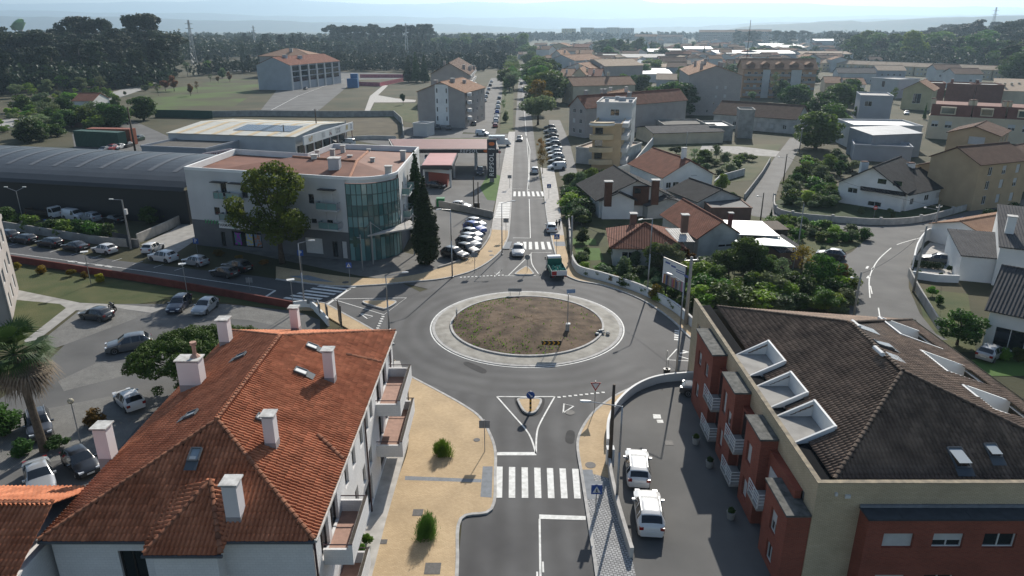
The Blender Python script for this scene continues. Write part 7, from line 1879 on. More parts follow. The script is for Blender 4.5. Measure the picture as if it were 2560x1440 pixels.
for i, (u, w_, z, hh) in enumerate(((.5, .9, 4.7, .22), (1.6, .9, 4.55, .22), (2.6, 2.2, 4.4, .12), (2.6, 2.6, 4.15, .12), (5.2, .9, 4.0, .3))):
    q = MB(); q.poly([bp(u, z, .10), bp(min(u+w_, L_-.2), z, .10), bp(min(u+w_, L_-.2), z+hh, .10), bp(u, z+hh, .10)]); q.build('printed_line', plain('print_blue', (.08, .12, .3), .6), PO)
# three dark boards seen from behind at the left entry
for i, (px, py, top, w_) in enumerate(((798,790,755,1.6), (817,800,762,1.4), (851,822,757,2.3))):
    x, y = G(px, py); zt = ZA(top, y); r = thing('advert_board', ('small', 'middle', 'largest')[i]+' of three dark boards at the left entry behind the orange roof', 'board', (x, y, 0))
    q = MB(); d = (w_*.35, -w_*.9); q.prism([(x-d[0]/2, y-d[1]/2), (x+d[0]/2, y+d[1]/2), (x+d[0]/2+.1, y+d[1]/2+.04), (x-d[0]/2+.1, y-d[1]/2+.04)], .6, zt); q.build('panel', M_DARKM if i else M_SIGNG, r)
    for s in (-.3, .3): q = MB(); q.tube((x+d[0]*s+.12, y+d[1]*s+.05, 0), (x+d[0]*s+.12, y+d[1]*s+.05, zt-.1), .05); q.build('post', M_METAL, r)
# apartment block sliver on the left edge
eb_, Peb, Web, _ = bld('left_edge_block', 'grey apartment block corner with white window bands at the left edge', 'apartment block', G(-260, 860)+(0,), G(30, 812)+(0,), 14, 9.5, M_W3, 'flat', right=grid_wins(14, (1, 4, 7), 3, 1.8, 1.8))
for z in (3.2, 6.2): q = MB(); q.poly([Peb(Web-5, -.03, z), Peb(Web-.5, -.03, z), Peb(Web-.5, -.03, z+1.9), Peb(Web-5, -.03, z+1.9)]); q.build('window', M_CURT, eb_)
q = MB(); q.tube(Peb(Web+.08, -.1, 0), Peb(Web+.08, -.1, 9.5), .09); q.build('downpipe', M_METAL, eb_)
# ---------------------------------------------------------------- vehicles in place
for k, c, px, py, hx, hy, lab in (
    ('estate car','white',1593,1183,1585,1080,'white estate car parked by the low wall, farther of two'),
    ('suv','white',1620,1298,1604,1190,'white crossover parked by the low wall, nearer of two'),
    ('suv','dark grey',1762,990,1660,972,'dark grey car half hidden behind the brick bays'),
    ('saloon car','silver',1295,634,1293,672,'silver saloon driving towards the roundabout over the crossing'),
    ('hatchback','white',1378,577,1372,540,'white hatchback stopped at the kerb with two people beside it'),
    ('hatchback','white',1337,432,1334,400,'white hatchback on the road beside the bare tree'),
    ('hatchback','dark grey',1299,352,1301,375,'dark car coming along the main road between the trees'),
    ('hatchback','white',263,632,200,622,'white hatchback parked behind the black cars on the left road'),
    ('hatchback','white',384,628,440,600,'white hatchback turning into the lane beside the pharmacy'),
    ('suv','white',409,652,350,643,'white crossover with black roof on the left road'),
    ('hatchback','silver',490,662,430,651,'silver hatchback behind the white crossover on the left road'),
    ('suv','black',594,677,540,667,'black crossover parked in the shade before the pharmacy'),
    ('hatchback','dark grey',562,690,500,680,'dark hatchback beside the black crossover in the shade'),
    ('suv','black',18,598,-40,590,'black car parked leftmost along the grey wall'),
    ('estate car','black',62,606,0,597,'black estate car second along the grey wall'),
    ('estate car','black',126,615,60,605,'black estate car third along the grey wall'),
    ('saloon car','black',190,625,130,615,'black low saloon fourth along the grey wall'),
    ('hatchback','dark grey',243,797,190,789,'dark glossy coupe in the block-paved bay by the lawn'),
    ('estate car','navy',450,770,425,795,'navy car parked at the red wall, left of two'),
    ('hatchback','silver',515,777,480,803,'silver hatchback parked at the red wall, right of two'),
    ('suv','grey',325,873,262,884,'grey large crossover in the middle of the left car park'),
    ('hatchback','white',325,1012,292,980,'white car half hidden under the dark pine'),
    ('suv','dark grey',101,1078,108,1110,'dark car with roof rails behind the palm'),
    ('saloon car','silver',103,1208,118,1262,'silver saloon at the left bottom beside the orange wing'),
    ('hatchback','black',205,1170,235,1200,'black car in the shade under the left eaves'),
    ('hatchback','white',1190,566,1225,576,'white car farthest in the row beside the cypresses'),
    ('suv','blue',1187,579,1222,589,'bright blue car second in the row beside the cypresses'),
    ('hatchback','silver',1180,593,1215,603,'silver car third in the row beside the cypresses'),
    ('hatchback','silver',1177,606,1212,616,'pale silver car fourth in the row beside the cypresses'),
    ('suv','grey',1171,618,1206,628,'grey crossover fifth in the row beside the cypresses'),
    ('hatchback','black',1168,632,1204,642,'black car sixth in the row beside the cypresses'),
    ('suv','black',1137,645,1175,654,'black crossover nearest in the row beside the cypresses'),
    ('hatchback','white',1153,522,1192,525,'white hatchback on the forecourt beside the dark poles'),
    ('suv','dark grey',1200,436,1202,450,'dark car at the station beneath the canopy'),
    ('hatchback','black',1090,470,1120,472,'black car beside the station shop'),
    ('van','white',1206,339,1245,342,'white van turning at the crossing behind the canopy'),
    ('van','white',1392,424,1360,426,'white van nosing out between hedge and road'),
    ('hatchback','dark grey',2076,645,2030,638,'dark hatchback parked on the right street verge'),
    ('hatchback','white',2088,700,2060,670,'white car half hidden by bushes on the right street'),
    ('estate car','grey',2344,657,2310,652,'grey estate car in the white courtyard'),
    ('hatchback','silver',2474,893,2510,868,'silver hatchback on the drive before the black garage'),
    ('suv','silver',226,552,170,543,'silver car before the black warehouse'),
    ('saloon car','black',285,556,230,547,'black saloon before the black warehouse'),
    ('hatchback','white',62,560,20,553,'white car behind the hedge at the warehouse'),
    ('hatchback','black',1185,313,1190,300,'black car on the frontage road before the crossing'),
    ('hatchback','white',2266,286,2262,295,'white car in the carport of the grey cube house')):
    car(k, c, px, py, hx, hy, lab, 'cars', rails=k in ('estate car', 'suv') and py > 1000)
# rows of small far cars
def row(n, p0, p1, face, labels, cols, kinds=('hatchback', 'suv', 'saloon car')):
    for i in range(n):
        t = i/max(1, n-1); x, y = p0[0]+(p1[0]-p0[0])*t, p0[1]+(p1[1]-p0[1])*t
        car(kinds[i % len(kinds)], cols[i % len(cols)], x, y, x+face[0], y+face[1], labels % ('first', 'second', 'third', 'fourth', 'fifth', 'sixth', 'seventh', 'eighth', 'ninth', 'tenth')[i], 'small far cars', simple=True)
cols1 = ('white', 'silver', 'black', 'dark grey', 'white', 'red', 'grey')
row(9, (1374, 322), (1392, 408), (-30, 0), '%s car from the far end of the row under the road trees', ('dark grey', 'silver', 'black', 'white', 'grey', 'white', 'silver', 'white', 'black'))
row(7, (1238, 318), (1248, 248), (-1, -12), '%s car along the right edge of the frontage road', ('red', 'white', 'white', 'blue', 'white', 'silver', 'grey'))
row(6, (1212, 254), (1229, 206), (3, -10), '%s car along the left edge of the frontage road', ('white', 'white', 'navy', 'silver', 'black', 'white'))
row(3, (1068, 322), (1122, 324), (3, -12), '%s dark car at the foot of the grey gabled house', ('black', 'black', 'dark grey'))
row(4, (764, 224), (820, 203), (-12, 4), '%s car before the white and blue-grey flats', ('black', 'black', 'dark grey', 'black'))
row(4, (260, 380), (318, 368), (-14, 4), '%s car beside the shipping containers', ('dark grey', 'red', 'white', 'black'))
row(6, (1990, 292), (2012, 258), (16, 2), '%s car beside the round trees of the lane', ('silver', 'grey', 'black', 'white', 'navy', 'grey'))
row(4, (1302, 228), (1306, 178), (0, -8), '%s car driving far along the main road', ('white', 'dark grey', 'silver', 'white'))
car('suv', 'green', 347, 352, 330, 356, 'dark green car behind the leaning pole', 'small far cars', simple=True)
car('van', 'white', 870, 362, 840, 360, 'dark-windowed van behind the pharmacy roof by the pole', 'small far cars', simple=True)
# green flatbed truck at the roundabout
def truck(px, py, hx, hy, label, bedm, bedlen=3.6, load=True, stripe=True):
    c, h = G(px, py), G(hx, hy); a = math.atan2(h[1]-c[1], h[0]-c[0])
    r = thing('flatbed_truck', label, 'truck', (c[0], c[1], .03)); ROOT[r] = (0, 0, 0); r.rotation_euler = (0, 0, a)
    L0 = -bedlen+.6
    q = MB(); W = .95
    prof = [(.75, .55), (.75, 2.05), (.95, 2.2), (1.75, 2.18), (2.12, 1.35), (2.30, 1.2), (2.35, .55)]
    q.loft([[(x, y*(1 if z < 1.4 else .94), z) for x, z in prof] for y in (-W, -W*.98, W*.98, W)], closed=True, cap0=True, cap1=True); q.build('cab', paint('white'), r)
    q = MB(); q.add([(1.80, -.82, 2.08), (1.80, .82, 2.08), (2.135, .86, 1.38), (2.135, -.86, 1.38)], [[0, 3, 2, 1]]); q.build('windscreen', M_CGLASS, r)
    for s in (-1, 1): q = MB(); q.add([(1.0, s*.953, 1.35), (1.95, s*.953, 1.35), (1.7, s*.91, 1.98), (1.0, s*.91, 1.98)], [[0, 1, 2, 3]]); q.build('side_window', M_CGLASS, r); q = MB(); q.box(1.95, 2.1, s*1.0-.06+s*.1, s*1.0+.06+s*.1, 1.4, 1.85); q.build('mirror', M_BLACK, r)
    q = MB(); q.box(L0, 2.2, -.45, .45, .5, .72); q.build('chassis', M_DARKM, r)
    q = MB(); q.box(L0, .65, -1.0, 1.0, .75, .9); bed = q.build('bed', bedm, r)
    for nm, bx in (('side_board', (L0, .65, -1.05, -1.002, .75, 1.4)), ('side_board', (L0, .65, 1.002, 1.05, .75, 1.4)), ('headboard', (.60, .65, -1.0, 1.0, .902, 2.0))): q = MB(); q.box(*bx); q.build(nm, bedm, bed)
    q = MB(); q.box(L0-.05, L0-.002, -1.05, 1.05, .72, 1.4); tbd = q.build('tailboard', M_SIGNW if stripe else bedm, bed)
    if stripe: q = MB(); q.box(L0-.06, L0-.051, .35, 1.0, .78, 1.34); q.build('red_panel', M_SIGNR, tbd)
    for x in (1.55, -bedlen*.5+.3):
        for s in (-1, 1): q = MB(); q.tube((x, s*.72, .38), (x, s*.97, .38), .38, n=14); w_ = q.build('wheel', M_TYRE, r); q = MB(); q.tube((x, s*.972, .38), (x, s*.98, .38), .2, n=10); q.build('rim', M_RIM, w_)
    for s in (-1, 1): q = MB(); q.box(2.33, 2.38, s*.6-.15, s*.6+.15, .75, .95); q.build('headlight', M_HEAD, r); q = MB(); q.box(L0-.08, L0-.052, s*.85-.12, s*.85+.12, .5, .68); q.build('taillight', M_TAIL, r)
    return r
TR = truck(1388, 684, 1358, 628, 'small truck with white cab and green flatbed full of bottles entering the far exit', mat('truck_green', (.012, .12, .09), .5, .1, 2), 3.6)
for i in range(44):
    q = MB(); x, y = R.uniform(-2.6, -.2), R.uniform(-.9, .9); q.tube((0, 0, 0), (0, 0, .3), .1, n=6); q.tube((0, 0, .3), (0, 0, .4), .08, .03, 6)
    o = q.build('bottle', plain('teal_bottle_%d' % (i % 3), [(.02, .22, .16), (.03, .30, .24), (.01, .14, .11)][i % 3], .3), TR); o.location = (x, y, .92+R.uniform(0, .25)); o.rotation_euler = (R.uniform(-.6, .6), R.uniform(-.6, .6), 0)
truck(128, 545, 175, 552, 'small truck with white cab and long dark bed at the warehouse', mat('truck_brown', (.05, .035, .025), .8, .2, 2), 6.0, stripe=False)
VN = car('van', 'white', 186, 548, 240, 555, 'white and green van parked before the black warehouse', 'cars')
lt = thing('delivery_truck', 'white delivery truck with red lettering behind the station canopy', 'truck', (*G(1250, 366), 0)); x, y = G(1250, 366)
q = MB(); q.box(x-3.2, x+1.4, y-1.1, y+1.1, .7, 3.1); q.build('box_body', paint('white'), lt); q = MB(); q.loft([[(x+a, y+s, z) for a, z in ((1.45, .6), (1.45, 2.2), (2.2, 2.1), (2.9, 1.3), (3.2, 1.1), (3.2, .6))] for s in (-1, 1)], closed=True, cap0=True, cap1=True); q.build('cab', paint('white'), lt)
text(lt, 'SCKI', (x-1, y-1.13, 2.2), .9, M_SIGNR)
for a in (-2, 2.2):
    for s in (-1, 1): q = MB(); q.tube((x+a, y+s*.8, .4), (x+a, y+s*1.05, .4), .4, n=12); q.build('wheel', M_TYRE, lt)
# motorcycle by the dark coupe and bicycle by the parked row
def two_wheeler(name, label, cat, px, py, ang, motor):
    c = G(px, py); r = thing(name, label, cat, (*c, .03)); ROOT[r] = (0, 0, 0); r.rotation_euler = (0, 0, ang); rw = .31 if motor else .33
    for x in (-.6, .6):
        q = MB(); n = 16; t = .06 if motor else .02
        q.loft([[(x+(rw+t*math.cos(b))*math.cos(2*math.pi*i/n), t*math.sin(b), rw+(rw+t*math.cos(b)-.04)*math.sin(2*math.pi*i/n)) for b in [2*math.pi*k/6 for k in range(6)]] for i in range(n+1)], closed=True); q.build('wheel', M_TYRE, r)
    q = MB()
    for a, b in (((-.6, 0, rw), (-.1, 0, .35)), ((-.1, 0, .35), (.45, 0, .8)), ((-.25, 0, .8), (.45, 0, .8)), ((-.1, 0, .35), (-.25, 0, .85)), ((.6, 0, rw), (.45, 0, .98)), ((-.6, 0, rw), (-.25, 0, .8))): q.tube(a, b, .05 if motor else .022, n=6)
    q.build('frame', M_DARKM if motor else M_METAL, r)
    q = MB(); q.tube((.42, -.3, 1.0), (.42, .3, 1.0), .02, n=6); q.build('handlebar', M_BLACK, r)
    q = MB(); q.sphere((-.28, 0, .86), .2 if motor else .12, 8, 5, 1.6 if motor else 1, .6, .4); q.build('saddle', M_BLACK, r)
    if motor: q = MB(); q.sphere((.12, 0, .72), .28, 10, 6, 1.1, .55, .7); q.build('fuel_tank', paint('black'), r); q = MB(); q.box(-.2, .25, -.16, .16, .25, .55); q.build('engine', M_METAL, r)
two_wheeler('motorcycle', 'dark motorcycle parked behind the dark glossy coupe', 'motorcycle', 282, 775, -.6, True)
two_wheeler('bicycle', 'pale bicycle leaning by the sign beside the parked row', 'bicycle', 1176, 655, .5, False)
# two people by the white hatchback: continuous skinned bodies
def person(px, py, label, top, leg, turn):
    c = G(px, py); r = thing('person', label, 'person', (*c, .12)); ROOT[r] = (0, 0, 0); r.rotation_euler = (0, 0, turn)
    V = [(0, 0, .95), (0, 0, 1.2), (0, 0, 1.42), (0, 0, 1.52), (0, .01, 1.66), (0, .01, 1.76), (.2, 0, 1.38), (.26, .03, 1.12), (.24, .16, .92), (-.2, 0, 1.38), (-.26, .02, 1.12), (-.22, .14, .92), (.1, 0, .88), (.12, .04, .5), (.12, 0, .08), (.12, .14, .04), (-.1, 0, .88), (-.12, -.05, .5), (-.12, -.1, .08), (-.12, .04, .04)]
    E = [(0, 1), (1, 2), (2, 3), (3, 4), (4, 5), (2, 6), (6, 7), (7, 8), (2, 9), (9, 10), (10, 11), (0, 12), (12, 13), (13, 14), (14, 15), (0, 16), (16, 17), (17, 18), (18, 19)]
    rad = [.15, .14, .15, .055, .095, .08, .07, .05, .04, .07, .05, .04, .09, .065, .045, .04, .09, .065, .045, .04]
    me = bpy.data.meshes.new('body'); me.from_pydata(V, E, []); o = bpy.data.objects.new('body', me); COL.objects.link(o); o.parent = r
    md = o.modifiers.new('skin', 'SKIN'); o.modifiers.new('sub', 'SUBSURF').levels = 1
    for i, sv in enumerate(me.skin_vertices[0].data): sv.radius = (rad[i], rad[i]*.8)
    me.skin_vertices[0].data[0].use_root = True; me.materials.append(top)
    q = MB(); q.sphere((0, .01, 1.70), .115, 8, 6, .9, 1, 1); q.build('hair', M_BLACK, r); q = MB(); q.sphere((0, .05, 1.66), .095, 8, 6, .85, .8, 1.1); q.build('face', plain('skin', (.35, .2, .14), .6), r)
person(1391, 577, 'person in black standing at the rear of the stopped white hatchback', plain('black_cloth', (.015, .015, .018), .9), None, .4)
person(1398, 575, 'person in dark clothes on the pavement facing the stopped hatchback', plain('dark_cloth', (.03, .028, .03), .9), None, 2.2)
# ---------------------------------------------------------------- plants in place
plant('big', 706, 658, ZA(402, G(706, 658)[1]), 'large spreading tree in front of the pharmacy facade', rot=1.2)
plant('cypress', 1066, 662, ZA(440, G(1066, 662)[1]), 'nearer of the two dark cypresses beside the glass corner', rot=.4, squash=1.5)
plant('cypress', 1046, 590, ZA(378, G(1046, 590)[1]), 'farther of the two dark cypresses beside the glass corner', rot=2.0, squash=1.35)
# umbrella pine beside the orange roof: clumps of needle tufts
cx0, cy0 = -27.6, 59.0
pr = thing('stone_pine', 'dense dark green pine with rounded crown beside the orange roof', 'tree', (cx0, cy0, 0))
q = MB(); q.chain([(cx0, cy0, 0), (cx0+.2, cy0, 1.6), (cx0+.1, cy0-.2, 3.4)], [.3, .25, .15]); rngp = random.Random(5); bl = []
for i in range(165):
    a, t = rngp.uniform(0, 6.28), math.sqrt(rngp.random()); x, y = 7.2*t*math.cos(a), 5.2*t*math.sin(a)
    z = 2.9+2.6*math.sqrt(max(0, 1-t*t))+rngp.uniform(-.25, .25); b = rngp.uniform(.5, .85); bl.append((cx0+x, cy0+y, z, b, b, b*.8))
for b in bl[::9]: q.chain([(cx0+.1, cy0-.2, 2.4), ((cx0+b[0])/2, (cy0+b[1])/2, 2.6), b[:3]], [.12, .08, .03], 5)
q.build('trunk', M_BARK, pr); q = MB(); leafcloud(q, bl, 52000, .115, rngp, .5, .6, 2.4); q.build('crown', L_PINE, pr)
# palm at the left edge
px_, py_ = G(112, 1128); pm_ = thing('palm_tree', 'tall fan palm with a skirt of dead fronds at the left edge', 'palm tree', (px_, py_, 0)); hp = 8.6
q = MB(); q.chain([(px_, py_, 0), (px_-.1, py_, 3), (px_-.35, py_+.1, 6), (px_-.5, py_+.1, hp)], [.36, .30, .28, .26], 12); q.build('trunk', mat('palm_bark', (.10, .08, .06), .95, .3, 5, bump=.8), pm_)
tc_ = Vector((px_-.5, py_+.1, hp)); rg = random.Random(9)
def frond(mb, az, el, L, droop, nl=18, wid=.9):
    d = Vector((math.cos(az)*math.cos(el), math.sin(az)*math.cos(el), math.sin(el))); side = d.cross(Vector((0, 0, 1))).normalized()
    p1 = tc_+d*L*.55; mb.tube(tc_, p1, .035, .02, 5)
    up = side.cross(d).normalized()
    for i in range(nl):
        t = (i/(nl-1)-.5)*2.6; v = (d*math.cos(t)+side*math.sin(t)).normalized(); ln = L*.62*(1-.12*abs(t))
        e = p1+v*ln+Vector((0, 0, -droop*ln*(.5+rg.random()*.5))); m = p1+v*ln*.55+up*.06
        w = v.cross(up).normalized()*.055
        mb.add([p1, m-w, e, m+w], [[0, 1, 2, 3]])
q = MB()
for i in range(46): frond(q, rg.uniform(0, 6.28), rg.uniform(-.35, 1.35), rg.uniform(2.2, 3.1), rg.uniform(.15, .55))
q.build('crown', L_PALM, pm_)
q = MB()
for i in range(90): frond(q, rg.uniform(0, 6.28), rg.uniform(-1.3, -.45), rg.uniform(2.2, 3.4), .5, 14)
q.build('dead_fronds', L_DEAD, pm_)
# plaza shrubs: upright blades
def spiky(px, py, h, r, label):
    c = G(px, py); o = thing('plaza_shrub', label, 'shrub', (*c, .12)); g = random.Random(int(px)); q = MB()
    cl = [(g.uniform(0, 6.28), g.random()*r*.75, g.uniform(.55, 1.0)) for _ in range(11)]
    for i in range(3200):
        a, t, k = g.choice(cl); x, y = t*math.cos(a)+g.gauss(0, r*.17), t*math.sin(a)+g.gauss(0, r*.17); t = math.hypot(x, y); a = math.atan2(y, x); b = Vector((c[0]+x, c[1]+y, .12+g.random()**1.2*h*k*max(.25, 1-.5*t/r)))
        d = Vector((math.cos(a)*.5*t/r+g.gauss(0, .25), math.sin(a)*.5*t/r+g.gauss(0, .25), 1)).normalized(); w = d.orthogonal().normalized()*.022; L = g.uniform(.14, .36)
        q.add([b-w, b+w, b+d*L], [[0, 1, 2]])
    q.build('crown', L_MID if h > 1.9 else L_BRIGHT, o); q = MB()
    for i in range(9): a = g.uniform(0, 6.28); q.tube((c[0], c[1], .1), (c[0]+r*.6*math.cos(a), c[1]+r*.6*math.sin(a), h*.75), .02, .01, 5)
    q.build('stem', M_BARK, o)
spiky(1110, 1140, 1.75, .85, 'smaller upright shrub standing on the ochre plaza'); spiky(1072, 1345, 2.1, .95, 'larger upright shrub standing on the ochre plaza nearer the camera')
def bushes(items, label, leafs=None, group='garden bushes'):
    """items: (px, py, height[, squash[, key]])"""
    n = len(items); ords = ['first', 'second', 'third', 'fourth', 'fifth', 'sixth', 'seventh', 'eighth', 'ninth', 'tenth', 'eleventh', 'twelfth', 'thirteenth', 'fourteenth', 'fifteenth', 'sixteenth']
    for i, it in enumerate(items):
        key = it[4] if len(it) > 4 else 'bush%d' % (i % 3); lm = (leafs[i % len(leafs)] if leafs else None)
        plant(key, it[0], it[1], it[2], label if n == 1 else (label % (ords[i]+' from the left' if n < 17 else 'one')), group, squash=it[3] if len(it) > 3 else 1.0, leafm=lm)
bushes([(44,672,1.0,1.2),(107,683,1.2,1.6),(177,690,1.1,1.2),(212,697,1.1,1.0),(249,706,1.3,1.3)], 'yellow flowering shrub along the red wall, %s', [L_YEL])
bushes([(20,565,3.4,1.5),(75,575,2.8,1.4),(125,582,2.6,1.4),(165,588,2.7,1.4),(205,592,3.1,1.4),(245,598,3.2,1.4),(275,600,2.8,1.2)], 'hedge bush before the black warehouse, %s', [L_DARK, L_MID])
bushes([(375,560,3.2,1.3,'round0'),(405,548,3.6,1.3,'round1'),(430,552,2.8,1.3,'round2')], 'shrub beside the pale lane wall, %s', [L_DARK])
bushes([(240,1062,1.6,1.2)], 'yellowish shrub beside the globe lamp', [L_AUT]); bushes([(905,1395,1.1,.9),(895,1430,1.2,.9),(918,1362,1.0,.8)], 'light green shrub at the foot of the white house, %s', [L_BRIGHT])
bushes([(12,1090,3.0,1.3,'round0'),(60,1135,1.4,1.6),(150,1120,1.2,1.5)], 'dark shrub under the palm, %s', [L_DARK])
bushes([(545,640,1.0,2.0),(600,650,.8,2.0),(660,662,.8,2.0)], 'low shrub bed before the pharmacy, %s', [L_AUT])
# gardens by the red hipped house
bushes([(1458,607,2.4,1.1),(1466,640,1.5,1.0),(1548,650,3.2,1.1,'round1'),(1560,690,2.8,.9),(1590,665,2.6,.9),(1640,680,4.4,1.0,'round0'),(1665,690,4.6,1.0,'round2'),(1690,670,3.8,.9,'open'),(1715,660,2.6,1.0)], 'shrub before the red hipped house, %s', [L_DARK, L_DARK, L_MID, L_OLIVE, L_OLIVE, L_DARK, L_OLIVE, L_OLIVE, L_AUT])
bushes([(1470,690,1.2,1.3),(1500,697,1.3,1.2),(1530,706,1.3,1.3),(1560,716,1.4,1.3),(1590,722,1.2,1.3),(1615,735,1.5,1.2),(1640,748,2.0,1.1)], 'low shrub inside the curved white wall, %s', [L_MID, L_OLIVE, L_AUT, L_DARK])
bushes([(1745,700,2.4,1.4),(1760,740,2.6,1.3),(1790,720,3.2,1.2,'round0'),(1820,700,5.2,1.1,'broad0'),(1838,740,2.4,1.3),(1862,690,5.4,1.1,'round1'),(1880,735,3.0,1.3),(1900,700,4.6,1.0,'broad1'),(1925,740,3.6,1.1),(1950,715,4.0,1.0,'open'),(1965,750,2.6,1.3),(2000,700,5.0,1.1,'open'),(2010,745,3.0,1.3),(2050,720,4.6,1.1,'round2'),(2075,745,3.0,1.2),(2100,725,3.6,.8,'broad2')], 'tree or shrub in the dense garden behind the billboard, %s', [L_BRIGHT, L_MID, L_DARK, L_DARK, L_BRIGHT, L_DARK, L_MID, L_DARK, L_OLIVE, L_OLIVE, L_BRIGHT, L_AUT, L_DARK, L_MID, L_DARK, L_RED])
bushes([(1730,770,1.8,1.4),(1765,775,2.2,1.4),(1800,770,2.0,1.5),(1840,772,2.4,1.4),(1880,770,1.9,1.4),(1920,772,2.2,1.4),(1960,778,2.0,1.5),(2000,775,2.3,1.4),(2045,778,2.1,1.5),(2085,780,2.4,1.3)], 'front shrub of the dense garden before the brown roof, %s', [L_MID, L_BRIGHT, L_OLIVE, L_DARK])
bushes([(1425,470,3.4,1.1,'round0'),(1432,500,3.4,1.1,'broad0'),(1450,480,4.2,1.0,'round1'),(1460,520,3.4,1.0,'broad1'),(1440,545,2.8,1.0,'bush0'),(1478,470,4.4,1.0,'round2'),(1490,500,3.2,1.0,'broad2'),(1470,560,2.2,1.0),(1505,455,3.0,1.0,'round0')], 'garden tree left of the black-roofed chalet, %s', [L_DARK, L_MID, L_OLIVE, L_DARK])
bushes([(1708,500,2.6,1.3),(1728,495,2.8,1.3),(1805,475,3.4,1.0,'round1'),(1830,500,1.6,1.2)], 'hedge shrub behind the black-roofed chalet, %s', [L_MID, L_DARK])
bushes([(1605,440,2.6,1.2),(1640,420,3.0,1.3),(1665,415,2.0,1.4),(1735,405,3.4,1.4,'open'),(1760,410,3.8,1.3,'round0'),(1790,400,4.0,1.3,'open'),(1815,410,3.0,1.2),(1840,420,2.2,1.4),(1690,385,2.2,1.6),(1860,400,2.0,1.5)], 'scrub in the overgrown vacant field, %s', [L_OLIVE, L_MID, L_DARK])
bushes([(1925,560,3.0,.8,'conifer'),(1950,575,3.2,1.0,'broad0'),(1975,590,2.0,1.3),(2000,600,1.8,1.3),(2030,585,1.6,1.4),(2055,600,1.7,1.4),(2085,595,2.0,1.3),(2105,605,1.8,1.3),(2130,605,1.7,1.4),(1940,620,1.8,1.2),(1985,560,1.5,1.2)], 'weedy bush on the verge by the turquoise roof, %s', [L_DARK, L_MID, L_BRIGHT, L_MID])
bushes([(1965,490,2.6,1.2),(1985,470,3.4,1.2,'round0'),(2005,450,4.2,1.2,'broad1'),(2030,480,2.2,1.4),(2050,455,3.8,1.2,'round1'),(2055,500,2.4,1.2),(2075,515,1.8,1.2),(1990,515,1.8,1.4),(2030,520,1.6,1.4),(2100,440,3.6,1.2,'broad2'),(2070,430,4.2,1.1,'round2'),(2130,430,3.2,1.2)], 'garden shrub left of the white bungalow, %s', [L_OLIVE, L_DARK, L_MID, L_OLIVE])
bushes([(2152,535,1.4,1.0),(2232,545,1.2,1.0),(2225,532,.9,1.4),(2360,510,1.6,1.2),(2185,540,.8,1.2)], 'small shrub on the lawn of the white bungalow, %s', [L_OLIVE, L_DARK])
bushes([(2413,600,3.4,1.1,'round0'),(2462,565,3.0,1.1,'round1'),(2490,560,2.8,1.1,'round2'),(2530,540,2.6,1.2)], 'dark round bush at the right street corner, %s', [L_CYP])
bushes([(2392,862,4.0,1.25,'round2')], 'spreading tree on the lawn before the black garage', [L_DARK]); bushes([(2508,900,1.4,1.0),(2545,905,1.6,1.1),(2330,740,1.4,1.0),(2345,760,1.2,1.0)], 'garden shrub at the right edge lawns, %s', [L_BRIGHT, L_MID])
bushes([(2298,690,.9,.6),(2350,698,1.0,.9),(2372,680,1.1,.8),(2385,672,.9,.8)], 'potted plant in the white courtyard, %s', [L_DARK])
q = MB(); a, b = G(2285, 668), G(2350, 674); (ex, ey), L_ = unit(a, b); leafcloud(q, [(a[0]+ex*L_*t/11, a[1]+ey*L_*t/11, .55, .45, .4, .55) for t in range(12)], 2600, .12, R, 0, .7); tag(q.build('clipped_hedge', L_CYP), 'dark clipped hedge in front of the grey estate car', 'hedge')
# trees along the lane and main road
bushes([(2038,372,11,1.5,'round0'),(2074,340,10,1.5,'round1'),(2058,306,10.5,1.5,'round2'),(2100,275,11.5,1.5,'round0'),(2122,262,11,1.4,'round1'),(2000,264,9,1.4,'round2'),(1972,264,9,1.3,'round0'),(2140,300,5,1.0,'broad2'),(2170,330,4,1.2,'open'),(2310,298,6,.6,'conifer'),(2232,258,7,.8,'open'),(2088,400,3,1.3,'bush0')], 'round dark street tree along the lane, %s', [L_DARK], 'lane trees')
bushes([(1345,312,12.5,1.25,'broad0'),(1350,286,13,1.2,'broad1'),(1362,262,15,1.5,'round0'),(1378,255,14,1.5,'round1'),(1352,242,15,1.5,'broad2'),(1345,222,15,1.4,'round2'),(1338,205,14,1.4,'broad0'),(1366,214,15,1.4,'round1')], 'tree of the row on the right of the main road, %s', [L_OLIVE, L_AUT, L_DARK, L_DARK, L_MID, L_DARK, L_MID, L_DARK], 'main road trees')
bushes([(1356,435,6.0,.8,'open'),(1352,392,5.0,.8,'open')], 'thin bare tree at the kerb by the parked row, %s', [L_AUT])
bushes([(1262,250,5,.7,'open'),(1268,232,7,.8,'broad2'),(1258,280,5,.7,'open'),(1272,215,8,.9,'broad0'),(1265,305,4,.7,'bush0'),(1278,200,9,1.0,'broad1')], 'verge tree between frontage road and main road, %s', [L_OLIVE, L_MID], 'verge trees')
bushes([(1698,292,13,1.4,'round0'),(1672,280,12,1.4,'round2'),(1655,285,8,1.2,'broad0'),(1630,270,8,1.2,'open'),(1605,238,10,1.2,'round1'),(1580,232,9,1.2,'broad1'),(1560,225,9,1.2,'round0'),(1700,228,9,1.0,'broad2'),(1675,290,6,1.2,'bush2')], 'dark tree left of the grey gabled block, %s', [L_DARK, L_DARK, L_MID, L_OLIVE], 'mid-town trees')
bushes([(1932,252,13,.5,'open'),(1950,250,9,1.0,'round1'),(1945,315,7,1.5,'broad2'),(2005,318,5,1.3,'broad1'),(1880,255,6,1.0,'broad0')], 'tree before the orange apartment block, %s', [L_OLIVE, L_DARK], 'mid-town trees')
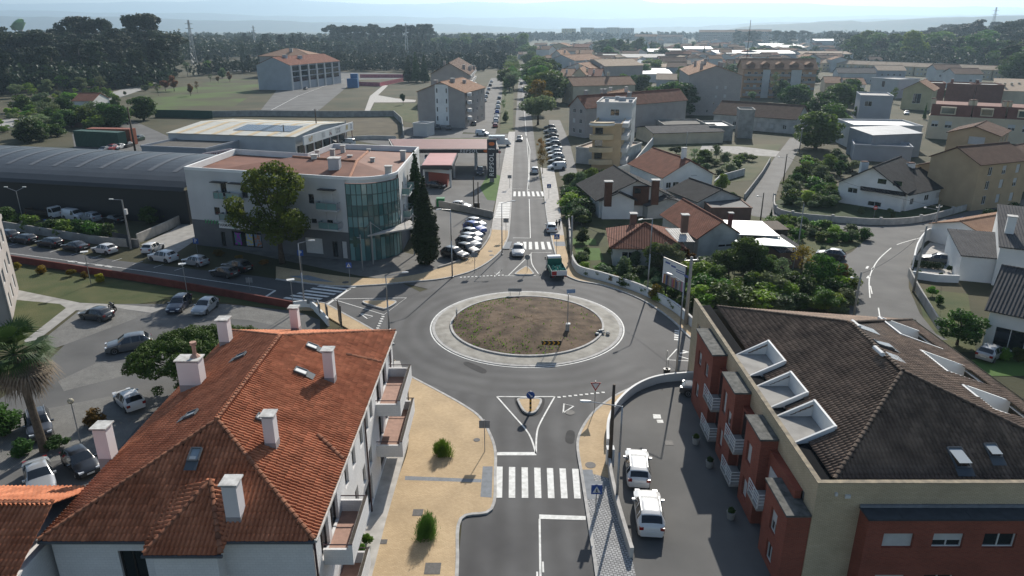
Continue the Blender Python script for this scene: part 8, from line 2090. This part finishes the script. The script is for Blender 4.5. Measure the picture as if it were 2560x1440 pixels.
# left side: meadow trees, scrub around the yard
bushes([(414,228,7,.9,'broad0'),(436,228,8,1.0,'broad1'),(396,240,6,.7,'open'),(477,240,6,.8,'broad2'),(494,232,6,.6,'open'),(527,205,5,.9,'open'),(546,208,5,.7,'broad0'),(575,205,6,.8,'broad1'),(556,195,7,1.0,'round0')], 'russet young tree on the meadow, %s', [L_RED, L_RED, L_OLIVE], 'meadow trees')
bushes([(360,300,9,1.4,'round0')], 'dark round tree beside the green fence', [L_DARK])
bushes([(70,345,6,1.2,'broad0'),(100,352,6,1.3,'round0'),(140,315,8,1.2,'open'),(165,300,8,1.3,'round1'),(150,330,6,1.2,'broad1'),(215,318,7,1.5,'broad2'),(245,310,8,1.4,'open'),(270,315,8,1.4,'round2'),(295,318,8,1.4,'round0'),(320,312,7,1.2,'broad0'),(260,360,4,1.3,'bush0'),(240,278,9,1.3,'open'),(270,268,8,1.0,'open'),(290,275,6,1.2,'broad1'),(110,300,7,1.2,'open'),(130,290,7,1.2,'broad2')], 'scrub tree round the container yard, %s', [L_DARK, L_MID, L_OLIVE, L_DARK], 'yard scrub')
bushes([(40,245,8,1.5,'broad0'),(80,250,8,1.4,'open'),(120,240,8,1.5,'broad1'),(160,232,9,1.3,'open'),(200,232,8,1.5,'broad2'),(230,225,8,1.5,'broad0'),(255,228,8,1.3,'open'),(60,280,7,1.5,'bush0'),(110,265,6,1.7,'bush1'),(180,255,5,1.8,'bush2'),(290,222,8,1.4,'open'),(330,212,9,1.4,'broad1'),(370,210,9,1.2,'open'),(420,200,9,1.3,'broad2'),(470,192,10,1.2,'open'),(520,186,10,1.2,'open')], 'pale scrub at the foot of the forest, %s', [L_OLIVE, L_BRIGHT, L_OLIVE, L_MID], 'forest edge scrub')
bushes([(1040,205,18,1.15,'conifer'),(1062,206,17,1.1,'conifer'),(1022,205,16,1.2,'conifer'),(1008,262,6,.6,'broad0'),(1060,268,6,.5,'broad2')], 'dark conifer on the lawn left of the gabled houses, %s', [L_CYP])
# small lamps
for px, py, top, lab in ((228,712,632,'low park lamp with flat square head by the yellow shrubs'), (470,745,662,'low park lamp with flat square head above the navy car'), (735,778,702,'low park lamp with flat square head at the end of the red wall')):
    x, y = G(px, py); h = ZA(top, y); r = thing('park_lamp', lab, 'street lamp', (x, y, 0), 'park lamps'); q = MB(); q.tube((x, y, 0), (x, y, h), .05, .04); q.build('post', M_METAL, r); q = MB(); q.obox((x, y), .9, .6, .08, h+.1, .4); q.obox((x, y), .3, .3, .12, h-.03); q.build('lamp_head', M_FRAMEW, r)
x, y = G(205, 1122); r = thing('globe_lamp', 'low lamp post with a round globe in the left car park', 'street lamp', (x, y, 0)); hh = ZA(1003, y); q = MB(); q.tube((x, y, 0), (x, y, hh-.15), .045); q.build('post', M_METAL, r); q = MB(); q.sphere((x, y, hh), .24, 12, 8); q.build('globe', plain('amber_globe', (.35, .32, .24), .2), r)
for px, py, top, lab, tw in ((328,622,500,'concrete lamp post with arm and cabinet by the blue gate', False), (58,552,478,'double-armed lamp post before the black warehouse', True)):
    x, y = G(px, py); h = ZA(top, y); r = thing('street_lamp', lab, 'street lamp', (x, y, 0)); q = MB(); q.tube((x, y, 0), (x, y, h), .16 if not tw else .07, .1 if not tw else .06); q.build('pole', M_CPOLE, r)
    for s in ((-1,) if not tw else (-1, 1)): q = MB(); q.tube((x, y, h), (x+s*1.6, y, h+(.1 if not tw else .7)), .04); q.build('arm', M_METAL, r); q = MB(); q.box(x+s*1.6-.3, x+s*1.6+.3, y-.1, y+.1, h+(.08 if not tw else .7), h+(.2 if not tw else .82)); q.build('lamp_head', M_FRAMEW, r)
    if not tw: q = MB(); q.box(x+.1, x+.45, y-.2, y+.2, h-2.2, h-1.4); q.build('cabinet', M_FRAMEW, r)
# ---------------------------------------------------------------- forests
def in_px(poly, px, py): return inpoly(px, py, poly)
def wood(poly, n, keys, hr, label, group, seed, leafs=None, sq=(1.2, 1.9)):
    """individually planted forest trees inside a pixel polygon of ground"""
    g = random.Random(seed); xs = [p[0] for p in poly]; ys = [p[1] for p in poly]; k = 0; tries = 0
    while k < n and tries < n*40:
        tries += 1; px, py = g.uniform(min(xs), max(xs)), g.uniform(min(ys), max(ys))
        if not in_px(poly, px, py): continue
        plant(g.choice(keys), px, py, g.uniform(*hr), label, group, squash=g.uniform(*sq), rot=g.uniform(0, 6.28), leafm=g.choice(leafs) if leafs else None); k += 1
E3 = ['euca0', 'euca1', 'euca2']; U3 = ['umbra0', 'umbra1', 'umbra2']; S3 = ['slim0', 'slim1', 'slim2']
wood([(-60,215),(120,190),(330,195),(440,190),(430,215),(250,222),(60,235),(-60,240)], 42, E3+S3, (18, 27), 'tall dark tree in the front of the left forest', 'left forest front trees', 1)
wood([(-60,190),(440,175),(440,196),(120,200),(-60,215)], 46, E3+U3, (24, 33), 'tall dark tree deeper in the left forest', 'left forest inner trees', 2)
wood([(-60,170),(440,160),(440,176),(-60,190)], 34, E3, (26, 34), 'tall dark tree at the back of the left forest', 'left forest back trees', 12)
for px, hh in ((205, 41), (222, 42), (262, 39), (272, 40), (360, 43), (378, 44), (395, 42)): plant('umbra%d' % (px % 3), px, 186, hh, 'very tall umbrella crown standing over the left forest', 'emergent forest trees', squash=1.0)
wood([(440,190),(640,172),(760,150),(1000,152),(1280,150),(1280,170),(1230,182),(1080,180),(800,178),(560,184)], 150, S3, (9, 14), 'slim young tree of the wood behind the estate', 'estate wood trees', 3)
wood([(440,172),(640,158),(900,140),(1290,135),(1290,152),(760,152)], 80, S3+E3, (13, 20), 'dark tree farther back in the estate wood', 'estate wood back trees', 4)
for i in range(26): plant('umbra%d' % (i % 3), 826+10*i, 132+R.uniform(-4, 4), R.uniform(33, 40), 'umbrella-crowned tree of the tall grove on the skyline', 'skyline grove', squash=1.1)
wood([(600,132),(820,130),(820,142),(600,146)], 24, E3+['conifer'], (18, 26), 'dark tree left of the skyline grove', 'skyline trees', 5)
wood([(1080,122),(1310,118),(1310,135),(1080,138)], 26, ['broad0', 'broad1', 'euca1', 'round0'], (16, 26), 'dark tree right of the skyline grove', 'skyline trees right', 6)
wood([(2110,150),(2330,138),(2600,165),(2600,200),(2480,178),(2110,160)], 70, E3+['round0', 'broad1'], (18, 30), 'dark tree at the edge of the right-hand woods', 'right wood edge trees', 7)
wood([(2280,120),(2600,118),(2600,165),(2330,140)], 60, E3+U3, (26, 42), 'tall dark tree on the right-hand wooded rise', 'right wood trees', 8)
wood([(2440,165),(2600,160),(2600,215),(2520,205)], 20, ['euca0', 'round1', 'broad0'], (16, 26), 'dark tree behind the pale terrace at the right edge', 'right edge trees', 18)
wood([(1830,108),(2100,108),(2090,120),(1830,118)], 40, E3+U3, (20, 30), 'hazy tree of the belt behind the far long blocks', 'far tree belt', 9)
wood([(1560,120),(1900,118),(2050,140),(2050,155),(1560,150)], 34, ['round0', 'broad1', 'broad2', 'conifer'], (8, 15), 'small hazy tree between the far town roofs', 'town trees', 10)
wood([(1440,160),(1700,150),(2060,165),(2060,215),(1720,215),(1440,200)], 60, ['round0', 'round1', 'broad0', 'broad2', 'bush1'], (5, 12), 'garden tree between the mid-distance roofs', 'mid-distance garden trees', 19, [L_DARK, L_MID, L_OLIVE])
wood([(1314,140),(1330,140),(1372,225),(1340,225)], 22, ['broad0', 'broad1', 'round2'], (10, 15), 'avenue tree right of the main road, towards the horizon', 'far avenue trees', 20, [L_MID, L_DARK, L_MID])
wood([(1278,140),(1296,140),(1286,230),(1260,230)], 16, ['broad0', 'broad2', 'open'], (7, 12), 'avenue tree left of the main road, towards the horizon', 'far left avenue trees', 63, [L_MID, L_OLIVE])
wood([(1490,135),(1660,130),(1660,158),(1490,160)], 14, ['round0', 'broad1', 'conifer'], (12, 20), 'dark tree among the grey sheds of the far town', 'shed trees', 11)
for px, h in ((1530, 22), (1548, 21), (1598, 22)): plant('round%d' % (px % 3), px, 142, h, {1530: 'left', 1548: 'middle', 1598: 'right'}[px]+' one of the big dark rounded trees before the far blocks', 'big far trees', squash=.8)
B3 = ['bush0', 'bush1', 'bush2', 'bush0', 'round0', 'broad2']; GM = [L_DARK, L_MID, L_MID, L_OLIVE, L_BRIGHT]
wood([(1710,700),(1800,680),(2000,680),(2110,720),(2115,785),(1760,790),(1720,760)], 60, B3, (1.2, 3.0), 'bush filling the dense garden behind the billboard', 'billboard garden bushes', 51, GM)
wood([(1432,650),(1520,668),(1640,700),(1720,720),(1700,780),(1600,728),(1450,680)], 30, ['bush0', 'bush1', 'bush2'], (.8, 1.9), 'bush filling the border inside the curved white wall', 'curved wall border bushes', 52, GM)
wood([(1415,455),(1500,445),(1500,500),(1480,560),(1435,590),(1420,540)], 34, B3, (1.4, 3.4), 'bush filling the gardens left of the chalet', 'chalet garden bushes', 53, GM)
wood([(1945,500),(1965,440),(2010,410),(2140,410),(2090,480),(2085,520),(1960,525)], 46, B3, (1.2, 3.2), 'bush filling the garden left of the white bungalow', 'bungalow garden bushes', 54, GM)
wood([(1600,432),(1640,385),(1780,382),(1900,395),(1870,440),(1770,450)], 22, B3+['open'], (1.0, 2.6), 'scrub bush filling the vacant field', 'vacant field scrub', 55, [L_OLIVE, L_MID, L_DARK, L_OLIVE])
wood([(1905,545),(2000,552),(2160,590),(2165,605),(2060,640),(1990,640),(1905,570)], 34, ['bush0', 'bush1', 'bush2'], (.8, 2.0), 'bush filling the verge by the turquoise roof', 'verge bushes', 56, GM)
wood([(-40,330),(60,262),(300,212),(420,200),(440,212),(300,250),(200,280),(110,300),(60,345)], 60, B3+['open'], (1.6, 3.8), 'scrub bush along the track at the foot of the forest', 'forest foot scrub', 57, [L_OLIVE, L_MID, L_BRIGHT, L_OLIVE])
wood([(60,350),(130,300),(330,295),(340,320),(190,330),(100,362)], 26, B3+['round1'], (3, 7), 'scrub bush round the container yard', 'container yard bushes', 58, [L_DARK, L_OLIVE, L_MID])
wood([(1540,240),(1700,232),(1710,262),(1660,300),(1600,262)], 24, B3+['round1'], (3, 8), 'garden tree behind the cream apartment block', 'cream block garden trees', 59, [L_DARK, L_MID])
wood([(1880,262),(2120,262),(2110,300),(2060,300),(1990,330),(1890,300)], 20, B3, (2, 5), 'garden bush before the orange apartment block', 'orange block bushes', 60, [L_DARK, L_MID, L_OLIVE])
wood([(2060,230),(2500,215),(2520,240),(2300,260),(2070,260)], 26, B3, (2, 5), 'garden bush between the terrace houses', 'terrace garden bushes', 61, [L_DARK, L_MID, L_OLIVE])
q = MB(); gw = random.Random(62)
for i in range(700):
    t = gw.uniform(1.9, 5.2) if gw.random() < .75 else gw.uniform(0, 6.28); r = 8.4*math.sqrt(gw.random()) if gw.random() < .4 else gw.uniform(5.6, 8.4); x, y = CX+r*math.cos(t), CY+r*math.sin(t); z = .24+.55*(1-(r/8.6)**2); s = gw.uniform(.04, .12); a = gw.uniform(0, 3.14)
    q.add([(x-s*math.cos(a), y-s*math.sin(a), z), (x+s*math.cos(a), y+s*math.sin(a), z), (x+gw.gauss(0, .04), y+gw.gauss(0, .04), z+s*1.6)], [[0, 1, 2]])
tag(q.build('weeds', L_BRIGHT, kind='stuff'), 'sparse weeds on the roundabout earth', 'weeds')
# woods too far to tell trees apart: one mass each
def mass(poly, n, hr, seed, size=3.2, m=None):
    g = random.Random(seed); xs = [p[0] for p in poly]; ys = [p[1] for p in poly]; q = MB(); k = 0; tr = 0
    while k < n and tr < n*30:
        tr += 1; px, py = g.uniform(min(xs), max(xs)), g.uniform(min(ys), max(ys))
        if not in_px(poly, px, py): continue
        x, y = G(px, py); h = g.uniform(*hr); r = h*.26; k += 1
        leafcloud(q, [(x, y, h*.72, r, r, h*.24), (x+g.gauss(0, r*.6), y, h*.45, r*1.1, r*1.1, h*.3)], 34, size, g, .4, .7, 1.3)
    return tag(q.build('far_woodland', m or L_EUCA, kind='stuff'), 'dark mass of distant woodland', 'woodland')
mass([(-80,150),(460,140),(460,162),(-80,172)], 500, (20, 32), 21); mass([(400,120),(1300,112),(1300,136),(640,150),(440,160)], 800, (12, 20), 22)
mass([(-100,120),(640,112),(640,132),(-100,140)], 500, (14, 24), 23, 4.5); mass([(2050,108),(2650,98),(2650,125),(2280,130),(2110,140)], 500, (18, 30), 24, 4.0)
mass([(640,104),(1320,100),(1320,116),(640,124)], 420, (16, 24), 25, 5); mass([(1300,96),(2650,92),(2650,104),(1300,106)], 700, (14, 24), 26, 6); mass([(-100,98),(640,96),(640,112),(-100,116)], 420, (14, 24), 27, 6)
mass([(430,196),(640,172),(760,150),(1290,146),(1290,170),(1080,182),(800,180),(560,186)], 900, (6, 11), 28, 1.6); mass([(-80,240),(60,238),(250,226),(430,216),(440,180),(-80,190)], 420, (8, 16), 29, 2.0); mass([(2110,163),(2330,150),(2600,190),(2600,215),(2480,184),(2110,170)], 260, (8, 16), 30, 2.0)
# ---------------------------------------------------------------- far town
def fblock(L, Rr, h, wm, label, cat='apartment block', depth=18, rows=5, cols=10, roof='flat', rc='tan', rise=3, group=None, name='far_block'):
    o, P, W, _ = bld(name, label, cat, L, Rr, depth, h, wm, roof, rc, rise, .4, group=group)
    if cols:
        q = MB()
        for k in range(rows):
            for i in range(cols):
                u = W*(i+.5)/cols; w_ = W/cols*.28; z = h*(k+.35)/rows; q.poly([P(u-w_, -.06, z), P(u+w_, -.06, z), P(u+w_, -.06, z+h/rows*.5), P(u-w_, -.06, z+h/rows*.5)])
        q.build('window_grid', M_GLASS, o, kind='stuff')
    return o
fblock((1405,99),(1439,99),30,mat('far_yellow', (.52,.40,.16), .8, .05, .02),'yellow tower block far off beside the long white blocks',depth=25,rows=8,cols=6)
for i, (a, b) in enumerate(((1452,1484),(1485,1516),(1517,1548),(1549,1584))): fblock((a,97),(b,97),33-2*(i % 2),M_W1 if i % 2 else M_W5,('pale grey','cream','white','tall white')[i]+' section of the long far apartment block',depth=25,rows=9,cols=8,group='far long block')
fblock((1358,100),(1404,101),14,M_W6,'low brown block left of the yellow tower',rows=4,cols=9)
for i, (a, b, y, h) in enumerate(((1745,1835,110,24),(1836,1925,111,25),(1635,1705,108,14),(1585,1640,112,16))): fblock((a,y),(b,y+.5),h,mat('far_pink', (.48,.42,.39), .85, .06, .05),('left long pinkish','right long pinkish','white brown-roofed','small pale')[i]+' block in the far town',roof='gable_x',rc='brown' if i == 2 else 'tan',rise=4,rows=5,cols=16)
for i in range(12):   # beige terraces
    a = 2050+39*i; y = 178+i*2.0
    o, P, W, _ = bld('beige_terrace', 'beige terraced house with pale tiled roof, number %s from the left in the long row' % ('one','two','three','four','five','six','seven','eight','nine','ten','eleven','twelve')[i], 'house', (a, y), (a+36, y+1.6), 12, 6.2, M_W5, 'gable_x', 'pale', 2.4, .3, floors=(1, 3.8), nf=3, group='beige terraces')
for i in range(7): fblock((1512+31*i,176.5),(1541+31*i,176.5),4.5,M_ZINC,'grey vaulted factory bay, %s from the left' % ('first','second','third','fourth','fifth','sixth','seventh')[i],'factory bay',40,1,0,'gable_y',M_ZINC,2.2,'vaulted factory bays','factory_bay')
for i, (a, b, y, h, m, rc) in enumerate(((1512,1720,164,7,M_W3,M_CONCL),(1500,1690,186,5,M_W5,'pale'),(1620,1705,152,9,M_W2,M_ZINC),(1710,1780,146,10,M_W1,M_ZINC),(1790,1990,158,9,M_W2,M_ZINC),(2000,2130,160,9,M_W1,'pale'),(1930,2010,140,10,M_W3,M_ZINC),(2035,2110,126,14,M_W1,M_ZINC),(1590,1680,206,5,M_W1,M_ZINC),(1540,1590,202,5,M_W3,'slate'),(2220,2262,145,10,M_W5,'tan'),(1900,1990,128,8,M_W3,M_ZINC))):
    fblock((a,y),(b,y+.4),h,m,('grey','buff','blue-grey','white','long blue-grey','white pale-roofed','dull','pale hillside','small white','dark-roofed','tan-roofed','low flat')[i]+' industrial shed in the middle of the far town','shed',26,1,0,'gable_x' if isinstance(rc, str) else 'shed',rc,2,name='industrial_shed')
for i, (a, b, y, h, wm, rc, lab) in enumerate(((2092,2145,208,6,M_W1,'slate','white low house with black roof before the beige terraces'),(2145,2185,208,6,M_W1,'slate','white house with grey roof right of the black-roofed low house'),(2190,2260,205,7,M_W2,'pale','pale double house with two sloping roofs'),(2335,2400,208,8,M_W1,'brown','white villa with brown roof behind the yellow villa'),(2380,2450,222,8,M_W1,'brown','white house with dark balcony band near the red chimneys'),(2060,2100,232,5,M_W5,'tan','low tan-roofed cottage under the lane trees'),(2110,2160,236,5,M_W1,'tan','low cottage with orange roof beside the white box house'),(1665,1712,200,8,M_W2,'brown','blue-grey house with dark roof left of the grey gabled block'),(1640,1690,222,5,M_W1,'pale','white cottage with sheet roof left of the grey gabled block'),(1480,1530,190,11,M_W3,'brown','dark rendered block with pale roof along the main road'),(1400,1470,172,14,M_W1,'brown','long white block with brown mansard along the main road'))):
    bld('town_house', lab, 'house', (a, y), (b, y+.8), 16, h, wm, 'gable_x', rc, 2.6, .4, floors=(1.0, 3.8) if h > 6 else (1.0,), nf=4)
for i, (a, b, y, h, wm, rc) in enumerate(((1398,1428,236,9,M_W1,'tan'),(1430,1462,238,10,M_W5,'tan'),(1466,1500,236,9,M_W1,'red'),(1378,1402,188,14,M_W1,'tan'),(1436,1476,180,13,M_W5,'tan'),(1502,1540,196,9,M_W8,'tan'),(1340,1372,160,13,M_W1,'brown'),(1376,1420,150,14,M_W5,'tan'),(1425,1470,146,12,M_W1,'red'))):
    bld('avenue_block', '%s pale gabled block packed along the right of the avenue, counted from the near end' % ('first','second','third','fourth','fifth','sixth','seventh','eighth','ninth')[i], 'apartment block', (a, y), (b, y+.6), 20, h, wm, 'gable_y' if i % 2 else 'gable_x', rc, 3, .4, floors=(1.2, 4.2, 7.2) if h > 9 else (1.2, 4.2), nf=4, nl=4, chim=[(3, 4, .9, 1.8), (6, 12, .9, 1.8)], group='avenue blocks')
g = random.Random(31)
for i in range(210):  # small roofs of the hazy town
    py = 104+78*g.random()**1.2; px = g.uniform(1330 if py > 118 else 1440, 2080)
    if 1400 < px < 1600 and py < 112: continue
    h = g.uniform(5, 10); A = G(px, py); W = g.uniform(9, 20)
    bld('far_house', 'small far house with gabled roof in the hazy town', 'house', (A[0], A[1], 0), (A[0]+W, A[1]+g.uniform(-2, 2), 0), g.uniform(9, 14), h, g.choice([M_W1, M_W5, M_W8, M_W3, M_W1]), g.choice(['gable_x', 'gable_x', 'gable_y', 'hip']), g.choice(['tan', 'red', 'tan', 'pale', 'brown']), g.uniform(1.8, 3), .4, group='far town houses')
for i in range(26):
    py = 118+34*g.random(); px = g.uniform(1290, 1400) if i < 8 else g.uniform(2100, 2480); py = py if i < 8 else g.uniform(158, 176)
    A = G(px, py); W = g.uniform(9, 18)
    bld('far_house', 'small far house with gabled roof along the far road' if i < 8 else 'small hazy house between terraces and right-hand woods', 'house', (A[0], A[1], 0), (A[0]+W, A[1]+g.uniform(-1, 1), 0), 11, g.uniform(4, 8), g.choice([M_W1, M_W5, M_W8]), 'gable_x', g.choice(['tan', 'red', 'pale', 'brown']), 2.2, .4, group='far road houses' if i < 8 else 'houses by the woods')
# water tower, far left
x, y = G(66, 140); wt_ = thing('water_tower', 'pale tower with a tilted dish top above the left forest', 'tower', (x, y, 0)); zt = ZA(66, y)
q = MB(); q.tube((x, y, 0), (x, y, zt-4), 3.2, 2.4, 12); q.build('shaft', M_CONCL, wt_); q = MB(); q.tube((x, y, zt-4), (x-2, y, zt+2), 3.0, 9, 16); q.tube((x-2, y, zt+2), (x-3, y, zt+3), 9, 8.6, 16); q.build('dish', mat('tower_green', (.20, .34, .20), .7, .1, .1), wt_)
# lattice pylons
for px, py, top, lab in ((487,165,50,'steel power pylon rising behind the left forest'), (640,130,64,'small hazy pylon left of the skyline grove'), (1018,150,58,'grey mast in the skyline grove'), (2470,118,18,'hazy power pylon over the right-hand woods')):
    x, y = G(px, py); h = ZA(top, y); r = thing('power_pylon', lab, 'pylon', (x, y, 0)); q = MB(); w = h*.05
    for sx, sy in ((-1, -1), (1, -1), (1, 1), (-1, 1)): q.bar((x+sx*w, y+sy*w, 0), (x+sx*w*.2, y+sy*w*.2, h), .35)
    for k in range(7): z0, z1 = h*k/7, h*(k+1)/7; f0, f1 = w*(1-.8*k/7), w*(1-.8*(k+1)/7); q.bar((x-f0, y-f0, z0), (x+f1, y-f1, z1), .2); q.bar((x+f0, y-f0, z0), (x-f1, y-f1, z1), .2)
    q.build('lattice', M_METAL, r); q = MB()
    for z in (.82, .92): q.bar((x-h*.09, y, h*z), (x+h*.09, y, h*z), .4)
    q.build('crossarm', M_METAL, r)
# ---------------------------------------------------------------- hills: ridges with depth, fading in the haze
def ridge(D, tops, depth, seed, rough, m, name='hills'):
    g = random.Random(seed); q = MB(); n = 150; cols_ = []
    def top(px):
        for i in range(len(tops)-1):
            if tops[i][0] <= px <= tops[i+1][0]:
                t = (px-tops[i][0])/(tops[i+1][0]-tops[i][0]); t = t*t*(3-2*t); return tops[i][1]+(tops[i+1][1]-tops[i][1])*t
        return tops[-1][1]
    ph = [g.uniform(0, 6.28) for _ in range(8)]
    for i in range(n+1):
        px = -700+3960*i/n; X = XA(px, D); z = ZA(top(px), D); s = sum(math.sin(px*.011*(k+1)*1.37+ph[k])/(k+1) for k in range(8))
        z = max(4, z+rough*s+g.gauss(0, rough*.25)); r = []
        for v, f in ((-1, 0), (-.7, .25), (-.4, .62), (-.15, .92), (0, 1), (.3, .8), (1, 0)): r.append((X*(1+v*depth/D), D+v*depth, -2+(z+2)*f+(g.gauss(0, rough*.3) if 0 < f < 1 else 0)))
        cols_.append(r)
    q.loft(cols_, closed=False); return q.build(name, m, smooth=True, kind='structure')
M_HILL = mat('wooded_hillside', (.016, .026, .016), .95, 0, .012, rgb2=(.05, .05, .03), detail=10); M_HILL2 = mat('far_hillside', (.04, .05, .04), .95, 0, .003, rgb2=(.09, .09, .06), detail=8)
ridge(4500, [(-700,92),(0,86),(400,88),(800,84),(1200,92),(1420,97),(1700,92),(1900,62),(2100,54),(2350,44),(2600,38),(3300,30)], 500, 41, 3.0, M_HILL)
ridge(7500, [(-700,46),(0,40),(300,44),(640,52),(900,56),(1150,62),(1400,72),(1700,66),(1900,58),(2200,46),(2560,40),(3300,36)], 900, 42, 5.0, M_HILL)
ridge(11500, [(-700,26),(0,26),(400,32),(800,40),(1280,44),(1500,46),(1800,42),(2560,36),(3300,34)], 1300, 43, 6, M_HILL)
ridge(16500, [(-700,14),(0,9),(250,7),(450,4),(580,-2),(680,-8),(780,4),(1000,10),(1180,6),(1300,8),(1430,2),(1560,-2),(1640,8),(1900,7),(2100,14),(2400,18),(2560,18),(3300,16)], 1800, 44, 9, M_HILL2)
# ---------------------------------------------------------------- haze: one closed box of pale air
hb = MB(); hb.box(-20000, 20000, -150, 20000, -3.5, 790)
HZ = hb.build('haze', bpy.data.materials.new('pale_haze'), kind='stuff')
hm = HZ.data.materials[0]; hm.use_nodes = True; hn = hm.node_tree.nodes; hn.clear()
ho = hn.new('ShaderNodeOutputMaterial'); hv = hn.new('ShaderNodeVolumePrincipled'); hm.node_tree.links.new(hv.outputs[0], ho.inputs['Volume'])
hv.inputs['Color'].default_value = (.58, .80, 1.0, 1); hv.inputs['Density'].default_value = .000125; hv.inputs['Anisotropy'].default_value = .45
